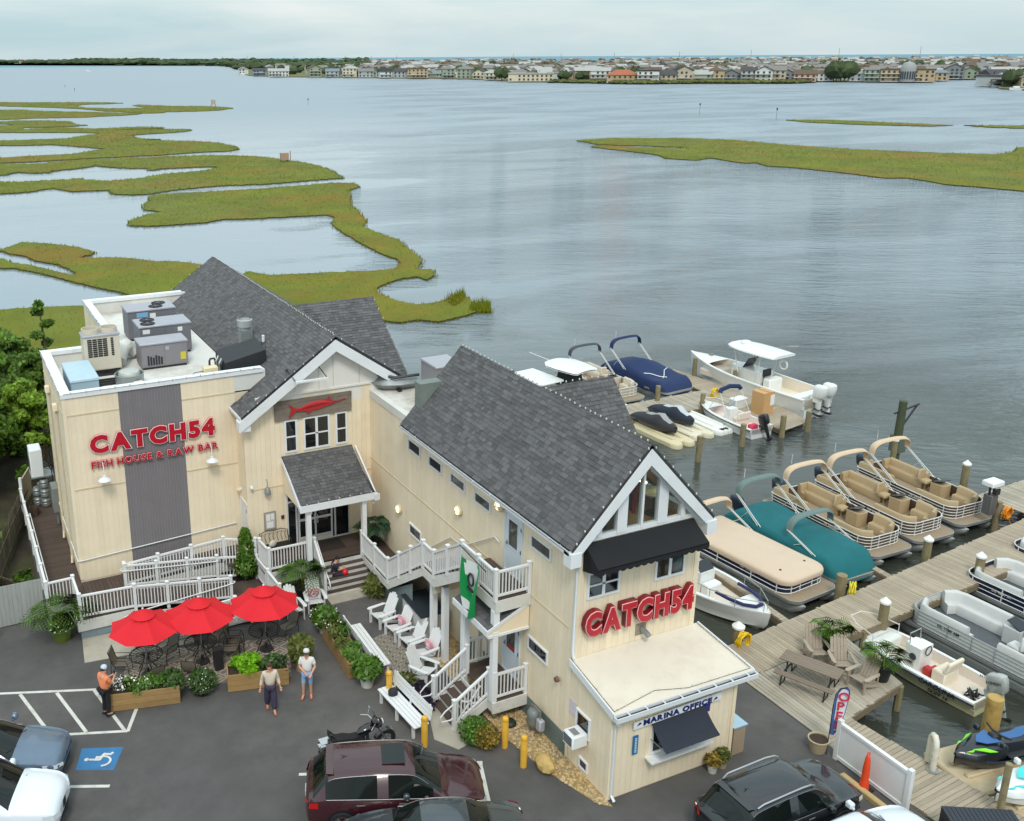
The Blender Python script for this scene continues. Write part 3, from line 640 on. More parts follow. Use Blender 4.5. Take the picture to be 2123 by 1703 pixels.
bulbs('string_lights','white bulb string along the ridge of the tall restaurant roof',[(RX,34.7,RZ+.04),(RX,52.4,RZ+.04)],.2)
bulbs('string_lights','white bulb string up the left rake of the white entrance gable',[(9.7,34.62,zl(9.7)+.03),(RX,34.62,RZ+.03)],.45)
bulbs('string_lights','white bulb string down the right rake of the white entrance gable',[(RX,34.62,RZ+.03),(17.1,34.62,zl(17.1)+.03)],.5)
bulbs('string_lights','white bulb string down the end rake of the dormer roof above the water',[(17.62,40.5,9.62),(17.62,36.9,9.62-.72*3.6)],.5)
bulbs('string_lights','clear bulb string along the front edge of the small porch roof',[(11.3,32.93,3.74),(14.4,32.93,3.74)],.4,.025)
bulbs('string_lights','white bulb string along the left parapet near the trees',[(3.38,36.2,8.38),(3.38,42.4,8.38)],.3)
bulbs('string_lights','white bulb string along the front parapet over the big red sign',[(3.5,36.07,8.38),(10.9,36.07,8.38)],.5,.028)
bulbs('string_lights','white bulb string along the set back left parapet near the water',[(6.33,42.6,8.38),(6.33,51,8.38)],.3)
bulbs('string_lights','white bulb string up the far rake of the tall restaurant roof',[(10.4,52.5,zl(10.4)+.04),(RX,52.5,RZ+.04)],.6)
# ================================================================== the waterside building (long gabled wing) with its flat connector
WB = thing('waterside_building','cream two storey building with steep grey shingle roof and glazed front gable','building',(17,26,0),world=True)
AX,AZ,FZ,Y0,Y1 = 17.2,9.68,7.0,20.4,31.4
sl = (AZ-FZ)/2.5
def zw(x):return AZ-sl*abs(x-AX)
mb = MB(); mb.box(15.08,20.86,0,15.28,35.0,6.9); mb.box(19.25,20.86,0,19.45,31.6,6.9); mb.box(15.08,20.66,0,19.45,20.86,7.05); mb.box(15.28,31.4,0,19.25,31.6,6.9)
mb.poly3([(15.0,31.4,6.9),(19.4,31.4,6.9),(AX,31.4,9.4)],(0,.2,0)); mb.build('wall',creamw,WB)
mb = MB(); mb.box(15.28,31.6,6.9,19.4,35.04,7.16); mb.box(19.2,31.6,0,19.4,35.04,6.9); mb.build('connector_roof',M('connector_membrane',(206,202,194),.85,var=.08,scale=.8,dirt=((128,112,96),.7,.6)),WB)
mb = MB(); mb.box(15.04,31.5,6.9,15.3,35.04,7.2); mb.build('connector_coping',membrane,WB)
mb = MB(); mb.box(15.28,20.86,4.28,19.25,31.4,4.4); mb.build('upper_floor',M('inner_floor',(150,128,96),.6,var=.2,scale=3),WB)
mb = MB(); mb.box(15.29,30.9,4.4,19.24,31.38,8.6); mb.build('inner_partition',M('inner_wall',(120,128,122),.8,var=.15),WB)
Fw = Face((15.08,35.05),(0,-1),(-1,0)); Fg = Face((15.08,20.66),(1,0),(0,-1))
def U(y):return 35.05-y
siding(WB,(15.08,35.03),(15.08,31.45),7.16,.0,(-1,0)); siding(WB,(15.08,31.45),(15.08,20.75),6.9,0,(-1,0),indiv=True)
siding(WB,(15.15,20.66),(19.45,20.66),7.02,3.36,(0,-1),.21,indiv=True)
mb = MB(); Fw.blk(mb,0,14.3,4.27,4.31,.012,.028); mb.build('joint_trim',MATS['cream_trim'],WB)
mb = MB(); Fw.blk(mb,14.2,14.42,0,6.9,.016,.03); Fg.blk(mb,-.03,.14,3.36,7.0,.016,.03); Fg.blk(mb,4.22,4.4,3.36,7.0,.016,.03); mb.build('corner_board',cream,WB,split=True)
mb = MB(); Fw.blk(mb,8.3,14.3,.02,.75,.02,.035); mb.build('foundation',fndn,WB)
rl = slab(WB,[(AX-2.5,Y0,FZ),(AX,Y0,AZ),(AX,Y1,AZ),(AX-2.5,Y1,FZ)]); slab(WB,[(AX,Y0,AZ),(AX+2.5,Y0,FZ),(AX+2.5,Y1,FZ),(AX,Y1,AZ)])
slab(WB,[(AX+.1,26.2,9.58),(20.2,26.2,9.58),(20.2,23.7,9.58-sl*2.5),(AX+.1,23.7,9.58-sl*2.5)]); slab(WB,[(AX+.1,26.2,9.58),(20.2,26.2,9.58),(20.2,28.7,9.58-sl*2.5),(AX+.1,28.7,9.58-sl*2.5)])
mb = MB(); mb.box(19.45,24.0,0,20.0,28.4,6.9); mb.poly3([(20.0,24.0,6.9),(20.0,28.4,6.9),(20.0,26.2,9.2)],(-.15,0,0)); mb.build('wall',creamw,WB)
sv = math.hypot(2.5,AZ-FZ)
shingles(WB,(AX-2.5,Y0,FZ+.002),(0,1,0),(2.5,0,AZ-FZ),Y1-Y0,sv,indiv=300)
shingles(WB,(AX+2.5,Y0,FZ+.002),(0,1,0),(-2.5,0,AZ-FZ),Y1-Y0,sv)
shingles(WB,(17.4,23.7,9.58-sl*2.5+.002),(1,0,0),(0,2.5,sl*2.5),2.8,math.hypot(2.5,sl*2.5))
mb = MB()
for i in range(43):
 y = Y0+i*.256; mb.add([(AX-.12,y,AZ-.11),(AX,y,AZ+.025),(AX+.12,y,AZ-.11),(AX-.12,y+.26,AZ-.125),(AX,y+.26,AZ+.012),(AX+.12,y+.26,AZ-.125)],[(0,1,4,3),(1,2,5,4),(0,2,1)])
for i in range(12):
 x = 17.2+i*.25; mb.add([(x,26.08,9.47),(x,26.2,9.605),(x,26.32,9.47),(x+.25,26.08,9.46),(x+.25,26.2,9.595),(x+.25,26.32,9.46)],[(0,3,4,1),(1,4,5,2),(0,1,2)])
mb.build('ridge_cap',shing,WB)['kind'] = 'stuff'
mb = MB()
for xe in(AX-2.52,AX+2.52):
 mb.poly3([(AX,Y0-.04,AZ-.10),(xe,Y0-.04,zw(xe)-.10),(xe,Y0-.04,zw(xe)-.46),(AX,Y0-.04,AZ-.58)],(0,.05,0))
 mb.poly3([(AX,Y0,AZ-.25),(xe,Y0,zw(xe)-.25),(xe,Y0+.3,zw(xe)-.25),(AX,Y0+.3,AZ-.25)],(0,0,.03))
mb.box(AX-2.56,Y0-.06,6.5,AX-2.2,Y0+.29,6.93); mb.box(AX+2.2,Y0-.06,6.5,AX+2.56,Y0+.29,6.93)
mb.build('rake_board',white,WB)
mb = MB(); mb.box(AX-2.56,Y0+.05,FZ-.16,AX-2.46,Y1,FZ-.02); mb.build('gutter',gutterm,WB)
mb = MB(); mb.box(AX-2.545,Y0+.08,FZ-.03,AX-2.475,Y1-.02,FZ-.012); mb.build('gutter_trough',darkm,WB)
mb = MB(); mb.box(AX-2.46,Y0+.3,FZ-.2,15.08,Y1,FZ-.16); mb.build('soffit',white,WB)
def gt(x):return zw(x)-.56
segs = [(15.42,15.68),(15.83,16.34),(16.68,17.17),(17.24,17.76),(18.10,18.60),(18.75,19.02)]
posts = []; prevx = 15.2
for a,b in segs:posts.append((prevx,a)); prevx = b
posts.append((prevx,19.2))
mb = MB(); Fg.blk(mb,.1,4.15,7.03,7.16,-.12,.04)
for a,b in posts:
 pts = [(a,20.6,7.1),(b,20.6,7.1),(b,20.6,max(gt(b),7.12)),(a,20.6,max(gt(a),7.12))]
 if a<AX<b:pts = [pts[0],pts[1],pts[2],(AX,20.6,gt(AX)),pts[3]]
 mb.poly3(pts,(0,.15,0))
for xe in(15.0,19.4):mb.poly3([(AX,20.57,AZ-.25),(xe,20.57,zw(xe)-.25),(xe,20.57,zw(xe)-.60),(AX,20.57,AZ-.62)],(0,.21,0))
gf = sub(WB,mb.build('gable_window',white,WB))
clear = M('clear_glass',(200,215,215),.02,var=.0,spec=.8,trans=1.0)
cn = clear.node_tree.nodes; bs_ = cn['Principled BSDF']; tr_ = cn.new('ShaderNodeBsdfTransparent'); gl_ = cn.new('ShaderNodeBsdfGlossy'); ms_ = cn.new('ShaderNodeMixShader')
gl_.inputs['Roughness'].default_value = .02; tr_.inputs['Color'].default_value = (.86,.92,.91,1); ms_.inputs[0].default_value = .09
clear.node_tree.links.new(tr_.outputs[0],ms_.inputs[1]); clear.node_tree.links.new(gl_.outputs[0],ms_.inputs[2]); clear.node_tree.links.new(ms_.outputs[0],cn['Material Output'].inputs['Surface'])
for a,b in segs:
 pts = [(a,20.68,7.14),(b,20.68,7.14),(b,20.68,max(gt(b),7.15)),(a,20.68,max(gt(a),7.15))]
 if a<AX<b:pts = [pts[0],pts[1],pts[2],(AX,20.68,gt(AX)),pts[3]]
 mb = MB(); mb.poly3(pts,(0,.012,0)); mb.build('pane',clear,gf)
mb = MB()
for i in range(5):
 y = 22.2+i*2.0
 for s in(-1,1):mb.bar((AX,y,AZ-.25),(AX+s*2.2,y,AZ-.25-sl*2.2),.09,.16)
mb.build('rafter',M('rafter_wood',(126,92,58),.7,var=.2),WB)
mb = MB(); mb.box(15.4,20.95,6.72,19.1,24.5,6.8); mb.build('loft_floor',MATS['inner_floor'],WB)
for x,y in((16.5,21.7),(17.6,22.6),(18.5,21.7)):
 t = thing('dining_table','pale dining table behind the gable glass, '+{16.5:'on the left',17.6:'in the middle',18.5:'on the right'}[x],'table',(x,y,6.8))
 m_ = M('pale_table',(150,176,170),.5); b_ = MB(); b_.lathe([(0,.74),(.42,.74),(.42,.70),(0,.70)],14); b_.build('tabletop',m_,t); b_ = MB(); b_.cyl((0,0),.04,.03,.7,8); b_.lathe([(0,.03),(.25,.02),(.26,0),(0,0)],12); b_.build('pedestal',darkm,t)
for x,y,l in((17.9,21.9,'left'),(18.7,21.25,'right')):
 t = thing('ceiling_light','warm lit light bar seen through the gable glass, the %s one'%l,'lamp',(x,y,8.0 if x<18 else 7.7)); b_ = MB(); b_.box(-.05,-.5,0,.05,.5,.06); b_.build('light_bar',M('lit_bar',(255,170,90),.4,emit=((1,.66,.36),8)),t); b_ = MB(); b_.bar((0,-.3,.06),(0,-.3,.3),.015); b_.bar((0,.3,.06),(0,.3,.3),.015); b_.build('hanger',darkm,t,split=True)
t = thing('hanging_banner','red cloth banner hanging behind the tall gable panes','banner',(17.55,21.35,6.82)); b_ = MB()
b_.grid([[(-.02+.04*math.sin(k*2.1+i*.4),k*.09,2.0-.28*i) for k in range(8)]for i in range(7)]); b_.build('cloth',M('red_cloth',(176,40,30),.9,var=.15),t); b_ = MB(); b_.bar((0,-.05,2.02),(0,.7,2.02),.03); b_.build('rod',darkm,t)
for y0,y1,z0,z1,gm_ in((30.43,31.44,5.93,6.4,glass),(28.74,29.75,5.93,6.37,glass),(27.06,28.1,5.93,6.34,glassb),(25.36,26.4,5.92,6.33,glassb),(21.88,22.96,5.88,6.32,glassb),(30.36,31.38,2.53,2.99,glassb),(21.84,22.94,2.43,2.9,glass)):
 window(WB,Fw,U(y1),U(y0),z0,z1,.055,gm=gm_)
door(WB,Fw,U(24.4),U(23.5),4.42,6.42,5.35,6.3,hu=U(24.3)); dl = door(WB,Fw,U(24.35),U(23.45),.88,2.9,1.75,2.8,hu=U(24.25))
mb = MB(); Fw.blk(mb,U(24.05),U(23.7),1.82,1.95,.042,.05); mb.build('door_notice',M('red_notice',(176,40,48),.6),WB)
for x0,x1,z0 in((15.45,16.58,5.2),(17.83,18.93,5.24)):window(WB,Fg,x0-15.08,x1-15.08,z0,z0+.85,.07,(z0+.42,) if x0<17 else None,((x0+x1)/2-15.08,))
aw = [(15.27,20.6,7.02),(19.07,20.6,7.02),(19.1,19.88,6.55),(15.24,19.88,6.55)]
mb = MB(); mb.poly3([aw[3],aw[2],aw[1],aw[0]],(0,0,-.03))
for x in(15.25,19.08):mb.poly3([(x,20.6,7.0),(x,19.9,6.53),(x,20.6,6.30)],(.02,0,0)); mb.poly3([(x,20.6,6.3),(x,19.9,6.53),(x,19.9,6.38),(x,20.6,6.18)],(.02,0,0))
n_ = 16; w_ = (19.1-15.24)/n_
for i in range(n_):
 x = 15.24+i*w_; mb.poly3([(x+w_*(k/5),19.88,6.4-.055*math.sin(math.pi*k/5)) for k in range(6)]+[(x+w_,19.88,6.54),(x,19.88,6.54)],(0,.012,0))
mb.build('awning',blackf,WB)
mb = MB(); mb.tube([(14.72,20.5,6.86),(14.74,20.48,6.72),(14.96,20.5,6.5),(15.02,20.56,6.4),(15.02,20.56,3.75),(14.98,20.45,3.55)],.045,6); mb.build('downspout',gutterm,WB)
mb = MB(); Fg.blk(mb,2.2,2.58,3.55,3.92,.016,.03); mb.build('vent_plate',M('vent_plate',(150,140,122),.6,var=.15),WB); mb = MB(); mb.tube([(17.5,20.62,3.75),(17.5,20.42,3.72),(17.52,20.3,3.66)],.085,10); mb.build('vent_hood',gal,WB)
for y,z,l in((32.28,3.15,'furthest of the three, low near the porch corner'),(27.46,5.15,'middle one of the three, above the stair landing'),(24.9,6.42,'nearest of the three, under the eave by the upper door')):
 pass
for(u,v),l in(((829,1055),'lit round bulkhead lamp low on the long wall, nearest the porch corner'),((953,1058),'lit round bulkhead lamp on the long wall between the stair and the small windows'),((1037,1048),'lit round bulkhead lamp under the eave beside the upper door')):
 d = _RM.T@np.array([(u-PCX)/FPX,(v-PCY)/FPX,1.0]); tt = 15.06/d[0]; y,z = d[1]*tt,CAMZ+d[2]*tt
 t = thing('bulkhead_lamp',l,'wall lamp',(15.05,y,z),0,'round lamps on the long wall'); b_ = MB().at(Matrix.Rotation(-math.pi/2,4,'Y')); b_.lathe([(.0,0),(.19,0),(.2,.05),(.16,.09),(.15,.09)],18); b_.build('housing',M('lamp_housing',(216,200,164),.5),t)
 b_ = MB().at(Matrix.Rotation(-math.pi/2,4,'Y')); b_.lathe([(.15,.07),(.13,.12),(.07,.15),(0,.16)],16); b_.build('globe',M('lit_globe',(255,240,210),.3,emit=((1,.78,.48),1.3)),t)
 b_ = MB().at(Matrix.Rotation(-math.pi/2,4,'Y')); b_.tube([(-.15,0,.1),(-.08,0,.165),(.08,0,.165),(.15,0,.1)],.012,5); b_.tube([(0,-.15,.1),(0,-.08,.165),(0,.08,.165),(0,.15,.1)],.012,5); b_.build('guard',MATS['lamp_housing'],t)
bulbs('string_lights','white bulb string along the ridge of the roof with the glazed gable',[(AX,Y0+.1,AZ+.04),(AX,Y1,AZ+.04)],.26,.027)
bulbs('string_lights','white bulb string up the left rake of the glazed gable',[(AX-2.5,Y0,FZ+.04),(AX,Y0,AZ+.04)],.38,.027)
bulbs('string_lights','white bulb string down the right rake of the glazed gable',[(AX,Y0,AZ+.04),(AX+2.5,Y0,FZ+.04)],.42,.027)
bulbs('string_lights','white bulb string along the short dormer ridge towards the docks',[(17.7,26.2,9.63),(20.2,26.2,9.63)],.24,.027)
bulbs('string_lights','clear bulb string hanging along the long eave over the small windows',[(AX-2.56,Y0+.2,FZ-.06),(AX-2.56,25,FZ-.08),(AX-2.56,Y1,FZ-.05)],.5,.025)
# ================================================================== marina office
MO = thing('marina_office','low cream marina office with nearly flat tan roof in front of the glazed gable building','building',(17.3,19.6,0),world=True)
mb = MB(); mb.prism([(15.08,18.7),(19.5,18.7),(19.5,20.65),(15.08,20.65)],0,2.85); mb.poly3([(15.08,18.7,2.85),(15.08,20.65,2.85),(15.08,20.65,3.28)],(.15,0,0)); mb.poly3([(19.35,18.7,2.85),(19.35,20.65,2.85),(19.35,20.65,3.28)],(.15,0,0)); mb.build('wall',creamw,MO)
Fo = Face((15.08,18.7),(1,0),(0,-1)); Fol = Face((15.08,20.66),(0,-1),(-1,0))
siding(MO,(15.08,18.7),(19.5,18.7),2.84,.03,(0,-1),.2,indiv=True); siding(MO,(15.08,20.64),(15.08,18.7),lambda u:3.25-.2*u,.03,(-1,0),.2,indiv=True)
mb = MB(); Fo.blk(mb,-.03,.1,.02,2.8,.018,.032); Fol.blk(mb,1.86,1.975,.02,2.8,.018,.032); Fo.blk(mb,4.32,4.44,.02,2.8,.018,.032); mb.build('corner_board',cream,MO,split=True)
rp = [(15.0,18.52,2.93),(19.9,18.52,2.93),(19.62,20.64,3.38),(15.0,20.64,3.38)]
mb = MB(); mb.poly3(rp,(0,0,-.1)); mb.build('roof',tanroof,MO)
mb = MB(); mb.poly3([(14.97,18.5,2.97),(14.97,20.64,3.42),(14.97,20.64,3.2),(14.97,18.5,2.75)],(.035,0,0)); mb.poly3([(19.9,18.5,2.97),(19.63,20.64,3.42),(19.63,20.64,3.2),(19.9,18.5,2.75)],(.035,0,0)); mb.build('edge_fascia',white,MO,split=True)
mb = MB(); mb.box(14.97,18.34,2.76,19.95,18.37,2.9); mb.box(14.97,18.37,2.76,19.95,18.5,2.79); mb.box(14.97,18.49,2.79,19.95,18.515,2.93); mb.box(14.97,18.37,2.79,15.0,18.49,2.9); mb.box(19.92,18.37,2.79,19.95,18.49,2.9); mb.build('gutter',gutterm,MO)
mb = MB(); mb.box(15.0,18.375,2.8,19.92,18.485,2.84); mb.build('gutter_trough',darkm,MO)
mb = MB()
for i in range(8):mb.box(15.4+i*.6,18.36,2.885,15.44+i*.6,18.5,2.91)
mb.build('gutter_strap',gutterm,MO)
mb = MB(); mb.tube([(15.1,18.42,2.78),(15.1,18.44,2.65),(15.16,18.64,2.5),(15.16,18.64,.2),(15.18,18.5,.06)],.045,6); mb.build('downspout',gutterm,MO)
window(MO,Fo,1.38,3.2,1.08,2.05,.07,None,(2.3,)); mb = MB(); mb.box(16.3,18.36,.98,18.5,18.69,1.03); mb.bar((16.5,18.65,.75),(16.5,18.4,.98),.03); mb.bar((18.3,18.65,.75),(18.3,18.4,.98),.03); mb.build('counter_shelf',white,MO)
mb = MB()
rows = []
for i in range(7):
 s = i/6; rows.append([(16.42+.3*0+k*.19+.0*s,18.66-.7*s,2.13-.52*s-.05*math.sin(math.pi*s)) for k in range(11)])
mb.grid(rows); mb.grid([[(a,b,c-.012) for a,b,c in r][::-1]for r in rows]); mb.build('awning',M('dark_awning',(38,42,54),.85,var=.12,scale=4),MO)
mb = MB(); mb.bar((16.45,18.66,1.6),(16.44,17.98,1.6),.02); mb.bar((18.3,18.66,1.6),(18.3,17.98,1.6),.02); mb.build('awning_arm',gal,MO)
mb = MB(); Fo.blk(mb,1.72,3.05,2.46,2.78,.016,.07); mb.build('blind_box',M('faded_panel',(186,190,188),.7,var=.08,stretch=(8,1,1)),MO)
window(MO,Fol,.38,1.06,1.32,2.02,.06)
window(MO,Fol,.62,1.05,.2,.55,.05,gm=M('louvre_dark',(70,66,66),.7))
mb = MB(); Fol.blk(mb,.02,.36,1.62,2.12,.018,.03); mb.build('wall_notice',M('pale_notice',(208,196,204),.7,var=.12,scale=14),MO)
bulbs('string_lights','wire of clear bulbs lying along the front gutter of the marina office',[(15.05,18.6,2.97),(16.6,18.85,3.02),(17.6,18.6,2.97),(19.85,18.58,2.97)],.3,.02)
bulbs('string_lights','wire of clear bulbs along the left roof edge of the marina office',[(15.04,20.6,3.4),(15.06,18.6,2.97)],.3,.02)
bulbs('string_lights','wire of clear bulbs along the right roof edge of the marina office',[(19.58,20.6,3.4),(19.84,18.6,2.98)],.3,.025)
# ------------------------------------------------------------------ decks, stairs and railings
deckm = M('deck_board',(78,64,56),.85,var=.14,scale=4,obj=.16,bump=.2,bscale=60,stretch=(6,1,6))
riserw = M('riser_white',(214,212,206),.6,var=.04,dirt=((150,146,138),.5,2))
skirtm = M('skirt_blue_grey',(126,140,146),.8,var=.06)
_BX = {}
def boxmesh(name,d,mat,c=0.0):
 k = (name,round(d[0],3),round(d[1],3),round(d[2],3),mat.name)
 if k not in _BX:mb = MB(); mb.box(-d[0]/2,-d[1]/2,-d[2]/2,d[0]/2,d[1]/2,d[2]/2); _BX[k] = mb.mesh(name,mat)
 return _BX[k]
def boards(par,x0,y0,x1,y1,z0,z1=None,along='y',w=.14,th=.03,name='deck_board',mat=None):
 """deck boards laid along an axis; the surface may rise from z0 to z1 in x"""
 z1 = z0 if z1 is None else z1; mat = mat or deckm
 if along=='y':
  n = max(1,round((x1-x0)/w)); p = (x1-x0)/n; me = boxmesh(name,(p-.008,y1-y0,th),mat)
  for i in range(n):
   x = x0+(i+.5)*p; pc(name,me,par,(x,(y0+y1)/2,z0+(z1-z0)*(x-x0)/(x1-x0)-th/2),(0,-math.atan2(z1-z0,x1-x0),0))
 else:
  n = max(1,round((y1-y0)/w)); p = (y1-y0)/n; me = boxmesh(name,(x1-x0,p-.008,th),mat)
  for i in range(n):pc(name,me,par,((x0+x1)/2,y0+(i+.5)*p,z0-th/2))
_post = {}
def railing(par,a,b,h=.95,sp=1.75,ends=(1,1),bal=.115,mat=None,lift=.1):
 """posts, two rails and balusters from floor point a to floor point b"""
 mat = mat or vinyl; a = Vector(a); b = Vector(b); L = (b-a).length; hd = Vector((b.x-a.x,b.y-a.y,0)); hl = hd.length; rz = math.atan2(hd.y,hd.x)
 mb = MB(); up = Vector((0,0,1)); mb.bar(a+up*(h-.03),b+up*(h-.03),.085,.06); mb.bar(a+up*(lift+.03),b+up*(lift+.03),.05,.07)
 r = sub(par,mb.build('railing',mat,par))
 k = round(h,2)
 if k not in _post:
  mb = MB(); mb.box(-.055,-.055,-.05,.055,.055,h+.06); mb.box(-.07,-.07,h+.06,.07,.07,h+.085); mb.add([(-.07,-.07,h+.085),(.07,-.07,h+.085),(.07,.07,h+.085),(-.07,.07,h+.085),(0,0,h+.13)],[(0,1,4),(1,2,4),(2,3,4),(3,0,4)])
  _post[k] = (mb.mesh('post',mat),boxmesh('baluster',(.034,.034,h-.1-lift),mat))
 n = max(1,round(hl/sp))
 for i in range(n+1):
  if(i==0 and not ends[0]) or(i==n and not ends[1]):continue
  p = a+(b-a)*(i/n); pc('post',_post[k][0],r,tuple(p),rz)
 m = int(hl/bal)
 for i in range(1,m):
  t = i/m
  if min(abs(t*n-round(t*n)),1)*hl/n<.075:continue
  p = a+(b-a)*t; pc('baluster',_post[k][1],r,(p.x,p.y,p.z+lift+(h-.1-lift)/2+.02),rz)
 return r
def rail_pipe(par,pts,r=.022,name='handrail',mat=None):mb = MB(); mb.tube(pts,r,7); return mb.build(name,mat or vinyl,par)
# ---- access ramp in front of the blank facade
AR = thing('access_ramp','brown access ramp with white railings zigzagging below the big red sign','ramp',(6,34,0),world=True)
boards(AR,2.08,34.9,3.44,44.2,.8,along='x'); boards(AR,2.95,33.38,4.9,34.88,.8); boards(AR,3.45,34.9,4.9,36.12,.8)
boards(AR,4.62,31.9,8.6,33.0,.06,.35); boards(AR,8.6,31.85,9.95,34.4,.35); boards(AR,4.9,33.42,8.6,34.95,.80,.38); boards(AR,4.9,35.05,8.75,36.12,.82,1.05); boards(AR,8.75,34.5,9.8,36.12,1.05)
mb = MB(); mb.poly3([(2.93,33.34,.35),(4.9,33.34,.35),(4.9,33.34,.77),(2.93,33.34,.77)],(0,.04,0)); mb.poly3([(2.90,33.34,.35),(2.90,34.86,.35),(2.90,34.86,.77),(2.90,33.34,.77)],(.03,0,0)); mb.poly3([(2.04,34.86,.4),(2.94,34.86,.4),(2.94,34.86,.77),(2.04,34.86,.77)],(0,.03,0))
mb.poly3([(4.62,31.86,.0),(8.6,31.82,.12),(8.6,31.82,.34),(4.62,31.86,.06)],(0,.04,0)); mb.poly3([(8.6,31.8,.12),(9.98,31.78,.12),(9.98,31.78,.33),(8.6,31.8,.33)],(0,.04,0)); mb.poly3([(9.96,31.8,.1),(9.96,34.4,.1),(9.96,34.4,.33),(9.96,31.8,.33)],(.03,0,0)); mb.poly3([(4.9,33.05,.3),(8.6,33.05,.12),(8.6,33.05,.36),(4.9,33.05,.76)],(0,.04,0)); mb.poly3([(4.9,35.0,.5),(9.8,34.96,.6),(9.8,34.96,1.03),(4.9,35.0,.8)],(0,.04,0))
mb.build('fascia',riserw,AR,split=True)
mb = MB(); mb.box(2.99,33.40,0,4.88,33.44,.36); mb.box(2.99,33.44,0,3.03,34.86,.36); mb.box(2.12,34.92,0,2.16,44,.76); mb.build('skirt',skirtm,AR,split=True)
railing(AR,(2.08,34.85,.8),(2.06,43.9,.8),sp=1.5); railing(AR,(2.08,34.85,.8),(3.03,34.9,.8),ends=(0,1),sp=2); railing(AR,(3.03,34.9,.8),(3.05,33.42,.8),ends=(0,1),sp=2)
railing(AR,(3.05,33.42,.8),(4.95,33.3,.8),ends=(0,1),sp=2.0); railing(AR,(4.95,33.3,.78),(8.45,33.08,.4),ends=(0,1),sp=1.2)
railing(AR,(4.85,31.86,.04),(9.94,31.82,.34),sp=1.7,ends=(1,0)); railing(AR,(9.94,31.82,.35),(9.84,34.35,.35),sp=1.3)
railing(AR,(4.92,34.98,.8),(8.4,34.85,.42),sp=1.3); railing(AR,(8.4,34.85,.4),(9.7,34.5,.35),sp=1.4,ends=(0,0))
railing(AR,(4.92,35.06,.82),(8.75,35.05,1.05),sp=1.3); railing(AR,(8.75,35.05,1.05),(9.85,34.4,1.05),ends=(0,1),sp=1.3)
rail_pipe(AR,[(3.46,36.07,1.72),(6.5,36.07,1.88),(9.6,36.07,2.05)]); rail_pipe(AR,[(3.40,42.5,1.95),(3.40,40.8,1.95),(3.40,40.3,1.7),(3.40,39.9,1.72),(3.40,36.1,1.72),(3.46,36.07,1.72)])
rail_pipe(AR,[(4.6,33.2,.2),(4.45,33.2,.25),(4.5,33.2,.62),(4.8,33.18,.72),(8.3,33.0,1.1),(8.55,33.02,1.12),(8.62,33.1,1.12),(8.55,33.18,1.12),(4.9,33.42,1.55)])
rail_pipe(AR,[(8.45,34.78,1.2),(4.85,34.9,1.55),(4.75,35.0,1.56),(4.85,35.12,1.57),(8.8,35.12,1.86)])
rail_pipe(AR,[(2.16,35.3,1.2),(2.2,35.3,1.6),(2.2,41.5,1.62),(2.14,41.5,1.62)])
# ---- entrance porch with its steps
EP = thing('entrance_porch','brown porch deck with wide white edged steps below the shingled porch roof','porch',(12.5,34,0),world=True)
boards(EP,9.84,33.35,15.06,35.03,1.05,along='x')
mb = MB(); mb.box(9.84,33.3,.5,12.0,33.34,1.02); mb.box(13.95,33.3,.4,15.0,33.34,1.02); mb.build('fascia',riserw,EP,split=True)
mb = MB(); mb.box(12.05,34.0,1.05,13.5,34.9,1.062); mb.build('door_mat',M('door_mat',(48,42,38),.95,var=.2,scale=20),EP)
NS = 6; x0,x1 = 12.0,13.95
for i in range(NS):
 yb = 32.35+i*(1.0/NS); zt = (i+1)*1.05/NS
 mb = MB(); mb.box(x0,yb,zt-1.05/NS,x1,yb+.03,zt-.03); mb.build('riser',riserw,EP)
 if i<NS-1:mb = MB(); mb.box(x0,yb-.025,zt-.03,x1,yb+1.0/NS,zt); mb.build('tread',deckm,EP)
mb = MB(); mb.box(x0,33.3,1.02,x1,33.38,1.052); mb.build('tread',deckm,EP)
mb = MB()
for x in(x0-.06,x1+.02):mb.poly3([(x,32.3,0),(x,33.4,0),(x,33.4,1.02),(x,32.3,.12)],(.04,0,0))
mb.build('stringer',riserw,EP,split=True)
railing(EP,(9.98,34.3,1.05),(10.06,33.36,1.05),sp=2); railing(EP,(10.06,33.36,1.05),(11.75,33.36,1.05),ends=(0,1),sp=1.8)
for x in(11.93,14.0):railing(EP,(x,32.35,.12),(x,33.42,1.1),h=.9,sp=3,ends=(1,1))
for x in(12.02,13.9):rail_pipe(EP,[(x,33.5,1.9),(x,33.35,1.9),(x,32.25,.9),(x,32.1,.8),(x,32.02,.62),(x,32.1,.45),(x,32.3,.5)])
# ---- outside stair along the long wall
OS = thing('outside_stair','white railed outside stair climbing the long cream wall to the upper door','stairs',(14.4,27,0),world=True)
XO,XI = 13.82,15.03
boards(OS,XO+.04,30.72,XI,33.3,1.05,along='x',w=.16)
def flight(ya,za,yb,zb):
 n = int(round((zb-za)/.178));
 for i in range(n):
  y = ya+(yb-ya)*(i+1)/n; y_ = ya+(yb-ya)*i/n; z = za+(zb-za)*(i+1)/n
  mb = MB(); mb.box(XO+.05,min(y,y_),z-.04,XI,max(y,y_)+.02,z); mb.build('tread',deckm,OS)
  mb = MB(); mb.box(XO+.05,y_-.01,z-(zb-za)/n,XI,y_+.01,z-.04); mb.build('riser',riserw,OS)
flight(30.7,1.05,27.75,3.15); boards(OS,XO+.04,26.95,XI,27.75,3.15,along='x',w=.16); flight(26.95,3.15,25.0,4.4); boards(OS,XO+.04,22.92,XI,25.0,4.4,along='x',w=.15)
mb = MB()
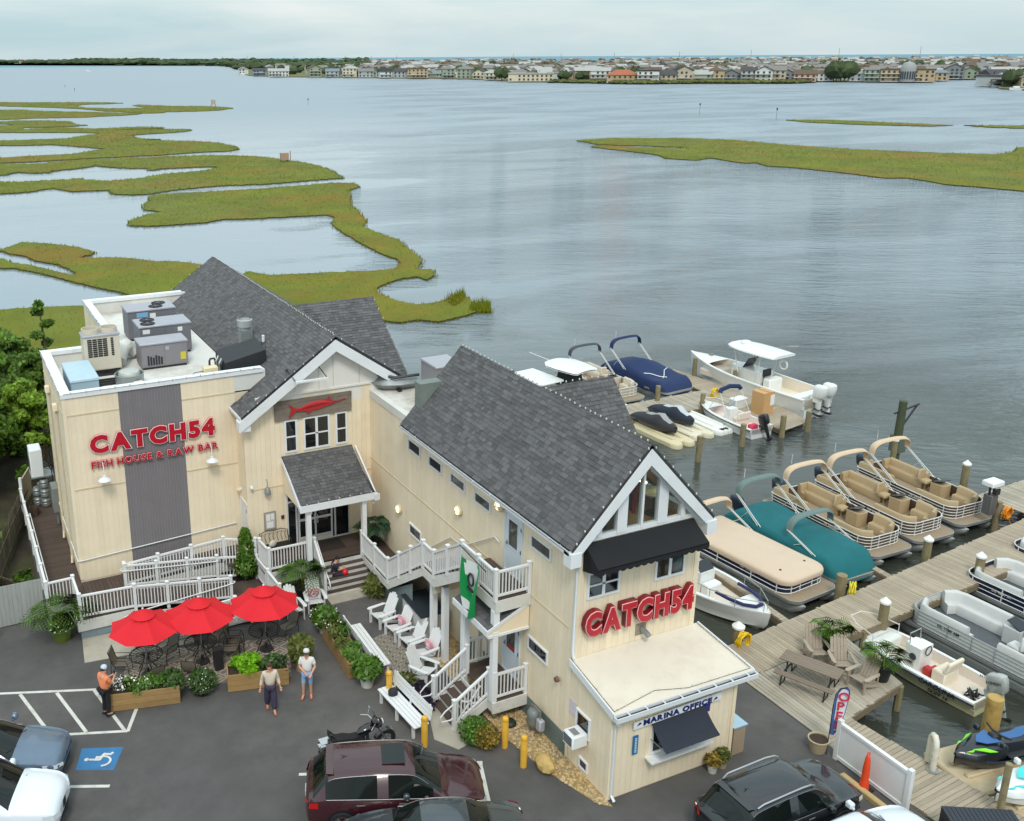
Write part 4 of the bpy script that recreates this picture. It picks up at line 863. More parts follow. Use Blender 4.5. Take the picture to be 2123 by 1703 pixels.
for pts in([(30.75,.75),(33.3,.75),(33.3,1.02),(30.75,1.02)],[(30.75,.72),(27.75,2.8),(26.95,2.8),(26.95,3.12),(27.75,3.12),(30.75,1.1)],[(26.95,2.75),(25.0,4.0),(25.0,4.37),(26.95,3.2)],[(25.0,4.0),(22.9,4.0),(22.9,4.37),(25.0,4.37)]):
 mb.poly3([(XO,y,z) for y,z in pts],(.04,0,0))
mb.build('stringer',riserw,OS,split=True)
mb = MB(); mb.box(XO,22.86,3.98,15.06,22.9,4.37); mb.build('landing_fascia',riserw,OS); mb = MB(); mb.box(XO+.04,25.0,3.7,15.06,25.05,4.3); mb.build('landing_fascia',creamw,OS); mb = MB(); mb.box(XO+.04,26.95,2.5,15.06,27.0,3.1); mb.box(XO+.04,27.0,3.0,15.0,27.7,3.08); mb.build('landing_box',creamw,OS)
railing(OS,(XO+.02,33.2,1.05),(XO+.02,30.72,1.05),sp=1.25); railing(OS,(XO+.02,30.72,1.05),(XO+.02,27.75,3.15),ends=(0,1),sp=1.0); railing(OS,(XO+.02,27.75,3.15),(XO+.02,26.95,3.15),ends=(0,1),sp=2); railing(OS,(XO+.02,26.95,3.15),(XO+.02,25.0,4.4),ends=(0,1),sp=1.0); railing(OS,(XO+.02,25.0,4.4),(XO+.02,22.92,4.4),ends=(0,1),sp=1.05); railing(OS,(XO+.02,22.92,4.4),(15.0,22.92,4.4),ends=(0,1),sp=1.2)
for x,y,z in((14.08,27.42,3.0),(14.1,26.6,2.9),(14.75,25.4,3.9),(13.9,23.0,4.0),(13.9,24.8,4.0)):
 mb = MB(); zb = 0 if y>25 else(3.42 if y<24 else 0); mb.box(x-.1,y-.1,zb,x+.1,y+.1,z); mb.build('column',creamw if y>25.3 and x>14.5 else white,OS)
rail_pipe(OS,[(15.0,30.6,2.0),(15.0,27.9,3.95),(15.0,27.0,4.0)]); rail_pipe(OS,[(15.0,26.9,4.1),(15.0,25.0,5.3),(15.0,24.7,5.25)])
# ---- lower side entry: landing, canopy and the steps down to the car park
LE = thing('side_entry_steps','short white railed steps up to the lower side door under a small shingled canopy','stairs',(13.8,24,0),world=True)
boards(LE,13.85,22.9,15.04,25.0,.86,along='x');
mb = MB(); mb.box(13.8,22.85,.45,15.05,22.9,.83); mb.box(13.8,22.9,.5,13.84,23.2,.83); mb.box(13.8,24.6,.5,13.84,25.0,.83); mb.build('fascia',riserw,LE,split=True)
N5 = 5; xs0,xs1 = 12.62,13.85
for i in range(N5):
 xa = xs0+(xs1-xs0)*i/N5; xb = xs0+(xs1-xs0)*(i+1)/N5; z = .86*(i+1)/N5
 mb = MB(); mb.box(xa,23.25,z-.86/N5,xa+.03,24.55,z-.035); mb.build('riser',riserw,LE)
 if i<N5-1:mb = MB(); mb.box(xa-.02,23.25,z-.035,xb+.01,24.55,z); mb.build('tread',deckm,LE)
mb = MB()
for y in(23.18,24.56):mb.poly3([(xs0-.06,y,0),(xs0+.3,y,0),(xs1,y,.5),(xs1,y,.84),(xs0-.06,y,.1)],(0,.05,0))
mb.build('stringer',riserw,LE,split=True)
for y in(23.2,24.6):railing(LE,(xs0+.02,y,.08),(xs1,y,.88),h=.95,sp=3,bal=.12); rail_pipe(LE,[(xs1,y,1.75),(xs0-.1,y,.9),(xs0-.3,y,.78),(xs0-.45,y,.62),(xs0-.42,y,.45),(xs0-.1,y,.42),(xs0+.02,y,.5)])
mb = MB(); mb.bar((12.75,23.2,.3),(13.55,23.2,1.35),.03,.05); mb.bar((13.4,23.2,.75),(12.9,23.2,1.0),.03,.05); mb.build('cross_brace',vinyl,LE,split=True)
railing(LE,(13.87,22.94,.86),(15.0,22.94,.86),sp=2); pass; railing(LE,(13.87,24.95,.86),(15.0,24.95,.86),ends=(0,1),sp=2)
for y in(22.98,24.85):mb = MB(); mb.box(13.78,y-.09,.86,13.96,y+.09,3.3); mb.build('canopy_post',white,LE)
cp_ = [(13.6,22.93,3.42),(13.6,25.05,3.42),(15.04,25.05,4.08),(15.04,22.93,4.08)]
slab(LE,cp_,.08,name='canopy_roof')
shingles(LE,(13.6,22.93,3.425),(0,1,0),(1.44,0,.66),2.12,math.hypot(1.44,.66),indiv=300)
mb = MB(); mb.poly3([(13.62,22.91,3.38),(15.04,22.91,4.04),(15.04,22.91,3.2),(13.62,22.91,3.2)],(0,.04,0)); mb.build('canopy_side',cream,LE); mb = MB(); mb.box(13.55,22.88,3.22,13.6,25.08,3.42); mb.poly3([(13.56,22.875,3.3),(15.05,22.875,3.98),(15.05,22.875,4.1),(13.56,22.875,3.42)],(0,.03,0)); mb.box(13.6,22.88,3.14,15.04,22.94,3.22); mb.build('canopy_fascia',white,LE)
# ---- fences at the left edge
picket = M('fence_picket',(92,84,66),.9,var=.25,scale=3,obj=.2,stretch=(4,4,.6),dirt=((60,66,40),.6,2))
FN = thing('picket_fence','weathered brown picket fence between the side deck and the trees','fence',(0,40,0),world=True)
fl = [at(-25,1180,1.7),at(0,1112,1.7),at(30,1045,1.7),at(58,985,1.7),at(88,925,1.7),at(106,898,1.7)]
pm_ = MB(); pm_.add([(-.045,-.01,0),(.045,-.01,0),(.045,-.01,1.6),(0,-.01,1.72),(-.045,-.01,1.6),(-.045,.01,0),(.045,.01,0),(.045,.01,1.6),(0,.01,1.72),(-.045,.01,1.6)],[(0,1,2,3,4),(9,8,7,6,5),(0,5,6,1),(1,6,7,2),(2,7,8,3),(3,8,9,4),(4,9,5,0)]); pm_ = pm_.mesh('picket',picket)
for a,b in zip(fl[:-1],fl[1:]):
 d = b-a; n = int(d.length/.14)
 for i in range(n):
  p = a+d*(i/n); pc('picket',pm_,FN,(p.x,p.y,random.uniform(-.06,.06)),(random.uniform(-.03,.03),random.uniform(-.03,.03),math.atan2(d.y,d.x)+random.uniform(-.06,.06)))
 mb = MB()
 for z in(.4,1.25):mb.bar((a.x+.05,a.y,z),(b.x+.05,b.y,z),.05,.09)
 mb.build('fence_rail',picket,FN,split=True)
ST = thing('stockade_fence','pale grey board fence closing the yard beside the palm pot','fence',(0,35.5,0),world=True)
grayb = M('grey_fence_board',(158,160,156),.85,var=.12,scale=2,obj=.06,stretch=(6,6,.7))
for i in range(46):
 x = 1.98-.075-i*.15; pc('board',boxmesh('board',(.144,.022,1.62+0*i),grayb),ST,(x,35.5,.83),(0,random.uniform(-.006,.006),0))
mb = MB(); mb.box(-4.9,35.52,.3,1.98,35.58,.4); mb.box(-4.9,35.52,1.25,1.98,35.58,1.35); mb.build('fence_rail',grayb,ST,split=True)
BP = thing('leaning_fence_panel','loose picket panel leaning in the dark yard behind the board fence','fence panel',(.9,38.3,0),-.9)
for i in range(8):link('picket',pm_,BP,(-.6+i*.17,0,.02),(.5,0,0),(1,1,.55))
mb = MB(); mb.bar((-.75,-.38,.75),(.75,-.38,.75),.04,.08); mb.build('fence_rail',picket,BP)
# ------------------------------------------------------------------ docks
plankm = M('dock_plank',(166,152,132),.9,var=.14,scale=3,obj=.13,stretch=(7,.8,4),bump=.25,bscale=50,dirt=((130,120,104),.5,.7))
plankg = M('dock_plank_grey',(168,158,142),.9,var=.14,scale=3,obj=.15,stretch=(7,.8,4),bump=.25,bscale=50,dirt=((118,112,98),.5,.7))
plankx = M('dock_plank_cross',(162,149,130),.9,var=.14,scale=3,obj=.14,stretch=(.8,7,4),bump=.25,bscale=50,dirt=((120,110,94),.5,.7))
timber = M('dock_timber',(120,106,84),.9,var=.2,scale=3)
pilem = M('piling_wood',(134,122,92),.9,var=.25,scale=5,obj=.1,stretch=(3,3,.5),dirt=((70,72,40),.7,3))
capm = M('piling_cap',(226,226,222),.5,var=.03)
def dock(name,label,quad,mat,across=True,group='docks',th=.04,w=.145,z=0.0):
 """planks laid across the run a->b between two long edges; quad = (a0,a1,b1,b0): long edges a0->a1 and b0->b1"""
 a0,a1,b1,b0 = [Vector((p[0],p[1],0)) for p in quad]; t = thing(name,label,'dock',(a0.x,a0.y,z),world=True)
 L = ((a1-a0).length+(b1-b0).length)/2; n = int(L/w)
 cache = {}
 for i in range(n):
  s = (i+.5)/n; p = a0+(a1-a0)*s; q = b0+(b1-b0)*s; d = q-p; ln = round(d.length+random.uniform(-.03,.03),1)
  k = max(ln,.3)
  if k not in cache:cache[k] = boxmesh('plank',(w-.012,k,th),mat) if mat is not plankx else boxmesh('plank',(k,w-.012,th),mat)
  c = (p+q)/2; ang = math.atan2(d.y,d.x)-(math.pi/2 if mat is not plankx else 0)
  pc('plank',cache[k],t,(c.x,c.y,z-th/2+random.uniform(-.004,.004)),(random.uniform(-.004,.004),random.uniform(-.004,.004),ang))
 for p,q in((a0,a1),(b0,b1)):
  mb = MB(); mb.bar((p.x,p.y,z-.17),(q.x,q.y,z-.17),.06,.24); mb.build('stringer',timber,t)
  m = max(1,int((q-p).length/3))
  for j in range(m+1):
   c = p+(q-p)*(j/m)*.98; mb = MB(); mb.cyl((c.x,c.y),.12,z-2.2,z-.06,8); mb.build('dock_pile',pilem,t)
 return t
dock('main_dock','long sun bleached plank dock running out between the two rows of boats',[(19.95,22.75),(43.6,25.42),(43.9,22.95),(19.95,21.25)],plankm)
dock('seating_dock','square plank platform with the picnic table and grey chairs',[(22.6,21.4),(27.75,21.74),(27.2,19.02),(22.6,18.15)],plankg)
dock('walkway_dock','plank walkway with cross boards between the white fence panel and the jet skis',[(22.5,18.2),(22.9,9.5),(25.6,9.5),(24.2,18.45)],plankx)
dock('dock_finger','yellowish narrow finger dock beside the white speedboat',[(26.95,23.6),(27.3,29.5),(27.6,29.5),(27.25,23.6)],plankx,z=-.35)
dock('dock_finger','narrow grey finger dock between the green covered boat and the tan furnished one',[(33.25,24.4),(33.5,30.5),(33.8,30.5),(33.55,24.4)],plankx,z=-.35)
dock('back_dock','weathered plank dock behind the gable where covered boats and jet skis lie',[(36.2,46.8),(45.4,47.0),(45.9,44.3),(35.8,44.3)],plankg,z=-.6)
dock('back_dock','weathered plank dock arm reaching along the white centre console boat',[(42.7,45.0),(42.45,39.3),(45.0,39.8),(46.0,45.0)],plankx,z=-.6)
dock('dock_finger','far plank finger beside the blue covered pontoon boat',[(43.2,46.9),(43.0,51.0),(44.6,51.3),(45.2,46.9)],plankx,z=-.6)
def piling(x,y,top,label,cap=True,r=.17,base=-2.5,group='dock pilings',mat=None):
 t = thing('piling',label,'piling',(x,y,0),0,group); mb = MB(); mb.tube([(0,0,base),(random.uniform(-.03,.03),0,top)],[r*1.05,r],12); mb.build('post',mat or pilem,t)
 if cap:mb = MB(); mb.lathe([(r+.03,top-.02),(r+.03,top+.05),(0,top+.24)],12); mb.build('cap',capm,t)
 return t
piling(29.85,22.02,.75,'white capped piling at the dock edge behind the moored skiff bow')
piling(36.2,22.85,.75,'white capped piling between the two grey pontoon bows')
piling(35.6,24.75,.75,'white capped piling at the dock beside the open tan pontoon boats')
piling(30.3,24.35,.6,'bare yellowish piling wound with yellow hose at the tan covered boat',False,.2)
piling(24.15,23.35,.5,'low white topped piling with yellow hose beside the speedboat',True,.2)
piling(42.2,26.3,.5,'short brown piling at the dock end with an orange hose',False,.16)
piling(43.9,29.2,.9,'white capped piling in the water behind the furthest tan pontoon boat',True)
piling(43.5,32.9,.9,'slim white capped piling at the stern of the furthest tan pontoon boat',True,.13)
piling(27.95,16.4,.9,'stubby rust stained piling standing in the basin by the green trimmed jet ski',False,.24,mat=M('rusty_pile',(176,146,84),.9,var=.2,scale=4,dirt=((120,70,30),.8,3)))
for u,v,top,l in((1451,905,.45,'green stained mooring piling standing alone in the water beyond the gable'),(1542,880,.3,'mooring piling off the stern of the small white skiff'),(1625,862,.3,'mooring piling at the corner of the back dock arm'),(1678,853,.25,'mooring piling under the twin white engines')):
 p = at(u,v,top-.0); piling(p.x,p.y,top,l,False,.16)
for x,y,top,l in((44.9,49.6,.6,'thin piling on the back dock beyond the blue cover'),(45.6,46.6,.5,'piling at the far corner of the back dock'),(46.3,45.0,.7,'piling beside the white centre console boat amidships'),(39.4,46.6,.35,'piling between the tan and the blue covered pontoon boats'),(40.9,44.25,.35,'brown piling at the near edge of the back dock'),(46.5,49.9,.6,'piling near the white centre console bow')):
 piling(x,y,top,l,False,.15)
UP = thing('utility_pole','thick green stained pole with a lamp arm standing in the water','pole',(44.6,33.7,0)); mb = MB(); mb.tube([(0,0,-3),(.1,0,2.6)],[.24,.2],12); mb.build('post',M('green_pole',(72,78,58),.9,var=.25,scale=4),UP)
mb = MB(); mb.tube([(-.45,0,2.0),(1.6,.2,2.15)],.05,6); mb.tube([(.1,0,1.0),(1.45,.2,2.1)],.06,6); mb.build('arm',darkm,UP,split=True); mb = MB(); mb.box(-.15,-.3,-.2,.4,.3,.7); mb.build('box',M('green_box',(92,100,88),.7),UP)
# ------------------------------------------------------------------ outboard motors, hulls, pontoon boats
alum = M('boat_aluminium',(176,178,176),.38,metal=.55,var=.1,scale=3,dirt=((120,116,100),.35,1.5))
alw = M('rail_white',(214,214,210),.4,var=.03)
vint = M('tan_vinyl',(172,150,116),.55,var=.06,scale=2,isl=.04)
ving = M('grey_vinyl',(196,196,194),.55,var=.05,scale=2)
gel = M('gelcoat_white',(226,228,226),.25,var=.03,coat=.3,dirt=((196,190,170),.25,1.2))
nonsk = M('deck_liner',(214,202,188),.6,var=.05)
def outboard(par,loc,mat,rz=0.0,s=1.0,tilt=0.0,name='outboard_motor',text=None,tcol=None):
 """engine hung on a transom at loc; its back points to local -y"""
 o = link(name,None,par,loc,(tilt,0,rz),(s,s,s)) if False else None
 mb = MB(); rows = []
 for k,(z,a,b,yc) in enumerate(((.0,.16,.25,-.28),(.08,.19,.31,-.29),(.4,.19,.34,-.32),(.54,.165,.30,-.34),(.6,.10,.2,-.34),(.62,.02,.05,-.34))):
  rows.append([(a*math.copysign(abs(math.cos(t))**.6,math.cos(t)),yc+b*math.copysign(abs(math.sin(t))**.6,math.sin(t)),z) for t in[2*math.pi*i/14 for i in range(14)]])
 mb.grid(rows,True); e = mb.build(name,mat,par,loc=loc,rot=(tilt,0,rz),sc=(s,s,s))
 mb = MB(); mb.grid([[(a*math.cos(t),-.28+b*math.sin(t),z) for t in[2*math.pi*i/10 for i in range(10)]]for z,a,b in((0,.12,.17),(-.25,.09,.15),(-.6,.06,.12),(-.95,.04,.1))],True); mb.box(-.11,-.28,-.25,.11,.12,.05); mb.build('motor_leg',mat if mat is not darkm else darkm,e)
 mb = MB(); mb.tube([(0,-.55,-.85),(0,-.3,-.85),(0,-.02,-.85)],[.03,.075,.03],8); mb.box(-.16,-.45,-.58,.16,-.1,-.56)
 for i in range(3):t = i*2.094; mb.add([(0,-.52,-.85),(.13*math.cos(t),-.54,-.85+.13*math.sin(t)),(.13*math.cos(t+.6),-.49,-.85+.13*math.sin(t+.6))],[(0,1,2)])
 mb.build('gearcase',darkm,e)
 if text:
  me,w = letter_mesh(text,.13,.008,tcol or darkm,.004); link('lettering',me,e,(-.215,-.55,.3),(0,0,math.pi/2))
  me,w = letter_mesh(text,.13,.008,tcol or darkm,.004); link('lettering',me,e,(.225,-.1,.3),(0,0,-math.pi/2+math.pi) if False else(0,0,math.pi/2))
 return e
def rrect(w,y0,y1,rb,rs=.12,n=6):
 """rounded deck outline, bow (y1) corners rounder; counter-clockwise from stern starboard"""
 P = []
 for cx,cy,r,a0 in((w/2-rs,y0+rs,rs,-90),(w/2-rb,y1-rb,rb,0),(-w/2+rb,y1-rb,rb,90),(-w/2+rs,y0+rs,rs,180)):
  for i in range(n+1):t = rad(a0+90*i/n); P.append((cx+r*math.cos(t),cy+r*math.sin(t)))
 return P
def ring(mb,P,z0,z1,th=.03):
 n = len(P); c = (0,sum(p[1]for p in P)/n)
 Q = [(p[0]*(1-th/1.2),c[1]+(p[1]-c[1])*(1-th/3)) for p in P]
 vs = [(x,y,z0) for x,y in P]+[(x,y,z1) for x,y in P]+[(x,y,z1) for x,y in Q]+[(x,y,z0) for x,y in Q]
 fs = []
 for i in range(n):
  j = (i+1)%n
  for k in range(3):fs.append((k*n+i,k*n+j,(k+1)*n+j,(k+1)*n+i))
 mb.add(vs,fs)
def couch(par,pts,mat,z=.6,depth=.5,back=.34,name='couch',seat=.38):
 """upholstered bench along a polyline whose back is on the right-hand side of the walking direction"""
 P = [Vector((x,y,0)) for x,y in pts]; rows = []
 for i,p in enumerate(P):
  d = (P[min(i+1,len(P)-1)]-P[max(i-1,0)]).normalized(); nr = Vector((-d.y,d.x,0))
  prof = ((.0,0),(.0,back+seat),(.05,back+seat+.06),(.13,back+seat+.06),(.19,back+seat),(.21,seat+.06),(.24,seat),(depth-.04,seat),(depth,seat-.05),(depth,0))
  rows.append([tuple(p+nr*a+Vector((0,0,z+b))) for a,b in prof])
 mb = MB(); mb.grid(rows); n = len(rows[0]); mb.add(rows[0],[tuple(range(n-1,-1,-1))]); mb.add(rows[-1],[tuple(range(n))])
 for i in range(1,len(P)-1,2):pass
 return mb.build(name,mat,par,sharp=50)
def pontoon(name,label,loc,rz,L=6.8,W=2.5,skin=None,seat=None,floor=None,rails=alw,bim=None,motor=None,cover=None,open_=True,group='pontoon boats at the docks',nr=4,text=None,layout='tan',rimm=None):
 """bow towards local +y; z = 0 is the waterline"""
 t = thing(name,label,'boat',loc,rz,group); skin = skin or M('brown_panel',(88,72,58),.5,var=.08); floor = floor or M('boat_floor_tan',(150,132,110),.85,var=.08,scale=6)
 y0,y1 = -L/2,L/2
 for sx in(-1,1):
  mb = MB(); pts = [(sx*W*.34,y0+.2,.1),(sx*W*.34,y1-1.1,.1),(sx*W*.34,y1-.5,.16),(sx*W*.34,y1-.12,.34),(sx*W*.34,y1-.02,.42)]
  mb.tube(pts,[.32,.32,.28,.12,.03],14); mb.build('pontoon_tube',alum,t)
 dk = rrect(W,y0+.35,y1-.15,.45,.1)
 mb = MB(); mb.prism(dk,.50,.58); mb.build('deck',floor,t)
 mb = MB(); ring(mb,[(x*1.012,y*1.005) for x,y in dk],.47,.595,.03); mb.build('deck_rim',rimm or alum,t)
 fy0,fy1 = y0+.75,y1-.75; fw = W-.16; fp = rrect(fw,fy0,fy1,.55,.15)
 if not(cover and cover[0]=='full'):
  mb = MB(); ring(mb,fp,.62,1.16 if not cover else 1.1,.03); mb.build('fence_panel',skin,t)
  for k in range(nr+1):
   z = .62+.56*k/nr
   if cover and k==nr:continue
   mb = MB(); mb.tube([(x*1.01,y*1.003,z) for x,y in fp],.018 if 0<k<nr else.024,5,closed=True); mb.build('fence_rail',rails,t)
  for x,y in[fp[i]for i in(0,6,8,12,14,19,21,27)]+[(fw/2,fy0+L*.3),(fw/2,fy0+L*.55),(-fw/2,fy0+L*.3),(-fw/2,fy0+L*.55),(-fw/2,fy0+L*.42),(.35,fy1),(-.35,fy1)]:
   mb = MB(); mb.tube([(x*1.01,y*1.003,.58),(x*1.01,y*1.003,1.2)],.022,6); mb.build('fence_post',rails,t)
 if text:
  for sx in(1,-1):
   me,w = letter_mesh(text[0],.16,.008,text[1],.004); link('lettering',me,t,(sx*(fw/2+.03),(-.3 if sx>0 else.6)+fy1*.4 if 0 else fy1-2.2+(0 if sx>0 else 1.0),.92),(0,0,sx*math.pi/2))
 if open_:
  seat = seat or vint; iw = fw/2-.05
  if layout=='tan':
   couch(t,[(iw,fy0+L*.50),(iw,fy1-.75),(iw-.12,fy1-.35),(iw-.5,fy1-.1)],seat); couch(t,[(-.5,fy1-.1),(-iw+.12,fy1-.35),(-iw,fy1-.75),(-iw,fy0+L*.58)],seat)
   couch(t,[(iw*.3,fy0+.08),(iw,fy0+.08),(iw,fy0+L*.30)],seat,back=.42); couch(t,[(-iw,fy0+L*.34),(-iw,fy0+.12),(-iw*.4,fy0+.08)],seat,back=.3)
   hx,hy = -iw+.35,fy0+L*.47
  else:
   couch(t,[(iw,fy0+L*.42),(iw,fy1-.75),(iw-.12,fy1-.35),(iw-.55,fy1-.1)],seat); couch(t,[(-.55,fy1-.1),(-iw+.12,fy1-.35),(-iw,fy1-.75),(-iw,fy0+L*.46)],seat)
   couch(t,[(-iw,fy0+L*.3),(-iw,fy0+.1),(iw,fy0+.1),(iw,fy0+L*.2)],seat)
   hx,hy = iw-.42,fy0+L*.36
  mb = MB(); mb.prism([(hx-.34,hy-.28),(hx+.34,hy-.28),(hx+.34,hy+.3),(hx+.2,hy+.4),(hx-.2,hy+.4),(hx-.34,hy+.3)],.6,1.22); hc = mb.build('helm_console',seat,t)
  mb = MB(); mb.poly3([(hx-.3,hy-.25,1.23),(hx+.3,hy-.25,1.23),(hx+.26,hy+.28,1.42),(hx-.26,hy+.28,1.42)],(0,0,.03)); mb.build('dashboard',M('dash_dark',(34,36,44),.3,var=.15),hc)
  mb = MB(); mb.tube([(hx+.17*math.cos(a),hy-.36+.02*math.sin(a),1.2+.17*math.sin(a)) for a in[i*.5236 for i in range(12)]],.018,5,closed=True); mb.tube([(hx-.16,hy-.36,1.2),(hx+.16,hy-.36,1.2)],.014,5); mb.build('steering_wheel',darkm,hc)
  for cx,cy in((hx,hy-.85),(hx*-.2,hy-.5)) if layout!='tan' else((hx,hy-.8),):
   mb = MB(); mb.cham(cx-.24,cy-.24,.95,cx+.24,cy+.22,1.1,.06); mb.cham(cx-.24,cy-.36,1.02,cx+.24,cy-.22,1.55,.06); mb.cyl((cx,cy-.02),.05,.58,.95,8); mb.build('captain_chair',seat,t)
 if cover:
  kind,cm = cover[0],cover[1]
  if kind=='flat':
   rows = []
   for s,z in((1.03,.98),(1.035,1.12),(1.02,1.2),(.96,1.25),(.8,1.29),(.45,1.33),(.05,1.34)):
    rows.append([(x*s,(fy0+fy1)/2+(y-(fy0+fy1)/2)*(s if s>.9 else s*1.02),z+.02*math.sin(y*3+x*2)*(s<.95)) for x,y in fp])
   mb = MB(); mb.grid(rows,True); mb.add(rows[-1],[tuple(range(len(fp)))]); c = mb.build('mooring_cover',cm,t,sharp=80)
   for i in range(6):mb = MB(); a = -1 if i%2 else 1; mb.cyl((a*.72,fy0+1.0+i//2*1.9),.05,1.28,1.31,8); mb.build('vent',darkm,c)
  else:
   N_,K = 26,19; rows = []; q = rrect(W*1.02,y0+.35,y1-.1,.5,.12,3)
   for i in range(N_):
    s = i/(N_-1); y = y0+.3+(L-.42)*s; edge = min(1,min(s,1-s)*9); hw = W/2*(1.02 if 0<i<N_-1 else.96)*(1-.25*max(0,(s-.9)/.1)**2)
    row = []
    for k in range(K):
     u = -1+2*k/(K-1); pk = cover[2](s) if len(cover)>2 else.25*math.sin(math.pi*s)+.12*math.sin(3*math.pi*s+.4)
     top = 1.22+pk*(1-abs(u)**1.4*.85)-.06*math.sin(9*s+2*u)*(1-abs(u))-.05*abs(math.sin(14*s))*abs(u)
     zz = .42+(top-.42)*edge**.6 if abs(u)<.86 else.42+(1.18-.42)*edge**.6*(1-(abs(u)-.86)/.14)
     row.append((hw*max(-1,min(1,u*1.16)) if abs(u)<.86 else math.copysign(hw*(1+.05*math.sin(s*40)*(abs(u)-.86)/.14),u),y,zz))
    rows.append(row)
   mb = MB(); mb.grid(rows); c = mb.build('mooring_cover',cm,t,sharp=80)
   if len(cover)>3:
    for u0 in(-.35,.3):
     mb = MB(); mb.tube([tuple(Vector(rows[int(N_*.62+j*1.6)][k])+Vector((0,0,.03))) for j,k in enumerate((3,6,9,11) if u0<0 else(15,13,11,9))],.03,4); mb.build('cover_strap',MATS['white_vinyl'],c)
 if bim:
  for bm,yb,lean,hz in bim:
   a = W/2-.04; pts = []
   for i in range(15):
    th_ = math.pi*i/14; x = a*math.copysign(abs(math.cos(th_))**.55,math.cos(th_)); z = hz-.62+.62*math.sin(th_)**.6
    pts.append((x,yb,z))
   rows = []
   for p in pts:
    prof = [(.02,.0),(.2,.07),(.34,.02),(.36,-.05),(.2,-.06),(.02,-.05)]; rows.append([(p[0],p[1]-.18+q[0],p[2]+q[1]) for q in prof])
   mb = MB(); mb.grid(rows,True); n6 = len(rows[0]); mb.add(rows[0],[tuple(range(n6-1,-1,-1))]); mb.add(rows[-1],[tuple(range(n6))]); b_ = mb.build('bimini_canvas',bm,t,sharp=60)
   for sx in(-1,1):
    for dy in(0,.12):
     mb = MB(); mb.tube([(sx*a,yb-.1+dy,hz-.6),(sx*(a+.0),yb+lean+dy*1.5,1.18)],.02,6); mb.build('bimini_strut',alw,b_)
    mb = MB(); mb.tube([(sx*a,yb+lean*.55,1.18+(hz-1.8)*.45),(sx*a,yb+lean*.25,1.18)],.014,5); mb.build('bimini_strut',alw,b_)
   mb = MB(); mb.cyl((a*.5,yb-.3),.015,hz-.05,hz+.4,5); mb.build('light_mast',alw,b_)
 if motor:outboard(t,(0,y0+.42,.75),motor,0,1.05)
 return t
navym = M('outboard_navy',(40,48,66),.3,var=.1,coat=.4)
tanc = M('tan_canvas',(206,182,154),.85,var=.05,scale=2,bump=.15)
greenc = M('green_canvas',(14,98,104),.85,var=.10,scale=1.5,bump=.15,dirt=((20,84,86),.5,1))
greyc = M('grey_green_canvas',(104,124,122),.85,var=.08)
blackc = M('charcoal_canvas',(70,74,80),.85,var=.08)
bluec = M('blue_canvas',(28,46,86),.85,var=.08,scale=2)
R180 = math.pi
pontoon('pontoon_boat','pontoon boat under a smooth tan cover with dark blue sides',(29.4,28.2,WZ),R180+.10,7.0,2.65,skin=M('navy_panel',(30,36,62),.4,var=.06),open_=False,cover=('flat',M('tan_cover',(204,182,160),.85,var=.03,scale=1.5,bump=.1)),bim=[(tanc,-2.4,1.2,2.35)],nr=3,motor=darkm,text=('DL 7218 AT',M('letter_silver',(190,190,190),.4)))
pontoon('pontoon_boat','pontoon boat wrapped in a teal green cover with folded biminis above',(32.35,28.65,WZ),R180+.02,7.1,2.5,open_=False,cover=('full',greenc),bim=[(greyc,-2.3,1.3,2.75),(greyc,.7,1.3,2.3)],motor=navym)
tanboat = pontoon('pontoon_boat','open pontoon boat with tan seats next to the teal green covered boat',(35.45,29.35,WZ),R180,6.9,2.5,bim=[(tanc,-1.9,1.5,2.75)],motor=navym,text=('DL 6054 AF',M('letter_cream',(214,206,190),.4)))
dup(tanboat,(38.35,29.5,WZ),R180-.01,'open pontoon boat with tan seats, the middle one of three')
dup(tanboat,(41.5,29.8,WZ),R180-.03,'open pontoon boat with tan seats nearest the end of the dock')
gb = pontoon('pontoon_boat','grey and white pontoon boat with open helm beside the little skiff',(32.75,19.55,WZ),.06,6.9,2.6,skin=M('pale_panel',(196,200,198),.5,var=.04),seat=ving,floor=M('boat_floor_grey',(84,88,92),.85,var=.1,scale=6),rails=alum,nr=4,layout='grey',text=('DL 1786 AM',darkm))
pontoon('pontoon_boat','white and navy striped pontoon boat behind the grey one at the right edge',(36.9,20.4,WZ),.06,6.9,2.6,skin=MATS['navy_panel'],seat=ving,floor=MATS['boat_floor_grey'],rails=alw,nr=3,layout='grey',text=('DL 4861 AT',alw))
pontoon('pontoon_boat','pontoon boat with pale curved bow seat at the far right edge',(40.8,21.2,WZ),.06,6.9,2.6,skin=MATS['navy_panel'],seat=ving,floor=MATS['boat_floor_grey'],rails=alw,nr=3,layout='grey')
pontoon('pontoon_boat','pontoon boat under a peaked navy blue cover at the back dock',(41.3,50.3,WZ),R180+.1,6.8,2.6,skin=M('silver_panel',(176,178,178),.45,var=.05),open_=False,cover=('full',bluec,lambda s:.5*math.exp(-((s-.45)/.2)**2)+.1*math.sin(6*s),1),bim=[(bluec,-1.9,1.3,2.9)])
pontoon('pontoon_boat','beige pontoon boat with a charcoal bimini beside the blue covered one',(37.6,50.2,WZ),R180+.03,6.8,2.5,skin=M('beige_panel',(176,166,150),.5,var=.06),seat=M('beige_vinyl',(200,188,170),.6,var=.06),bim=[(blackc,-1.6,1.5,2.9)],motor=navym,nr=3)
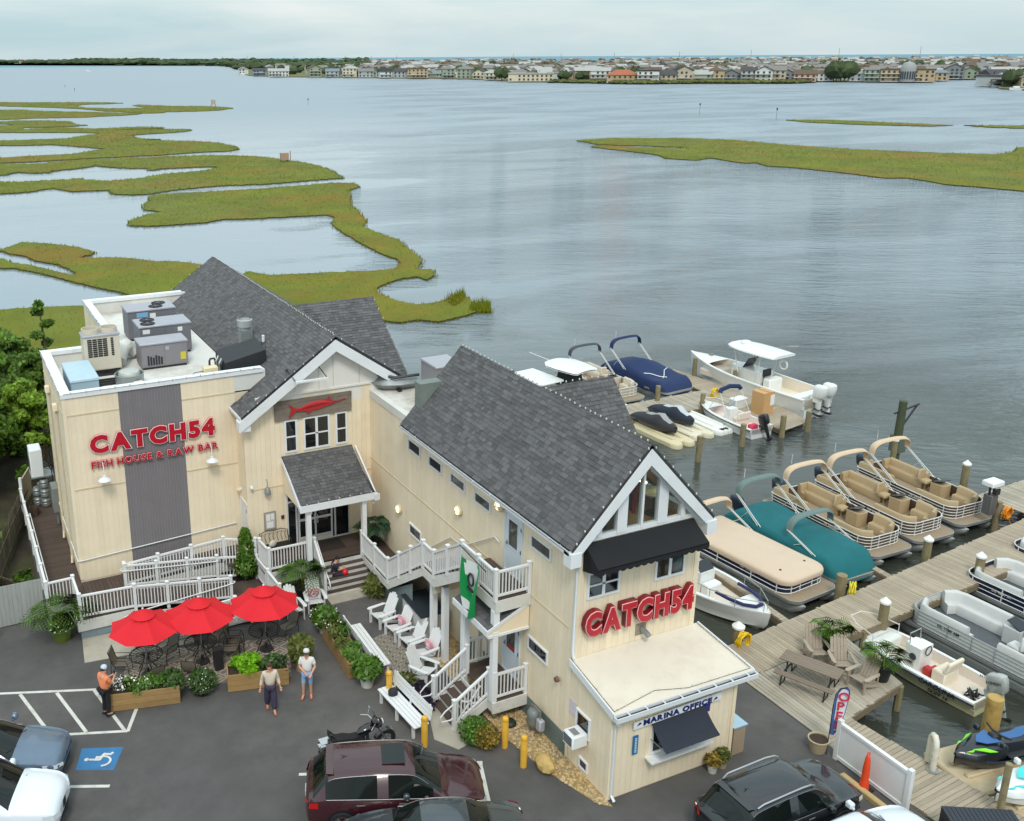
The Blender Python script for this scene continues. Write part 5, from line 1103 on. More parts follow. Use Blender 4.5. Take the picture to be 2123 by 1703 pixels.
# ---- hulls with a pointed bow
def hullboat(name,label,loc,rz,L,W,H,mat=gel,bottom=None,liner=nonsk,group='boats with pointed hulls',cat='boat',flare=1.08,square=0.0,freefloor=.28,side=None):
 """bow towards local +y, waterline z=0; returns the thing and a function giving half-beam at y"""
 t = thing(name,label,cat,loc,rz,group); N_ = 22
 def hb(s):return W/2*(1-(max(0,(s-.42)/.58))**2.3*(1-square))*(.93+.07*min(1,s*4))
 def sh(s):return H*(.86+.2*s*s)
 outer = []; inner = []; gun = []
 for i in range(N_):
  s = i/(N_-1); y = -L/2+L*s; b = max(hb(s),.02); z = sh(s); rk = .35*H*(max(0,s-.85)/.15)**1.5
  ch = b*.86*(1-.35*s**3); kz = -.25+.55*H*max(0,(s-.8)/.2)**2
  outer.append([(-b,y,z),(-b*.99,y,z-.06),(-ch*1.02,y-rk*.3,z*.45),(-ch,y-rk*.6,.02+.25*s**3),(-ch*.5,y-rk*.8,-.12+.3*s**4),(0,y-rk,kz),(ch*.5,y-rk*.8,-.12+.3*s**4),(ch,y-rk*.6,.02+.25*s**3),(ch*1.02,y-rk*.3,z*.45),(b*.99,y,z-.06),(b,y,z)])
  g = max(b-.14,.01)
  gun.append(([(-b*1.015,y,z-.03),(-b*1.01,y,z+.03),(-g,y,z+.035)],[(g,y,z+.035),(b*1.01,y,z+.03),(b*1.015,y,z-.03)]))
  fz = freefloor+.0*s
  if s<.9:inner.append([(-g,y,z+.03),(-g*.94,y,fz),(g*.94,y,fz),(g,y,z+.03)])
 mb = MB(); mb.grid(outer); mb.add(outer[0],[tuple(range(len(outer[0])))]); mb.mat(0); mb.build('hull',mat,t,sharp=30)
 mb = MB(); mb.grid([a for a,b in gun]); mb.grid([b for a,b in gun]); mb.build('gunwale',side or gel,t)['kind'] = 'stuff'
 mb = MB(); mb.grid(inner); mb.add(inner[0],[(0,1,2,3)]); mb.add(inner[-1],[(3,2,1,0)]); mb.build('liner',liner,t)
 fd = [(x,y,z) for x,y,z in[]]
 rows = []
 for i in range(N_):
  s = i/(N_-1)
  if s>=.76:b = max(hb(s)-.12,.01); y = -L/2+L*s; z = sh(s)+.03; rows.append([(-b,y,z),(-b*.5,y,z+.04),(b*.5,y,z+.04),(b,y,z)])
 mb = MB(); mb.grid(rows); mb.build('foredeck',gel,t)
 mb = MB(); mb.box(-hb(0)+.1,-L/2,freefloor,hb(0)-.1,-L/2+.12,sh(0)-.05); mb.build('transom',gel,t)
 return t,hb,sh
t,hb,sh = hullboat('speedboat','white speedboat with blue bow bolster lying between the building and the dock',(26.3,27.2,WZ),R180+.10,6.0,2.3,.85,freefloor=.42)
mb = MB(); mb.tube([(x*.78,y,1.0) for x,y in[(-.8,.9),(-.78,1.5),(-.6,2.1),(-.2,2.45),(.2,2.45),(.6,2.1),(.78,1.5),(.8,.9)]],.07,8); mb.build('bolster',M('navy_vinyl',(40,42,92),.6),t)
mb = MB(); mb.tube([(-1.05,-.5,1.2),(-.98,.9,1.22),(-.7,1.9,1.25),(-.1,2.75,1.3),(.1,2.75,1.3),(.7,1.9,1.25),(.98,.9,1.22),(1.05,-.5,1.2)],.018,6);
mb.build('bow_rail',alum,t)
for x,y in((-.98,.9),(-.7,1.9),(.7,1.9),(.98,.9),(-.1,2.75),(.1,2.75)):mb = MB(); mb.tube([(x,y,.9),(x,y,1.24)],.014,5); mb.build('rail_post',alum,t)
mb = MB(); mb.prism([(-.45,-.9),(.45,-.9),(.4,-.1),(-.4,-.1)],.42,1.25); mb.build('console',gel,t); mb = MB(); mb.cham(-.4,-.08,.42,.4,.35,.85,.06); mb.build('seat',gel,t); mb = MB(); mb.poly3([(-.38,-.15,1.25),(.38,-.15,1.25),(.34,-.45,1.6),(-.34,-.45,1.6)],(0,.015,0)); mb.build('windscreen',MATS['window_glass'],t)
mb = MB(); mb.cham(-.55,-1.7,.42,.55,-1.2,.95,.06); mb.build('seat',gel,t); outboard(t,(0,-3.0,.85),gel,0,1.0)
skm = M('skiff_cream',(196,190,150),.35,var=.05,coat=.2)
t,hb,sh = hullboat('skiff','small white skiff with lettered cream side tied beside the seating dock',(29.6,20.35,WZ),.09,5.3,1.95,.62,mat=skm,freefloor=.22,square=.35,side=gel)
mb = MB()
for sx in(-1,1):mb.tube([(sx*hb(i/20)*1.02,-2.65+5.3*i/20,sh(i/20)-.07) for i in range(21)],.025,5)
mb.build('rub_rail',M('navy_trim',(34,36,70),.5),t,split=True)
mb = MB(); mb.cham(-.8,1.0,.22,.8,1.9,.62,.06); mb.build('bow_deck',gel,t)
mb = MB(); mb.tube([(-.75,1.2,.95),(-.6,2.0,1.0),(-.3,2.45,1.0),(.3,2.45,1.0),(.6,2.0,1.0),(.75,1.2,.95)],.02,6); mb.build('bow_rail',alw,t)
for x,y in((-.75,1.2),(-.6,2.0),(-.3,2.45),(.3,2.45),(.6,2.0),(.75,1.2)):mb = MB(); mb.tube([(x,y,.66),(x,y,1.0)],.015,5); mb.build('rail_post',alw,t)
mb = MB(); mb.prism([(-.36,-.35),(.36,-.35),(.36,.05),(.26,.25),(-.26,.25),(-.36,.05)],.22,1.12); cs = mb.build('console',gel,t); mb = MB(); mb.tube([(-.3,.1,1.1),(-.3,.14,1.5),(.3,.14,1.5),(.3,.1,1.1)],.02,6); mb.build('grab_rail',alum,cs); mb = MB(); mb.tube([(.17*math.cos(a),-.42,1.0+.17*math.sin(a)) for a in[i*.5236 for i in range(12)]],.02,5,closed=True); mb.build('steering_wheel',darkm,cs)
mb = MB(); mb.cyl((.0,.0),.0,0,0) if 0 else mb.lathe([(0,.012),(.13,.012),(.13,0)],14); mb.build('compass_badge',navym,cs,loc=(-.365,-.1,.72),rot=(0,-math.pi/2,0))
mb = MB(); mb.cham(-.42,-1.35,.22,.42,-.85,.72,.05); mb.build('seat',M('cream_seat',(222,210,190),.6),t); mb = MB(); mb.at(Matrix.Translation((0,-1.3,.74))@Matrix.Rotation(.3,4,'X')).cham(-.42,-.06,0,.42,.08,.42,.04); mb.build('seat_back',MATS['cream_seat'],t)
for sx,a in((-1,-math.pi/2),(1,math.pi/2)):
 me,w = letter_mesh('CAROLINA',.26,.01,M('black_letter',(24,22,26),.5),.01,shear=.2); link('lettering',me,t,(sx*hb(.25)*1.0+sx*.01,(-.75 if sx<0 else-2.35),.36),(0,0,a)); me,w = letter_mesh('SKIFF 16',.2,.01,M('black_letter',(24,22,26),.5),.008,shear=.2); link('lettering',me,t,(sx*hb(.2)*.97+sx*.015,(-1.1 if sx<0 else-2.2),.14),(0,0,a))
outboard(t,(0,-2.6,.72),M('outboard_silver',(176,180,176),.3,var=.06,coat=.4,metal=.3),0,1.05,tilt=-.35,text='HONDA')
mb = MB()
for i in range(9):mb.tube([(random.uniform(-.5,.1),-2.2+random.uniform(-.25,.2),.3+random.uniform(0,.25)) for _ in range(5)],.025,5)
mb.build('hose_tangle',darkm,t)['kind'] = 'stuff'
mb = MB(); mb.cham(-.28,-.78,.22,.0,-.45,.5,.04); mb.build('fuel_can',M('red_can',(176,44,44),.5),t); mb = MB(); mb.cham(.05,-.7,.22,.35,-.5,.42,.06); mb.build('life_vest',M('red_vest',(190,60,60),.9,var=.3,scale=9),t)
t,hb,sh = hullboat('centre_console_boat','big white centre console boat with hard top and twin white engines',(46.4,46.1,WZ),.10,10.2,3.0,1.45,liner=M('cream_liner',(226,214,196),.6,var=.04),freefloor=.6)
mb = MB(); mb.prism([(-.6,-1.2),(.6,-1.2),(.55,.9),(.3,1.3),(-.3,1.3),(-.55,.9)],.6,1.75); mb.build('console',gel,t); mb = MB(); mb.poly3([(-.5,.3,1.75),(.5,.3,1.75),(.45,-.1,2.45),(-.45,-.1,2.45)],(0,-.03,0)); mb.build('windscreen',MATS['window_glass'],t)
rows = []
for i in range(13):
 s = -1+2*i/12; y = -.5+1.9*s; hw = 1.15*(1-.35*max(0,s)**3)*(1-.12*max(0,-s)**3); rows.append([(-hw,y,3.0),(-hw*.97,y,3.08),(-hw*.5,y,3.16),(hw*.5,y,3.16),(hw*.97,y,3.08),(hw,y,3.0),(hw*.9,y,2.98),(-hw*.9,y,2.98)])
mb = MB(); mb.grid(rows,True); mb.add(rows[0],[tuple(range(7,-1,-1))]); mb.add(rows[-1],[tuple(range(8))]); ht = mb.build('hard_top',gel,t)
mb = MB(); mb.lathe([(.32,3.14),(.32,3.3),(.25,3.36),(0,3.37)],16,(0,.6,0)); mb.build('radar_dome',gel,ht)
for x in(-.75,.75):
 for y0_,y1_ in((.4,1.0),(-1.1,-1.6)):mb = MB(); mb.tube([(x,y0_,1.4),(x*1.1,y1_*.8,3.0)],.03,6); mb.build('top_support',alw,ht)
mb = MB(); mb.cham(-.6,-2.0,.6,.6,-1.45,1.5,.06); mb.build('helm_seat',gel,t); mb = MB(); mb.cham(-.35,-1.3,1.5,.35,-1.15,1.95,.04); mb.build('electronics_box',darkm,t)
mb = MB(); mb.tube([(.62+.0*math.cos(a),-1.9+.28*math.cos(a),2.3+.28*math.sin(a)) for a in[i*.45 for i in range(14)]],.05,7,closed=True); mb.build('life_ring',M('ring_white',(232,226,222),.6),t)
mb = MB(); mb.cham(-1.0,2.2,.6,1.0,3.4,1.0,.08); mb.build('bow_seat',nonsk,t); mb = MB(); mb.cham(-1.1,-4.6,.6,1.1,-4.0,1.25,.06); mb.build('stern_bench',gel,t)
for x in(-.45,.45):outboard(t,(x*.9,-5.05,1.35),M('outboard_white',(226,228,226),.25,var=.03,coat=.4),0,1.3)
t,hb,sh = hullboat('open_skiff','small white skiff with black outboard and folded blue bimini by the back dock',(41.25,42.2,WZ),.03,4.8,1.9,.68,liner=M('pinkish_liner',(226,212,204),.6,var=.05),freefloor=.25,square=.2)
mb = MB()
for sx in(-1,1):mb.tube([(sx*hb(i/20)*1.03,-2.4+4.8*i/20,sh(i/20)-.05) for i in range(21)],.03,5)
mb.build('rub_rail',darkm,t,split=True)
mb = MB(); mb.prism([(-.3,-.2),(.3,-.2),(.3,.2),(-.3,.2)],.25,1.05); mb.build('console',gel,t); mb = MB(); mb.cham(-.5,-1.0,.25,.5,-.6,.75,.05); mb.cham(-.5,-1.08,.7,.5,-.95,1.1,.05); mb.build('seat',nonsk,t); mb = MB(); mb.cham(-.1,-1.75,.25,.45,-1.4,.5,.05); mb.build('red_bag',M('pink_bag',(200,50,90),.7),t)
mb = MB(); mb.tube([(-.8,.2,2.05),(-.7,.25,2.2),(0,.3,2.3),(.7,.25,2.2),(.8,.2,2.05)],.13,7); b_ = mb.build('bimini_canvas',bluec,t)
for sx in(-1,1):mb = MB(); mb.tube([(sx*.8,.2,2.05),(sx*.9,-.6,.75)],.02,5); mb.tube([(sx*.8,.25,2.05),(sx*.85,1.0,.75)],.02,5); mb.build('bimini_strut',alw,b_,split=True)
mb = MB(); mb.tube([(-.75,1.0,1.0),(-.5,1.7,1.05),(0,2.05,1.08),(.5,1.7,1.05),(.75,1.0,1.0)],.02,6); mb.build('bow_rail',alw,t); outboard(t,(0,-2.35,.72),M('outboard_black',(28,28,32),.3,coat=.3),0,1.0,tilt=-.5)
t,hb,sh = hullboat('hard_top_boat','white boat with hard top and black console cover seen over the dormer ridge',(34.5,49.0,WZ),.15,7.6,2.6,1.1,freefloor=.5)
rows = [[(s*(1.2 if abs(q)<.8 else 1.0)*(-1+2*k/6),q*1.5,2.65+.08*(1-(-1+2*k/6)**2)) for k in range(7)]for s,q in((.8,-1),(1,-.85),(1,0),(1,.6),(.75,1))]
mb = MB(); mb.grid(rows); mb.grid([[(x,y,z-.09) for x,y,z in r][::-1]for r in rows]); ring_ = None; mb.build('hard_top',gel,t)
rows = [[(a*math.cos(i*.5236)*(1+.04*math.sin(i*5+z*3)),b*math.sin(i*.5236),z) for i in range(12)]for a,b,z in((.95,1.05,.75),(.9,1.0,1.2),(.75,.85,1.9),(.62,.7,2.55))]
mb = MB(); mb.grid(rows,True); mb.build('console_cover',M('black_cover',(34,36,42),.85,var=.15,scale=3),t,sharp=80)
mb = MB(); mb.tube([(-.5,1.0,2.75),(-1.6,2.0,3.3)],.02,5); mb.build('antenna',alw,t)
t,hb,sh = hullboat('cabin_boat','white boat with a flat hard top mostly hidden behind the bulb lined ridge',(32.3,49.6,WZ),.15,6.5,2.4,1.0,freefloor=.5)
mb = MB(); mb.cham(-1.0,-1.2,.6,1.0,1.2,1.7,.1); mb.cham(-1.1,-1.5,2.0,1.1,1.4,2.1,.05); mb.build('cabin',gel,t,split=True); outboard(t,(0,-3.2,1.0),gel,0,1.2)
# ------------------------------------------------------------------ jet skis and their floats
floatm = M('float_plastic',(214,206,184),.6,var=.06,scale=2,dirt=((176,160,120),.4,1.5)); floatt = M('float_tan',(196,178,146),.7,var=.06,scale=2,dirt=((150,136,110),.4,1.5))
def jetski(name,label,loc,rz,base,accent,seatm,text=None,cover=None,stripe=None,pitch=0.0):
 t = thing(name,label,'jet ski',loc,rz,'jet skis'); t.rotation_euler = (pitch,0,rz); L = 3.3
 def sec(s):
  b = .56*(1-max(0,(s-.45)/.55)**2.4)*(.9+.1*min(1,s*5)); return max(b,.02)
 rows = []
 for i in range(15):
  s = i/14; y = -L/2+L*s; b = sec(s); up = .28*max(0,(s-.6)/.4)**1.6
  rows.append([(-b,y,.42+up*.7),(-b*.96,y,.32+up*.7),(-b*.7,y,.08+up*.9),(0,y,-.02+up*1.0),(b*.7,y,.08+up*.9),(b*.96,y,.32+up*.7),(b,y,.42+up*.7)])
 mb = MB(); mb.grid(rows); mb.add(rows[0],[tuple(range(7))]); mb.build('hull',base,t)
 mb = MB()
 for sx in(-1,1):mb.tube([(sx*sec(i/14)*1.02,-L/2+L*i/14,.40+.196*max(0,(i/14-.6)/.4)**1.6) for i in range(15)],.035,6)
 mb.build('bumper',darkm,t,split=True)
 if cover:
  prof = ((0,.42,.5),(.12,.5,.62),(.3,.5,.8),(.45,.52,.86),(.56,.5,1.02),(.64,.48,1.08),(.74,.46,.86),(.88,.34,.72),(1,.08,.62)); rows = []
  for s,b,z in prof:
   y = -L/2+L*s; rows.append([(-b,y,.40),(-b*.95,y,.40+(z-.4)*.45),(-b*.45,y,.40+(z-.4)*.9),(0,y,z),(b*.45,y,.40+(z-.4)*.9),(b*.95,y,.40+(z-.4)*.45),(b,y,.40)])
  mb = MB(); mb.grid(rows); c = mb.build('cover',cover,t,sharp=70)
  if stripe:mb = MB(); mb.grid([[tuple(Vector(p)+Vector((0,0,.012))) for p in r[2:5]]for r in rows[2:8]]); mb.build('cover_panel',stripe,c)
  return t
 rows = []
 for s,b,z in((.0,.5,.46),(.28,.5,.5),(.42,.42,.56),(.5,.42,.62)):pass
 hood = []
 for s,b,z in((.5,.34,.74),(.58,.44,.86),(.68,.47,.84),(.8,.42,.78),(.9,.3,.72),(1.0,.04,.66)):
  y = -L/2+L*s; hood.append([(-b,y,.44+.15*max(0,s-.6)),(-b*.9,y,z-.1),(-b*.4,y,z),(b*.4,y,z),(b*.9,y,z-.1),(b,y,.44+.15*max(0,s-.6))])
 mb = MB(); mb.grid(hood); mb.add(hood[0],[tuple(range(5,-1,-1))]); h_ = mb.build('hood',base,t)
 mb = MB(); mb.poly3([(-.3,.35,.9),(.3,.35,.9),(.2,.75,.87),(0,.95,.85),(-.2,.75,.87)],(0,0,.02)); mb.build('hood_panel',accent,h_)
 for sx in(-1,1):mb = MB(); mb.poly3([(sx*.2,1.25,.8),(sx*.42,.85,.76),(sx*.46,.6,.74),(sx*.3,.9,.82)],(0,0,.02)); mb.build('hood_flash',seatm[1],h_)
 for sx in(-1,1):mb = MB(); mb.poly3([(sx*.18,1.45,.74),(sx*.26,1.3,.755),(sx*.22,1.2,.78)],(0,0,.02)); mb.build('bow_flash',seatm[1],h_)
 seat = []
 for s,b,z in((.02,.2,.6),(.08,.24,.8),(.28,.25,.82),(.32,.24,.76),(.48,.22,.78),(.54,.2,.82)):
  y = -L/2+L*s; seat.append([(-b*1.3,y,.46),(-b,y,z-.06),(-b*.6,y,z),(b*.6,y,z),(b,y,z-.06),(b*1.3,y,.46)])
 mb = MB(); mb.grid(seat); mb.add(seat[0],[tuple(range(5,-1,-1))]); mb.add(seat[-1],[tuple(range(6))]); s_ = mb.build('seat',base,t); mb = MB(); mb.grid([[tuple(Vector(p)+Vector((0,0,.012))) for p in r[2:4]]for r in seat[1:5]]); mb.build('seat_panel',seatm[0],s_)
 mb = MB(); mb.prism([(-.5,-1.6),(.5,-1.6),(.52,.1),(-.52,.1)],.42,.45); mb.build('foot_deck',darkm,t)
 mb = MB(); mb.tube([(-.42,.12,1.02),(-.15,.22,1.0),(.15,.22,1.0),(.42,.12,1.02)],.03,6); mb.cham(-.14,.1,.8,.14,.42,1.0,.05); mb.build('handlebar',darkm,t)
 for sx in(-1,1):mb = MB(); mb.cham(sx*.46-.09,.38,.86,sx*.46+.09,.5,1.0,.03); mb.build('mirror',base,t)
 if text:
  for sx in(-1,1):me,w = letter_mesh(text[0],.26,.01,text[1],.012,shear=.15); link('lettering',me,t,(sx*.585,-.5 if sx<0 else-.95,.12),(0,0,sx*math.pi/2))
 return t
blk_ = M('jet_black',(30,34,42),.3,var=.1,coat=.4); lime = M('lime_flash',(128,224,30),.5); jbl = M('jet_blue',(52,98,152),.4)
VF = math.radians(83)
def floatdock(name,label,loc,rz,w,l,mat,lobes=0):
 t = thing(name,label,'float',loc,rz,'jet ski floats'); mb = MB(); mb.cham(-w/2,-l/2,-.2,w/2,l/2,.22,.06); mb.build('float_body',mat,t)
 for x in(-.3,.3):mb = MB(); mb.cham(x-.09,-l/2+.3,.2,x+.09,l/2-.3,.32,.04); mb.build('bunk',mat,t)
 for k in range(lobes):mb = MB(); mb.lathe([(0,.2),(.3,.2),(.36,.1),(.36,-.15),(0,-.15)],12,(-w/2+.35+k*(w-.7)/max(1,lobes-1),-l/2-.05,0)); mb.build('float_lobe',mat,t)
 return t
floatdock('jet_ski_float','tan plastic float carrying the black jet ski with lime green marks',(26.75,15.2,-.30),VF,2.0,3.9,floatt)
floatdock('jet_ski_float','tan plastic float carrying the turquoise jet ski at the corner',(26.75,13.15,-.30),VF,1.9,3.9,floatt)
jetski('jet_ski','black jet ski with lime green marks and blue seat on a tan float',(26.5,15.2,-.02),VF,blk_,jbl,(jbl,lime),('VX',lime))
jetski('jet_ski','white and turquoise jet ski at the bottom right corner',(26.15,13.7,-.02),VF,M('jet_white',(224,228,228),.3,coat=.4),M('turquoise',(70,206,206),.4),(M('turquoise',(70,206,206),.4),M('turquoise',(70,206,206),.4)),('VX',M('turquoise',(70,206,206),.4)))
floatdock('jet_ski_float','cream float with scalloped end under the nearer covered jet ski',(36.35,42.9,WZ+.05),.06,1.6,4.2,M('float_cream',(206,194,160),.6,var=.06),2)
floatdock('jet_ski_float','white float with scalloped end under the navy and silver covered jet ski',(38.2,43.4,WZ+.05),.05,1.6,4.2,floatm,2)
floatdock('jet_ski_float','empty white float beside the navy and silver covered jet ski',(39.85,43.5,WZ+.05),.04,1.3,4.2,M('float_white',(226,226,220),.6,var=.04),3)
jetski('covered_jet_ski','jet ski under a charcoal cover with a grey curve, nearest the dormer gable',(36.4,43.0,WZ+.28),.06+R180,blk_,None,None,cover=M('charcoal_cover',(52,52,56),.85,var=.1),stripe=M('grey_cover_panel',(150,150,152),.85))
jetski('covered_jet_ski','jet ski under a navy cover with a silver top panel',(38.15,43.6,WZ+.28),.05+R180,blk_,None,None,cover=M('navy_cover',(38,44,58),.85,var=.1),stripe=M('silver_cover_panel',(184,188,194),.8))
# ------------------------------------------------------------------ things on the docks
def hose(label,loc,col,r=.22,ring_n=6,rz=0.0,flat=False):
 t = thing('hose_coil',label,'hose',loc,rz,'coiled hoses on pilings'); pts = []
 for i in range(ring_n*10+1):
  a = i*.6283; rr = r*(1+.12*math.sin(i*1.7)); k = i/(ring_n*10); pts.append((rr*math.cos(a),-.2+k*.22+.03*math.sin(i),rr*1.15*math.sin(a)-.05*k))
 mb = MB(); mb.tube(pts,.03,5); mb.build('hose',col,t); mb = MB(); mb.tube([(r*.6,-.1,-r),(r*.9,-.15,-r-.25),(r*1.4,-.2,-r-.42)],.026,5); mb.build('hose_end',col,t); return t
yel = M('hose_yellow',(226,186,24),.5,var=.08)
hose('yellow hose coil on the low piling beside the speedboat',(24.05,23.05,.22),yel,.26); hose('yellow green hose coil on the bare piling at the tan covered boat',(30.5,24.1,.1),M('hose_lemon',(214,196,40),.5),.24,rz=.6); hose('orange hose coil on the short piling near the dock end',(42.3,26.0,.1),M('hose_orange',(226,140,30),.5),.24); hose('yellow hose coil standing on the back dock',(43.0,45.6,-.3),yel,.26)
FP = thing('fuel_dispenser','grey fuel dispenser with a white hood at the end of the long dock','pump',(at(2048,1064)[0],at(2048,1064)[1],0)); FP.scale = (.72,.72,.8); mb = MB(); mb.cham(-.3,-.3,0,.3,.3,1.15,.03); mb.build('cabinet',M('dispenser_grey',(92,90,92),.5,var=.1),FP); mb = MB(); mb.cham(-.55,-.4,1.75,.55,.4,2.0,.05); mb.build('hood',white,FP); mb = MB(); mb.bar((-.2,0,1.15),(-.2,0,1.75),.1); mb.bar((.2,0,1.15),(.2,0,1.75),.1); mb.build('hood_post',darkm,FP,split=True); mb = MB(); mb.tube([(.3,-.2,.9),(.5,-.25,.5),(.4,-.2,.3),(.32,-.1,.6)],.025,5); mb.build('hose',darkm,FP); mb = MB(); mb.box(-.2,-.42,1.25,.2,-.31,1.6); mb.build('meter_face',darkm,FP)
dock('fuel_dock','plank dock end carrying the fuel dispenser',[(43.0,27.9),(47.0,28.1),(47.0,25.4),(43.2,25.4)],plankg)
BX_ = thing('cardboard_box','tall tan cardboard box with a white label on the back dock','box',(43.6,42.15,-.6),.1); mb = MB(); mb.box(-.45,-.45,0,.45,.45,1.35); mb.build('box',M('cardboard',(196,154,104),.85,var=.05),BX_); mb = MB(); mb.box(.1,-.465,.55,.44,-.45,1.2); mb.build('box_label',M('paper',(228,228,224),.7),BX_); mb = MB()
for a in(-1,1):mb.poly3([(a*.45,-.45,1.35),(a*.45,.45,1.35),(a*.05,.45,1.37),(a*.05,-.45,1.37)],(0,0,.012))
mb.build('flap',MATS['cardboard'],BX_,split=True)
CL = thing('cooler','white cooler chest on the back dock beside the small skiff','cooler',(43.0,43.5,-.6),.1); mb = MB(); mb.cham(-.5,-.28,0,.5,.28,.5,.04); mb.build('chest',gel,CL); mb = MB(); mb.cham(-.52,-.3,.51,.52,.3,.6,.04); mb.build('lid',white,CL)
# ------------------------------------------------------------------ signs
def word(par,text,x0,x1,z0,z1,y,layers,gap=.06,key=None,piece='letter',kern=.05):
 """letters fitted into a rectangle on a wall facing -y; layers = [(offset, depth, front y shift, material, part name)]; each letter is a part"""
 sz = 1.0; adv = []; cur = 0.0; chars = []
 for ch in text:
  if ch==' ':cur+=.32; continue
  me,w = letter_mesh(ch,sz,.02,layers[0][3],layers[0][0]); zs = [v.co.z for v in me.vertices]; cur-=kern*((ch in 'AT4')+(bool(chars) and chars[-1][0]in 'AT')); chars.append((ch,cur-w[0],min(zs),max(zs))); cur+=(w[1]-w[0])+gap; bpy.data.meshes.remove(me)
 W = cur-gap; hi = max(c[3]for c in chars if c[0]not in '&'); lo = min(c[2]for c in chars if c[0]not in '&'); fx = (x1-x0)/W; fz = (z1-z0)/(hi-lo)
 for ch,cx,_,_ in chars:
  root = None
  for off,dep,yf,mat,nm in layers:
   me,w = letter_mesh(ch,sz,dep,mat,off)
   o = link(nm if root is not None else piece,me,par if root is None else root)
   if root is None:root = o; o.location = (x0+cx*fx,y-yf-dep/2,z0-lo*fz); o.scale = (fx,1,fz)
   else:o.location = (0,-(yf+dep/2)+(layers[0][2]+layers[0][1]/2),0)
   if par.name in OFF and root is o:f = OFF[par.name]; o.location = (o.location[0]-f[0],o.location[1]-f[1],o.location[2]-f[2])
SG = thing('sign','big red raised letter sign over a smaller red line on the grey striped front','sign',(6.6,36.1,5.9),world=True)
Lr = [(.085,.05,.02,redl,'letter'),(.085,.012,.07,whl,'letter_edge'),(.058,.012,.082,redl,'letter_face')]
word(SG,'CATCH54',4.22,8.97,5.92,6.68,36.12,Lr,.05)
word(SG,'FISH HOUSE & RAW BAR',4.22,9.05,5.36,5.66,36.12,[(.07,.06,.03,redl,'letter'),(.06,.01,.09,whl,'letter_edge'),(.036,.01,.10,redl,'letter_face')],.07)
SG2 = thing('sign','deep red channel letter sign below the windows under the black awning','sign',(17.2,20.6,4.5),world=True)
word(SG2,'CATCH54',15.3,19.22,4.08,4.92,20.64,[(.085,.17,.03,reds,'letter'),(.09,.012,.20,redl,'letter_rim'),(.068,.012,.212,whl,'letter_edge'),(.05,.012,.224,redl,'letter_face')],.05)
MS = thing('marlin_sign','red marlin on a weathered grey plank board above the entrance windows','sign',(12.6,35,6.9),world=True)
wp = M('weathered_plank',(128,116,104),.9,var=.25,scale=3,obj=.1,stretch=(.5,3,6),dirt=((80,70,62),.5,2))
for i in range(5):z = 6.47+i*.163; mb = MB(); mb.box(11.03+random.uniform(-.015,.015),34.97,z,14.24+random.uniform(-.015,.015),35.02,z+.156); mb.build('plank',wp,MS)
fish = [(13.98,7.02),(13.6,6.96),(13.42,7.0),(13.34,7.08),(13.28,7.22),(13.24,7.1),(13.1,7.1),(12.75,7.06),(12.72,7.12),(12.66,7.04),(12.3,6.96),(11.95,6.88),(11.85,6.93),(11.62,7.12),(11.72,6.86),(11.6,6.55),(11.86,6.78),(12.1,6.78),(12.32,6.74),(12.38,6.62),(12.5,6.74),(12.85,6.76),(13.1,6.82),(13.4,6.9),(13.6,6.94)]
mb = MB(); mb.poly3([(x,34.965,z) for x,z in fish],(0,-.05,0)); mf = mb.build('marlin',M('marlin_red',(178,34,40),.45,var=.12,scale=5,coat=.2),MS)
mb = MB(); mb.grid([[(11.9+1.6*i/10,34.915-.05*math.sin(math.pi*i/10)*math.sin(math.pi*k/4),6.80+.018*i*.9+(.04+.2*math.sin(math.pi*min(1,i/9)))*(k/4)) for k in range(5)]for i in range(11)]); mb.build('marlin_flank',MATS['marlin_red'],mf)
SM = thing('sign','white MARINA OFFICE board with blue letters over the ticket window','sign',(17.3,18.6,2.3),world=True)
mb = MB(); mb.poly3([(15.76,18.62,2.16),(18.86,18.62,2.22),(18.86,18.62,2.46),(15.76,18.62,2.38)],(0,-.03,0)); mb.build('board',white,SM); navyl = M('sign_navy',(26,44,104),.5)
word(SM,'MARINA OFFICE',16.08,18.5,2.215,2.40,18.585,[(.05,.012,.0,navyl,'letter')],.09)
for x in(15.86,18.56):
 mb = MB(); mb.poly3([(x,18.588,2.26),(x+.16,18.588,2.3),(x+.1,18.588,2.36),(x+.05,18.588,2.32)],(0,-.008,0)); mb.build('emblem',darkm,SM)
t = thing('sign','narrow upright blue sign left of the marina office window','sign',(15.9,18.66,1.3)); mb = MB(); mb.box(-.085,-.03,0,.085,0,.6); mb.build('board',M('sign_blue',(32,110,160),.5),t); mb = MB()
for i in range(9):mb.box(-.035,-.036,.06+i*.055,.035,-.03,.06+i*.055+.03)
mb.build('print',M('sign_print',(190,214,226),.5),t)['kind'] = 'stuff'
t = thing('sign','small purple poster beside the dark awning of the marina office','sign',(18.42,18.66,1.9)); mb = MB(); mb.box(-.09,-.025,0,.09,0,.3); mb.build('board',M('sign_purple',(52,52,120),.6,var=.2,scale=12),t)
FF = thing('feather_flag','blue and white OPEN feather flag behind the white fence panel','flag',(22.15,17.5,0),rad(-42)); FF.scale = (.74,.74,.74); mb = MB(); pole = [(0,0,0),(0,0,2.2),(.04,0,2.8),(.18,0,3.1),(.42,0,3.2)]; mb.tube(pole,.018,6); mb.build('flag_pole',darkm,FF)
flb = M('flag_blue',(70,96,150),.8); flw = M('flag_white',(214,216,226),.8)
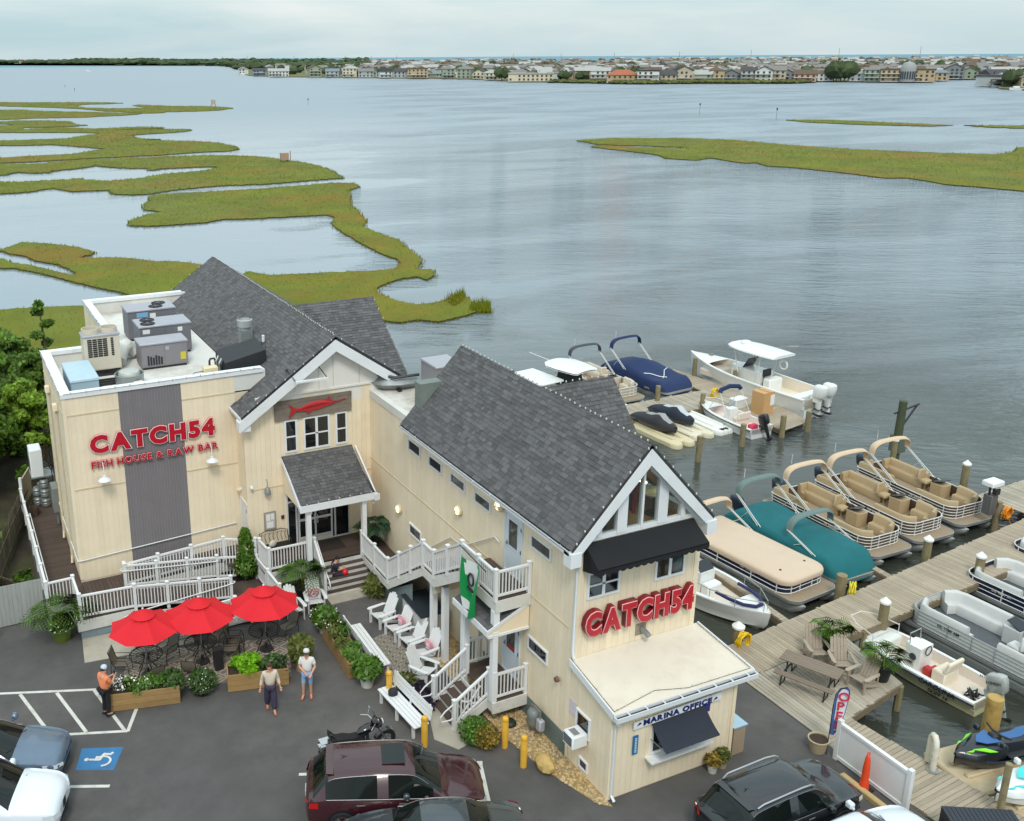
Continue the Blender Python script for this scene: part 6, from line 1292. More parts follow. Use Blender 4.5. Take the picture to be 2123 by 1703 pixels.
mb = MB(); mb.grid([[(x0+(x1-x0)*k/3,.04*math.sin(k*1.3+z*2),z) for k in range(4)]for z,x0,x1 in((.95,.01,.16),(1.3,.01,.34),(1.9,.01,.46),(2.5,.015,.52),(2.9,.07,.55),(3.1,.18,.52),(3.19,.36,.46))]); fb = mb.build('flag_cloth',flb,FF)
mb = MB(); mb.grid([[(x0+(x1-x0)*k/3,-.012+.04*math.sin(k*1.3+z*2),z) for k in range(4)]for z,x0,x1 in((1.2,.1,.26),(1.9,.1,.43),(2.5,.1,.49),(2.9,.14,.5),(3.08,.24,.46))]); mb.build('flag_field',flw,fb)
for i,ch in enumerate('OPEN'):
 me,w = letter_mesh(ch,.54,.01,M('flag_red',(196,44,62),.7),.02); link('letter',me,FF,(.12,-.07,2.6-i*.44))
GF_ = thing('hanging_flag','green and white flag with a black ring hanging from the stair landing rail','flag',(13.55,25.1,0),world=True)
OFF[GF_.name] = (13.55,25.1,0)
a = Vector((13.66,24.75,5.32)); b = Vector((13.66,23.2,5.25)); mb = MB(); mb.tube([tuple(a+Vector((0,.1,.05))),tuple(b)],.018,6); mb.build('flag_pole',darkm,GF_)
grn = M('flag_green',(0,142,72),.75,var=.08); wht = M('flag_cloth_white',(222,226,224),.75,var=.03)
def flagP(u,v):
 y = 24.55-u*1.2*(1-.38*max(0,v-.25)); return (13.58-.10*math.sin(u*7+v*3)-.05*v,y-.35*v*(1-u)*.6,5.26-u*.05-v*1.75-.25*v*(1-abs(2*u-1)))
rows = [[flagP(i/12,j/14) for i in range(13)]for j in range(15)]
mb = MB(); mb.grid(rows); nf = len(mb.f)
for j in range(14):
 for i in range(12):
  u = (i+.5)/12; v = (j+.5)/14; mb.mi[j*12+i] = 1 if(abs(u-.5)<.24-.3*abs(v-.2) and v<.55) or(u<.3 and v>.82) else 0
c_ = mb.build('flag_cloth',[grn,wht],GF_)
cc = Vector(flagP(.5,.3))+Vector((-.1,0,0)); mb = MB(); mb.tube([(cc.x,cc.y+.16*math.cos(t),cc.z+.2*math.sin(t)) for t in[i*.5236 for i in range(12)]],.035,5,closed=True); mb.build('ring_print',darkm,c_); cc = Vector(flagP(.5,.46))+Vector((-.1,0,0)); mb = MB(); mb.bar((cc.x,cc.y+.18,cc.z),(cc.x,cc.y-.18,cc.z-.03),.05,.07); mb.build('bar_print',darkm,c_)
# ------------------------------------------------------------------ wall fittings
for(u,v),l in(((217,995),'white dome barn lamp below the left end of the red sign on the blank front'),((440,955),'white dome barn lamp below the right end of the red sign on the blank front')):
 d = _RM.T@np.array([(u-PCX)/FPX,(v-PCY)/FPX,1.0]); tt = 35.75/d[1]; x,z = d[0]*tt,CAMZ+d[2]*tt
 t = thing('barn_lamp',l,'wall lamp',(x,35.75,z),0,'white barn lamps'); mb = MB(); mb.lathe([(.0,.17),(.06,.17),(.07,.10),(.2,.03),(.24,-.02)],18); mb.build('shade',white,t); mb = MB(); mb.tube([(0,0,.17),(0,0,.5),(0,.1,.62),(0,.3,.62),(0,.37,.58)],.016,6); mb.build('gooseneck',white,t); mb = MB(); mb.ball((0,0,.02),.06,8,5); mb.build('bulb',bulbm,t)
t = thing('lantern','small grey lantern on the entrance wall above the notice board','wall lamp',(10.6,34.92,3.7)); mb = MB(); mb.lathe([(0,.15),(.05,.15),(.13,0),(.13,-.14),(0,-.16)],10); mb.build('shade',gal,t); mb = MB(); mb.tube([(0,0,.15),(0,0,.42),(0,.1,.45)],.014,5); mb.build('arm',gal,t)
t = thing('notice_board','grey framed menu case on the entrance wall','notice board',(10.67,35.02,2.0)); mb = MB(); mb.box(-.24,-.05,0,.24,0,.75); mb.build('case',M('case_grey',(150,140,130),.6),t); mb = MB(); mb.box(-.19,-.056,.05,.19,-.05,.7); mb.build('backing',M('case_back',(190,188,182),.6),t)
for x0,z0,x1,z1 in((-.16,.38,.0,.66),(.03,.42,.16,.66),(-.14,.08,.12,.33)):mb = MB(); mb.box(x0,-.062,z0,x1,-.056,z1); mb.build('menu_sheet',M('paper',(228,228,224),.7),t)
t = thing('door_keypad','small dark box with red light beside the left sidelight','keypad',(11.2,35.02,2.35)); mb = MB(); mb.box(-.06,-.04,0,.06,0,.14); mb.build('housing',darkm,t); mb = MB(); mb.box(-.03,-.046,.06,.03,-.04,.1); mb.build('window',M('keypad_red',(150,30,30),.5),t)
t = thing('gable_light_bar','white light bar on two bent arms across the white gable face','sign light',(12.3,35,8.2)); mb = MB(); mb.box(-.55,-.62,-.1,.75,-.54,-.02); mb.build('light_bar',white,t)
for x in(-.55,.72):mb = MB(); mb.tube([(x-.15,.0,.3),(x-.15,-.08,.3),(x,-.55,-.02)],.02,5); mb.ball((x-.15,-.03,.3),.06,8,5); mb.build('bracket',darkm,t,split=True)
for x,y,z,nx,l in((9.98,34.98,3.95,0,'white security camera left of the lantern'),(9.78,35.9,3.55,-1,'twin floodlight above the white side door'),(15.0,24.55,6.5,-1,'twin floodlight over the upper door under the eave')):
 t = thing('floodlight' if nx else 'security_camera',l,'floodlight' if nx else 'camera',(x,y,z)); mb = MB(); mb.cham(-.05,-.05,-.05,.05,.05,.05,.02); mb.build('mount',white,t)
 for s in((-1,1) if nx else(1,)):mb = MB(); d = (-.12 if nx else 0); mb.tube([(0,0,0),(d,s*.08 if nx else-.12,-.05)],[.03,.055],8); mb.build('lamp_head',MATS['lamp_housing']if nx else white,t)
t = thing('wall_air_conditioner','white air conditioner unit on a bracket on the left side wall','air conditioner',(3.0,44.2,2.3)); mb = MB(); mb.cham(-.42,-.45,0,.1,.45,1.25,.03); mb.build('casing',white,t); mb = MB(); mb.box(-.43,-.3,.2,-.42,.3,.8); mb.build('grille',gal,t); mb = MB(); mb.box(-.45,-.5,-.06,.5,.5,0); mb.build('bracket',gal,t)
for j in range(3):mb = MB(); mb.tube([(.1,-.4-.04*j,.7-.15*j),(.3,-.6,.55-.1*j),(.42,-.55,.2+.1*j),(.42,-.5,-.4)],.02,5); mb.build('pipe',darkm,t)
t = thing('electrical_cabinet','grey electrical cabinet on the left side wall above the ramp','cabinet',(3.3,41.8,1.5)); mb = MB(); mb.cham(-.14,-.4,0,.14,.4,1.1,.02); mb.build('casing',M('cabinet_grey',(120,122,118),.6),t); mb = MB(); mb.tube([(.0,-.2,0),(0,-.2,-.6)],.05,6); mb.build('conduit',gal,t)
for y,l in((40.4,'pale downspout with scupper box on the left side wall, the further one'),(38.0,'pale downspout with scupper box on the left side wall, the nearer one')):
 t = thing('downspout',l,'downspout',(3.38,y,0),0,'downspouts of the left side wall'); mb = MB(); mb.cham(-.12,-.15,7.2,.06,.15,7.45,.02); mb.build('scupper_box',cream,t); mb = MB(); mb.tube([(0,0,7.2),(0,0,1.1),(-.05,-.25,.86)],.05,6); mb.build('pipe',M('pale_pipe',(206,194,170),.6),t)
for k,(x,y) in enumerate(((2.75,44.1),(3.05,43.8),(2.95,44.5))):
 for lv in range(2 if k!=1 else 3):
  t = thing('keg','steel beer keg, '+('top','middle','bottom')[2-lv if k==1 else 2-2*lv]+' of the '+('left','front','rear')[k]+' keg stack at the back of the side deck','keg',(x,y,.8+lv*.45),0,'steel kegs on the side deck'); mb = MB(); mb.lathe([(0,.02),(.15,0),(.17,.06),(.2,.1),(.19,.2),(.205,.22),(.19,.24),(.2,.34),(.17,.38),(.15,.44),(.1,.42),(0,.41)],12); mb.build('body',gal,t)
t = thing('bucket','dark bucket on the side deck in front of the kegs','bucket',(2.5,43.1,.8)); mb = MB(); mb.lathe([(0,0),(.16,0),(.2,.4),(.18,.4),(.15,.05),(0,.05)],12); mb.build('body',M('bucket_brown',(84,70,58),.8),t)
t = thing('deck_gate','tan solid gate panel at the back of the side deck','gate',(2.1,44.1,.8),1.25); mb = MB(); mb.box(0,-.03,.05,1.6,.03,1.3); mb.build('panel',M('gate_tan',(176,162,140),.7),t); mb = MB(); mb.box(-.06,-.06,0,.06,.06,1.45); mb.build('post',vinyl,t)
# ------------------------------------------------------------------ roof equipment
rtu = M('unit_grey',(118,118,124),.5,var=.05,metal=.2); rtul = M('unit_lid',(168,168,176),.5,var=.06,metal=.2); beige = M('unit_beige',(206,196,178),.55,var=.04); bluegrey = M('duct_blue_grey',(150,170,184),.6,var=.06)
def fan(par,x,y,z,r):
 mb = MB(); mb.lathe([(r,0),(r,.03),(r*.92,.03),(r*.92,.005)],18,(x,y,z)); f = mb.build('fan',darkm,par); mb = MB(); mb.lathe([(0,.006),(r*.92,.006)],18,(x,y,z)); mb.build('fan_well',M('fan_black',(14,14,16),.7),f)
 mb = MB(); mb.cyl((x,y),r*.22,z+.01,z+.05,8)
 for i in range(4):a = i*math.pi/4; mb.bar((x+r*.9*math.cos(a),y+r*.9*math.sin(a),z+.035),(x-r*.9*math.cos(a),y-r*.9*math.sin(a),z+.035),.012)
 mb.build('fan_guard',rtu,f)['kind'] = 'stuff'
def unit(label,x0,y0,x1,y1,z0,z1,fans=(),badge=None,louv=None,body=rtu,name='rooftop_unit'):
 t = thing(name,label,'air conditioner',(x0,y0,z0),world=True); mb = MB(); mb.box(x0,y0,z0+.1,x1,y1,z1-.05); mb.build('casing',body,t); mb = MB(); mb.cham(x0-.04,y0-.04,z1-.05,x1+.04,y1+.04,z1+.02,.02); mb.build('lid',rtul,t)
 mb = MB(); mb.box(x0+.05,y0+.05,z0,x1-.05,y1-.05,z0+.1); mb.build('base_rail',darkm,t)
 for fx,fy,r in fans:fan(t,fx,fy,z1+.02,r)
 n = max(1,int((x1-x0)/.75))
 for i in range(n):
  a = x0+(x1-x0)*i/n; b = x0+(x1-x0)*(i+1)/n; mb = MB(); mb.box(a+.02,y0-.012,z0+.14,b-.02,y0,z1-.1); mb.build('access_panel',body,t)
 if badge:
  for bx,bz,w,h,m in badge:mb = MB(); mb.box(bx-w/2,y0-.02,bz-h/2,bx+w/2,y0-.012,bz+h/2); mb.build('badge',m,t)
 if louv:
  for i in range(louv[4]):mb = MB(); a = louv[0]+(louv[1]-louv[0])*i/louv[4]; mb.box(a+.015,y0-.02,louv[2],a+(louv[1]-louv[0])/louv[4]-.015,y0-.008,louv[3]-.05*(i%3)); mb.build('louvre',darkm,t)
 return t
pbl = M('badge_blue',(120,170,206),.5); pw = MATS['paper']if 'paper' in MATS else M('paper',(228,228,224),.7); pyl = M('badge_yellow',(206,190,60),.6)
unit('long grey rooftop unit furthest back, with two fans at its right end',7.5,44.95,9.65,46.3,7.6,9.0,[(9.1,45.95,.32),(8.85,45.35,.32)],[(8.15,8.78,.5,.22,pbl),(8.62,8.7,.26,.24,pw)])
unit('long grey rooftop unit in the middle, with two fans at its left end',7.48,42.13,9.67,43.55,7.6,8.95,[(8.0,43.15,.32),(7.9,42.5,.32)],[(7.75,8.72,.3,.18,pw),(9.2,8.7,.2,.18,pw)])
unit('smaller grey rooftop unit in front with louvres and a yellow label',7.12,40.25,9.04,41.35,7.6,8.7,(),[(8.85,8.05,.22,.32,pyl),(8.2,8.45,.15,.15,rtul)],(7.35,8.0,7.78,8.2,6),body=M('unit_mid',(136,132,136),.5,var=.06,metal=.2))
t = unit('tall beige heat pump with two round hoods and a black slotted grille',4.9,40.3,6.32,41.1,7.75,9.3,(),None,None,beige,'heat_pump')
for i in range(5):
 for k in range(9):mb = MB(); a = 5.05+i*.2+(.12 if i==4 else 0); mb.box(a,40.27,8.42+k*.085,a+(.17 if i<4 else.1),40.29,8.42+k*.085+.055); mb.build('grille_slot',M('fan_black',(14,14,16),.7),t)
for x in(5.25,5.98):mb = MB(); mb.lathe([(.34,0),(.34,.22),(.31,.22),(.31,.02),(0,.02)],20,(x,40.75,9.3)); h = mb.build('fan_hood',beige,t); mb = MB(); mb.lathe([(0,.03),(.3,.03)],18,(x,40.75,9.3)); mb.build('fan_well',M('hood_shade',(120,112,100),.7),h); mb = MB(); mb.bar((x-.3,40.75,9.36),(x+.3,40.75,9.36),.03); mb.bar((x,40.45,9.36),(x,41.05,9.36),.03); mb.build('fan_guard',rtu,h,split=True)
mb = MB(); mb.box(4.95,40.2,7.6,6.3,40.28,7.7); mb.box(4.95,41.1,7.6,6.3,41.18,7.7); mb.build('skid',darkm,t,split=True)
t = thing('duct_box','pale blue grey duct box at the front left corner of the flat roof','duct box',(3.95,37.6,7.6),world=True); mb = MB(); mb.box(3.98,37.62,7.6,5.0,40.1,8.3); mb.build('casing',bluegrey,t); mb = MB(); mb.cham(3.95,37.58,8.3,5.03,40.14,8.4,.03); mb.build('lid',M('duct_lid',(176,198,210),.6,var=.05),t); mb = MB(); mb.tube([(5.0,38.0,7.9),(5.25,37.9,7.85),(5.3,37.8,7.6)],.03,5); mb.build('pipe',darkm,t)
t = thing('exhaust_fan','round grey exhaust fan with a pale cap close to the front parapet','exhaust fan',(6.3,38.55,7.6)); mb = MB(); mb.lathe([(.0,0),(.5,0),(.54,.1),(.56,.45),(.58,.5),(.53,.5),(.5,.3),(0,.25)],24); mb.build('housing',gal,t); mb = MB(); mb.lathe([(.44,.36),(.42,.52),(.38,.6),(.2,.62),(0,.63)],24); mb.build('cap',M('fan_cap',(190,192,186),.5,metal=.3),t); mb = MB(); mb.box(-.2,-.6,.1,-.05,-.54,.25); mb.box(.05,-.59,.2,.4,-.56,.32); mb.build('nameplate',pw,t,split=True)
t = thing('roof_timbers','dark timbers lying on the flat roof behind the duct box','timbers',(5.1,38.9,7.6)); mb = MB()
for i in range(3):mb.box(0,i*.28,0,1.3,i*.28+.1,.1)
mb.build('timber',darkm,t,split=True)
t = thing('control_box','small cream control box with a cable on the flat roof near the parapet','control box',(9.2,37.2,7.6)); mb = MB(); mb.cham(-.28,-.18,.25,.28,.18,.75,.02); mb.build('box',MATS['lamp_housing'],t); mb = MB(); mb.box(-.25,-.15,0,-.18,.15,.25); mb.box(.18,-.15,0,.25,.15,.25); mb.build('stand',gal,t,split=True); mb = MB(); mb.tube([(-.28,0,.6),(-.6,.1,.55),(-.9,.15,.3),(-1.1,.2,.03)],.015,5); mb.build('cable',darkm,t); mb = MB(); mb.box(.1,-.19,.3,.24,-.18,.45); mb.build('label',darkm,t)
t = thing('vent_pipe','bent brown pipe rising from the flat roof beside the shingles','pipe',(9.6,38.9,7.6)); mb = MB(); mb.tube([(0,0,0),(0,0,.45),(.05,0,.55),(.2,0,.55),(.25,0,.45),(.25,0,.2)],.045,7); mb.build('pipe',M('pipe_brown',(70,52,44),.6),t)
t = thing('insulated_duct','crumpled white insulated duct between the heat pump and the grey units','duct',(6.5,42.0,7.6)); mb = MB(); mb.tube([(-.1,-.9,.25),(.1,-.3,.55),(.35,.2,.6),(.65,.3,.35),(.8,.2,.2)],[.25,.3,.33,.3,.26],10); mb.build('duct',M('foil_white',(206,204,198),.6,var=.08,bump=1.0,bscale=9),t)
t = thing('duct_hood','black ribbed duct hood where the flat roof meets the shingled slope','duct',(9.6,37.3,7.6),world=True); mb = MB(); pts = [(9.8,37.2,7.65),(9.8,37.2,8.4),(9.8,38.6,8.55),(9.8,38.6,7.65)]; mb.poly3(pts,(1.7,0,.35)); mb.build('hood',M('hood_black',(40,42,46),.6,var=.15),t)
for i in range(4):mb = MB(); mb.tube([(9.74,37.35+i*.22,7.7),(9.68,37.4+i*.22,8.3),(9.8,37.5+i*.22,8.45)],.05,6); mb.build('flex_pipe',gal if i%2 else darkm,t)
t = thing('roof_vent','galvanised fan vent standing on the tall shingled slope','roof vent',(11.55,40.2,0)); z0 = zl(11.55); mb = MB(); mb.box(-.25,-.25,z0-.3,.25,.25,z0+.55); mb.build('curb',gal,t); mb = MB(); mb.lathe([(.24,.55),(.24,.68),(.33,.7),(.33,.98),(.28,1.0),(.27,.92),(0,.9)],18,(0,0,z0)); mb.build('fan_drum',M('drum_grey',(176,180,178),.45,metal=.4),t)
t = thing('vent_pipe','short white vent pipe beside the galvanised roof vent','pipe',(11.9,38.8,0)); z0 = zl(11.9); mb = MB(); mb.cyl((0,0),.06,z0-.1,z0+.35,10); mb.build('pipe',white,t); mb = MB(); mb.lathe([(.14,0),(.07,.08)],10,(0,0,z0)); mb.build('boot',darkm,t)
unit('pale grey rooftop unit on the connector roof beside the waterside building',16.82,32.6,17.95,33.95,7.2,8.55,(),[(17.2,8.1,.12,.12,pw)],None,M('unit_pale',(150,146,150),.5,var=.06,metal=.2))
t = thing('roof_duct','galvanised elbow duct running along the connector roof','duct',(16,34.9,7.2),world=True); mb = MB(); mb.tube([(15.35,35.2,7.45),(15.6,34.75,7.45),(16.1,34.55,7.45),(16.9,34.55,7.45)],[.26,.27,.27,.26],4); mb.build('duct',gal,t); mb = MB(); mb.tube([(15.4,35.0,7.78),(15.9,34.4,7.76),(16.9,34.3,7.78)],.06,6); mb.build('pipe',darkm,t); mb = MB(); mb.box(16.0,34.3,7.17,16.15,34.7,7.25); mb.build('block',darkm,t)
t = thing('duct_transition','slanted blue grey duct piece at the foot of the pale rooftop unit','duct',(16.8,32.4,7.2)); mb = MB(); mb.poly3([(-.55,-.1,0),(.3,-.5,0),(.3,-.1,.6),(-.1,.2,.6)],(.1,.1,.02)); mb.build('duct',bluegrey,t)
# ------------------------------------------------------------------ vehicles
tyre = M('tyre_rubber',(26,26,27),.85,var=.1); rimm_ = M('alloy_rim',(150,152,154),.3,metal=.7); carglass = M('car_glass',(16,22,20),.03,var=.1,spec=.45); chrome = M('chrome',(200,200,202),.15,metal=.95,var=.02); trimk = M('black_trim',(22,22,24),.5)
lampw = M('headlamp',(206,212,216),.12,var=.1,coat=.5); lampr = M('tail_lamp',(176,18,16),.2,coat=.5)
def cat(p,k):
 """Catmull-Rom refinement of station tuples"""
 o = []
 for i in range(len(p)-1):
  a,b,c,d = p[max(i-1,0)],p[i],p[i+1],p[min(i+2,len(p)-1)]
  for j in range(k):
   t = j/k; o.append(tuple(.5*((2*q)+(r-o_)*t+(2*o_-5*q+4*r-s)*t*t+(3*q-o_-3*r+s)*t**3) for o_,q,r,s in zip(a,b,c,d)))
 o.append(tuple(p[-1])); return o
STY = {
'suv':[(-2.42,.52,.86,.90,.70,.62),(-2.36,.34,.98,1.02,.86,.74),(-2.22,.28,1.08,1.16,.93,.76),(-2.02,.26,1.12,1.40,.95,.72),(-1.80,.25,1.12,1.64,.95,.68),(-1.45,.24,1.10,1.72,.95,.66),(-.5,.24,1.06,1.75,.95,.66),(.3,.24,1.03,1.72,.95,.66),(.62,.24,1.02,1.62,.95,.67),(1.0,.24,1.02,1.33,.95,.72),(1.34,.24,1.0,1.09,.95,.80),(1.6,.25,.97,1.05,.94,.78),(2.1,.27,.90,.99,.90,.70),(2.36,.32,.78,.86,.78,.6),(2.44,.45,.68,.72,.62,.5)],
'sedan':[(-2.38,.5,.80,.84,.66,.56),(-2.3,.32,.92,.96,.82,.66),(-1.9,.24,.98,1.04,.9,.7),(-1.45,.22,.98,1.14,.91,.68),(-1.0,.2,.96,1.34,.92,.62),(-.6,.2,.95,1.43,.92,.60),(.1,.2,.93,1.43,.92,.60),(.45,.2,.92,1.34,.92,.62),(.85,.2,.91,1.12,.92,.68),(1.15,.2,.89,.97,.92,.78),(1.6,.22,.84,.91,.90,.74),(2.1,.25,.74,.82,.84,.62),(2.3,.3,.64,.72,.72,.5),(2.38,.42,.56,.6,.55,.4)]}
def car(name,label,style,loc,rz,paint,rails=None,sunroof=False,trim=None,plate=None,cat_='car',gl=None,sc=1.0,wheel=.36):
 t = thing(name,label,cat_,loc,rz,'parked cars'); S = cat(STY[style],3); t.scale = (sc,sc,sc); gl = gl or carglass; trim = trim or M('satin_trim',(128,128,130),.4,metal=.5)
 yc = [s[0]for s in S]; suv = style=='suv'
 ws = (.52,1.28) if suv else(.32,1.06); rw = (-2.24,-1.82) if suv else(-1.52,-.84); sd = (-1.86,.95) if suv else(-1.28,.78)
 pil = ((-.42,-.3),) if suv else((-.35,-.22),)
 rows = []
 for y,zb,zl_,zt,w,wr in S:rows.append([(-w*.9,y,zb),(-w,y,zb+.16),(-w*1.0,y,(zb+zl_)/2+.08),(-w*.985,y,zl_-.05),(-w*.96,y,zl_),(-(wr+.05),y,zt-.09),(-wr*.93,y,zt-.03),(-wr*.5,y,zt+.01),(0,y,zt+.02)])
 rows = [r+[(-x,y,z) for x,y,z in r[-2::-1]]for r in rows]; n = len(rows[0]); G = {k:MB() for k in('body','windshield','rear_window','side_window')}
 def emit(k,a,b,c,d):G[k].add([a,b,c,d],[(0,1,2,3)])
 for i in range(len(rows)-1):
  ym = (yc[i]+yc[i+1])/2
  for j in range(n-1):
   k = 'body'; top = 5<=j<=n-7 if False else(5<=j<n-6)
   if j in(4,n-6) and sd[0]<ym<sd[1]and S[i][3]-S[i][2]>.2 and not any(a<ym<b for a,b in pil):k = 'side_window'
   if top and ws[0]<ym<ws[1]:k = 'windshield'
   if top and rw[0]<ym<rw[1]:k = 'rear_window'
   emit(k,rows[i][j],rows[i][j+1],rows[i+1][j+1],rows[i+1][j])
 G['body'].add(rows[0],[tuple(range(n))]); G['body'].add(rows[-1],[tuple(range(n-1,-1,-1))])
 def weld(mb):
  ids = {}; f = []; v = []
  for q in mb.f:
   r = []
   for i in q:
    k = tuple(round(c,4) for c in mb.v[i])
    if k not in ids:ids[k] = len(v); v.append(mb.v[i])
    r.append(ids[k])
   r2 = [x for i_,x in enumerate(r) if x!=r[i_-1]]
   if len(set(r2))>=3:f.append(tuple(r2))
  mb.v,mb.f,mb.mi = v,f,[0]*len(f); return mb
 body = weld(G['body']).build('body',paint,t,sharp=42)
 for k in('windshield','rear_window'):weld(G[k]).build(k,gl,t,sharp=60)
 weld(G['side_window']).build('side_window',gl,t,sharp=60,split=True)
 mb = MB(); mb.box(-.78,-2.1,.2,.78,2.1,.45); mb.build('underbody',trimk,t)
 wb = .955 if suv else.92
 for y in((-1.45,1.42) if suv else(-1.4,1.38)):
  for sx in(-1,1):
   mb = MB().at(Matrix.Translation((sx*(wb-.02),y,wheel))@Matrix.Rotation(math.pi/2*sx,4,'Y')); mb.lathe([(wheel+.07,-.02),(wheel+.07,.022),(wheel-.05,.024)],22); mb.build('wheel_arch',trimk,t)
   w = link('wheel',None,t) if False else None
   mb = MB().at(Matrix.Translation((sx*(wb-.2),y,wheel))@Matrix.Rotation(math.pi/2*sx,4,'Y')); mb.lathe([(wheel*.62,0),(wheel*.95,0),(wheel,.04),(wheel,.2),(wheel*.94,.235),(wheel*.66,.235),(wheel*.62,.2)],22); wl = mb.build('wheel',tyre,t)
   mb = MB().at(Matrix.Translation((sx*(wb-.2),y,wheel))@Matrix.Rotation(math.pi/2*sx,4,'Y')); mb.lathe([(0,.2),(wheel*.16,.215),(wheel*.2,.2)],10)
   for a in range(5):c_,s_ = math.cos(a*1.2566),math.sin(a*1.2566); mb.bar((0,0,.2),(wheel*.6*c_,wheel*.6*s_,.21),.055,.02)
   mb.lathe([(wheel*.66,.22),(wheel*.6,.225),(wheel*.58,.19)],20); mb.build('rim',rimm_,wl)['kind'] = 'stuff'; mb = MB().at(Matrix.Translation((sx*(wb-.2),y,wheel))@Matrix.Rotation(math.pi/2*sx,4,'Y')); mb.lathe([(0,.14),(wheel*.6,.14)],16); mb.build('brake_disc',trimk,wl)
 def surf(y,fr):
  i = min(range(len(S)),key=lambda q:abs(S[q][0]-y)); return S[i]
 for sx in(-1,1):
  if suv:mb = MB(); mb.grid([[(sx*.9,2.1,.86),(sx*.9,2.13,.70)],[(sx*.80,2.36,.80),(sx*.82,2.38,.64)],[(sx*.52,2.47,.74),(sx*.56,2.49,.62)]])
  else:mb = MB(); mb.grid([[(sx*.87,1.9,.78),(sx*.88,1.95,.66)],[(sx*.76,2.24,.70),(sx*.78,2.26,.58)],[(sx*.5,2.4,.62),(sx*.54,2.41,.54)]])
  mb.build('headlight',lampw,t)
  mb = MB(); zt = .98 if suv else.88; mb.grid([[(sx*.955 if suv else sx*.9,-2.08,zt+.08),(sx*.965 if suv else sx*.91,-2.08,zt-.1)],[(sx*.9 if suv else sx*.85,-2.3,zt+.04),(sx*.91 if suv else sx*.86,-2.32,zt-.12)],[(sx*.55,-2.43 if suv else-2.4,zt-.03),(sx*.57,-2.45 if suv else-2.42,zt-.13)]]); mb.build('tail_light',lampr,t)
  my = .78 if suv else.62; mb = MB(); mb.cham(sx*1.07-.11,my-.07,1.03,sx*1.07+.11,my+.1,1.18,.04); mb.bar((sx*.92,my,1.04),(sx*1.05,my,1.06),.05); mb.build('mirror',paint,t)
  for hy in((-.95,.18) if suv else(-.75,.2)):mb = MB(); mb.bar((sx*.975 if suv else sx*.945,hy-.11,.93),(sx*.975 if suv else sx*.945,hy+.11,.93),.025); mb.build('door_handle',trim,t)
  mb = MB(); mb.tube([(sx*.94 if suv else sx*.91,y,z) for y,z in((sd[0],1.13 if suv else.98),(-.5,1.075 if suv else.96),(sd[1]+.1,1.03 if suv else.915))],.008,4); i0 = [i for i in range(len(S)) if sd[0]<S[i][0]<sd[1]and S[i][3]-S[i][2]>.22]
  mb.tube([(sx*(S[i][5]+.055),S[i][0],S[i][3]-.085) for i in i0],.008,4); mb.build('window_trim',trim,t)['kind'] = 'stuff'
  for dy in((-.36,) if True else()):mb = MB(); mb.bar((sx*.962 if suv else sx*.93,dy,.4),(sx*.953 if suv else sx*.925,dy,1.02 if suv else.92),.008); mb.build('door_seam',trimk,t)
  if rails:mb = MB(); mb.tube([(sx*.66,-1.6,1.70),(sx*.68,-1.4,1.78),(sx*.68,0,1.80),(sx*.67,.35,1.76),(sx*.66,.5,1.68)],.022,6); mb.build('roof_rail',rails,t)
 mb = MB(); f_ = 2.44 if suv else 2.37; mb.grid([[(x,f_-abs(x)*.12+.015,.74 if suv else.62),(x,f_-abs(x)*.12+.02,.5)]for x in(-.5,-.25,0,.25,.5)]); mb.build('grille',trimk,t)
 mb = MB(); mb.tube([(x*.8,f_-abs(x)*.16+.02,.36) for x in(-1,-.5,0,.5,1)],.05,6); mb.build('lower_bumper',trimk,t)
 if sunroof:mb = MB(); mb.grid([[(x,y,1.775-.0*abs(y)) for x in(-.42,-.2,0,.2,.42)]for y in(-.35,-.1,.1,.28)]); mb.build('sunroof',gl,t)
 if suv:mb = MB(); mb.grid([[(x,-1.66-.0*abs(x),1.70) for x in(-.64,0,.64)],[(x,-1.86,1.69) for x in(-.6,0,.6)]]); mb.grid([[(x,-1.86,1.66) for x in(-.6,0,.6)],[(x,-1.66,1.67) for x in(-.64,0,.64)]]); mb.build('spoiler',paint,t,split=True); mb = MB(); mb.add([(-.02,-1.35,1.73),(.02,-1.35,1.73),(0,-1.5,1.82),(0,-1.2,1.735)],[(0,1,2),(0,2,3),(1,3,2)]); mb.build('antenna_fin',paint,t)
 mb = MB(); mb.cbox((0,-2.44 if suv else-2.4,.72),(.32,.02,.16)); pl_ = mb.build('licence_plate',plate or M('plate_white',(206,204,196),.6),t)
 mb = MB(); mb.bar((-.55,1.36 if suv else 1.12,1.07 if suv else.98),(.0,1.12 if suv else.9,1.22 if suv else 1.1),.015); mb.bar((.1,1.36 if suv else 1.12,1.07 if suv else.98),(.6,1.12 if suv else.9,1.2 if suv else 1.09),.015); mb.build('wiper',trimk,t,split=True)
 mb = MB(); mb.bar((-.3,-2.28 if suv else-1.5,1.15),(.2,-2.18 if suv else-1.45,1.26),.012); mb.build('wiper',trimk,t)
 return t
maroon = M('maroon_paint',(58,22,28),.25,var=.05,coat=.8); blackp = M('black_paint',(22,24,28),.2,var=.1,coat=.8); whitep = M('white_paint_car',(222,228,234),.25,var=.02,coat=.6); slate = M('slate_blue_paint',(98,116,136),.28,var=.05,coat=.7,metal=.3); dgreen = M('dark_grey_paint',(62,70,74),.25,var=.05,coat=.7,metal=.2)
A1 = rad(-21.5-90)
car('parked_car','dark maroon suv with a glass sunroof parked beside the motorcycle','suv',(9.6,21.0,0),A1,maroon,None,True)
p = at(893,1690,1.42); car('parked_car','dark grey green sedan roof at the bottom edge beside the maroon suv','sedan',(p.x+.1,p.y,0),A1+math.pi,dgreen)
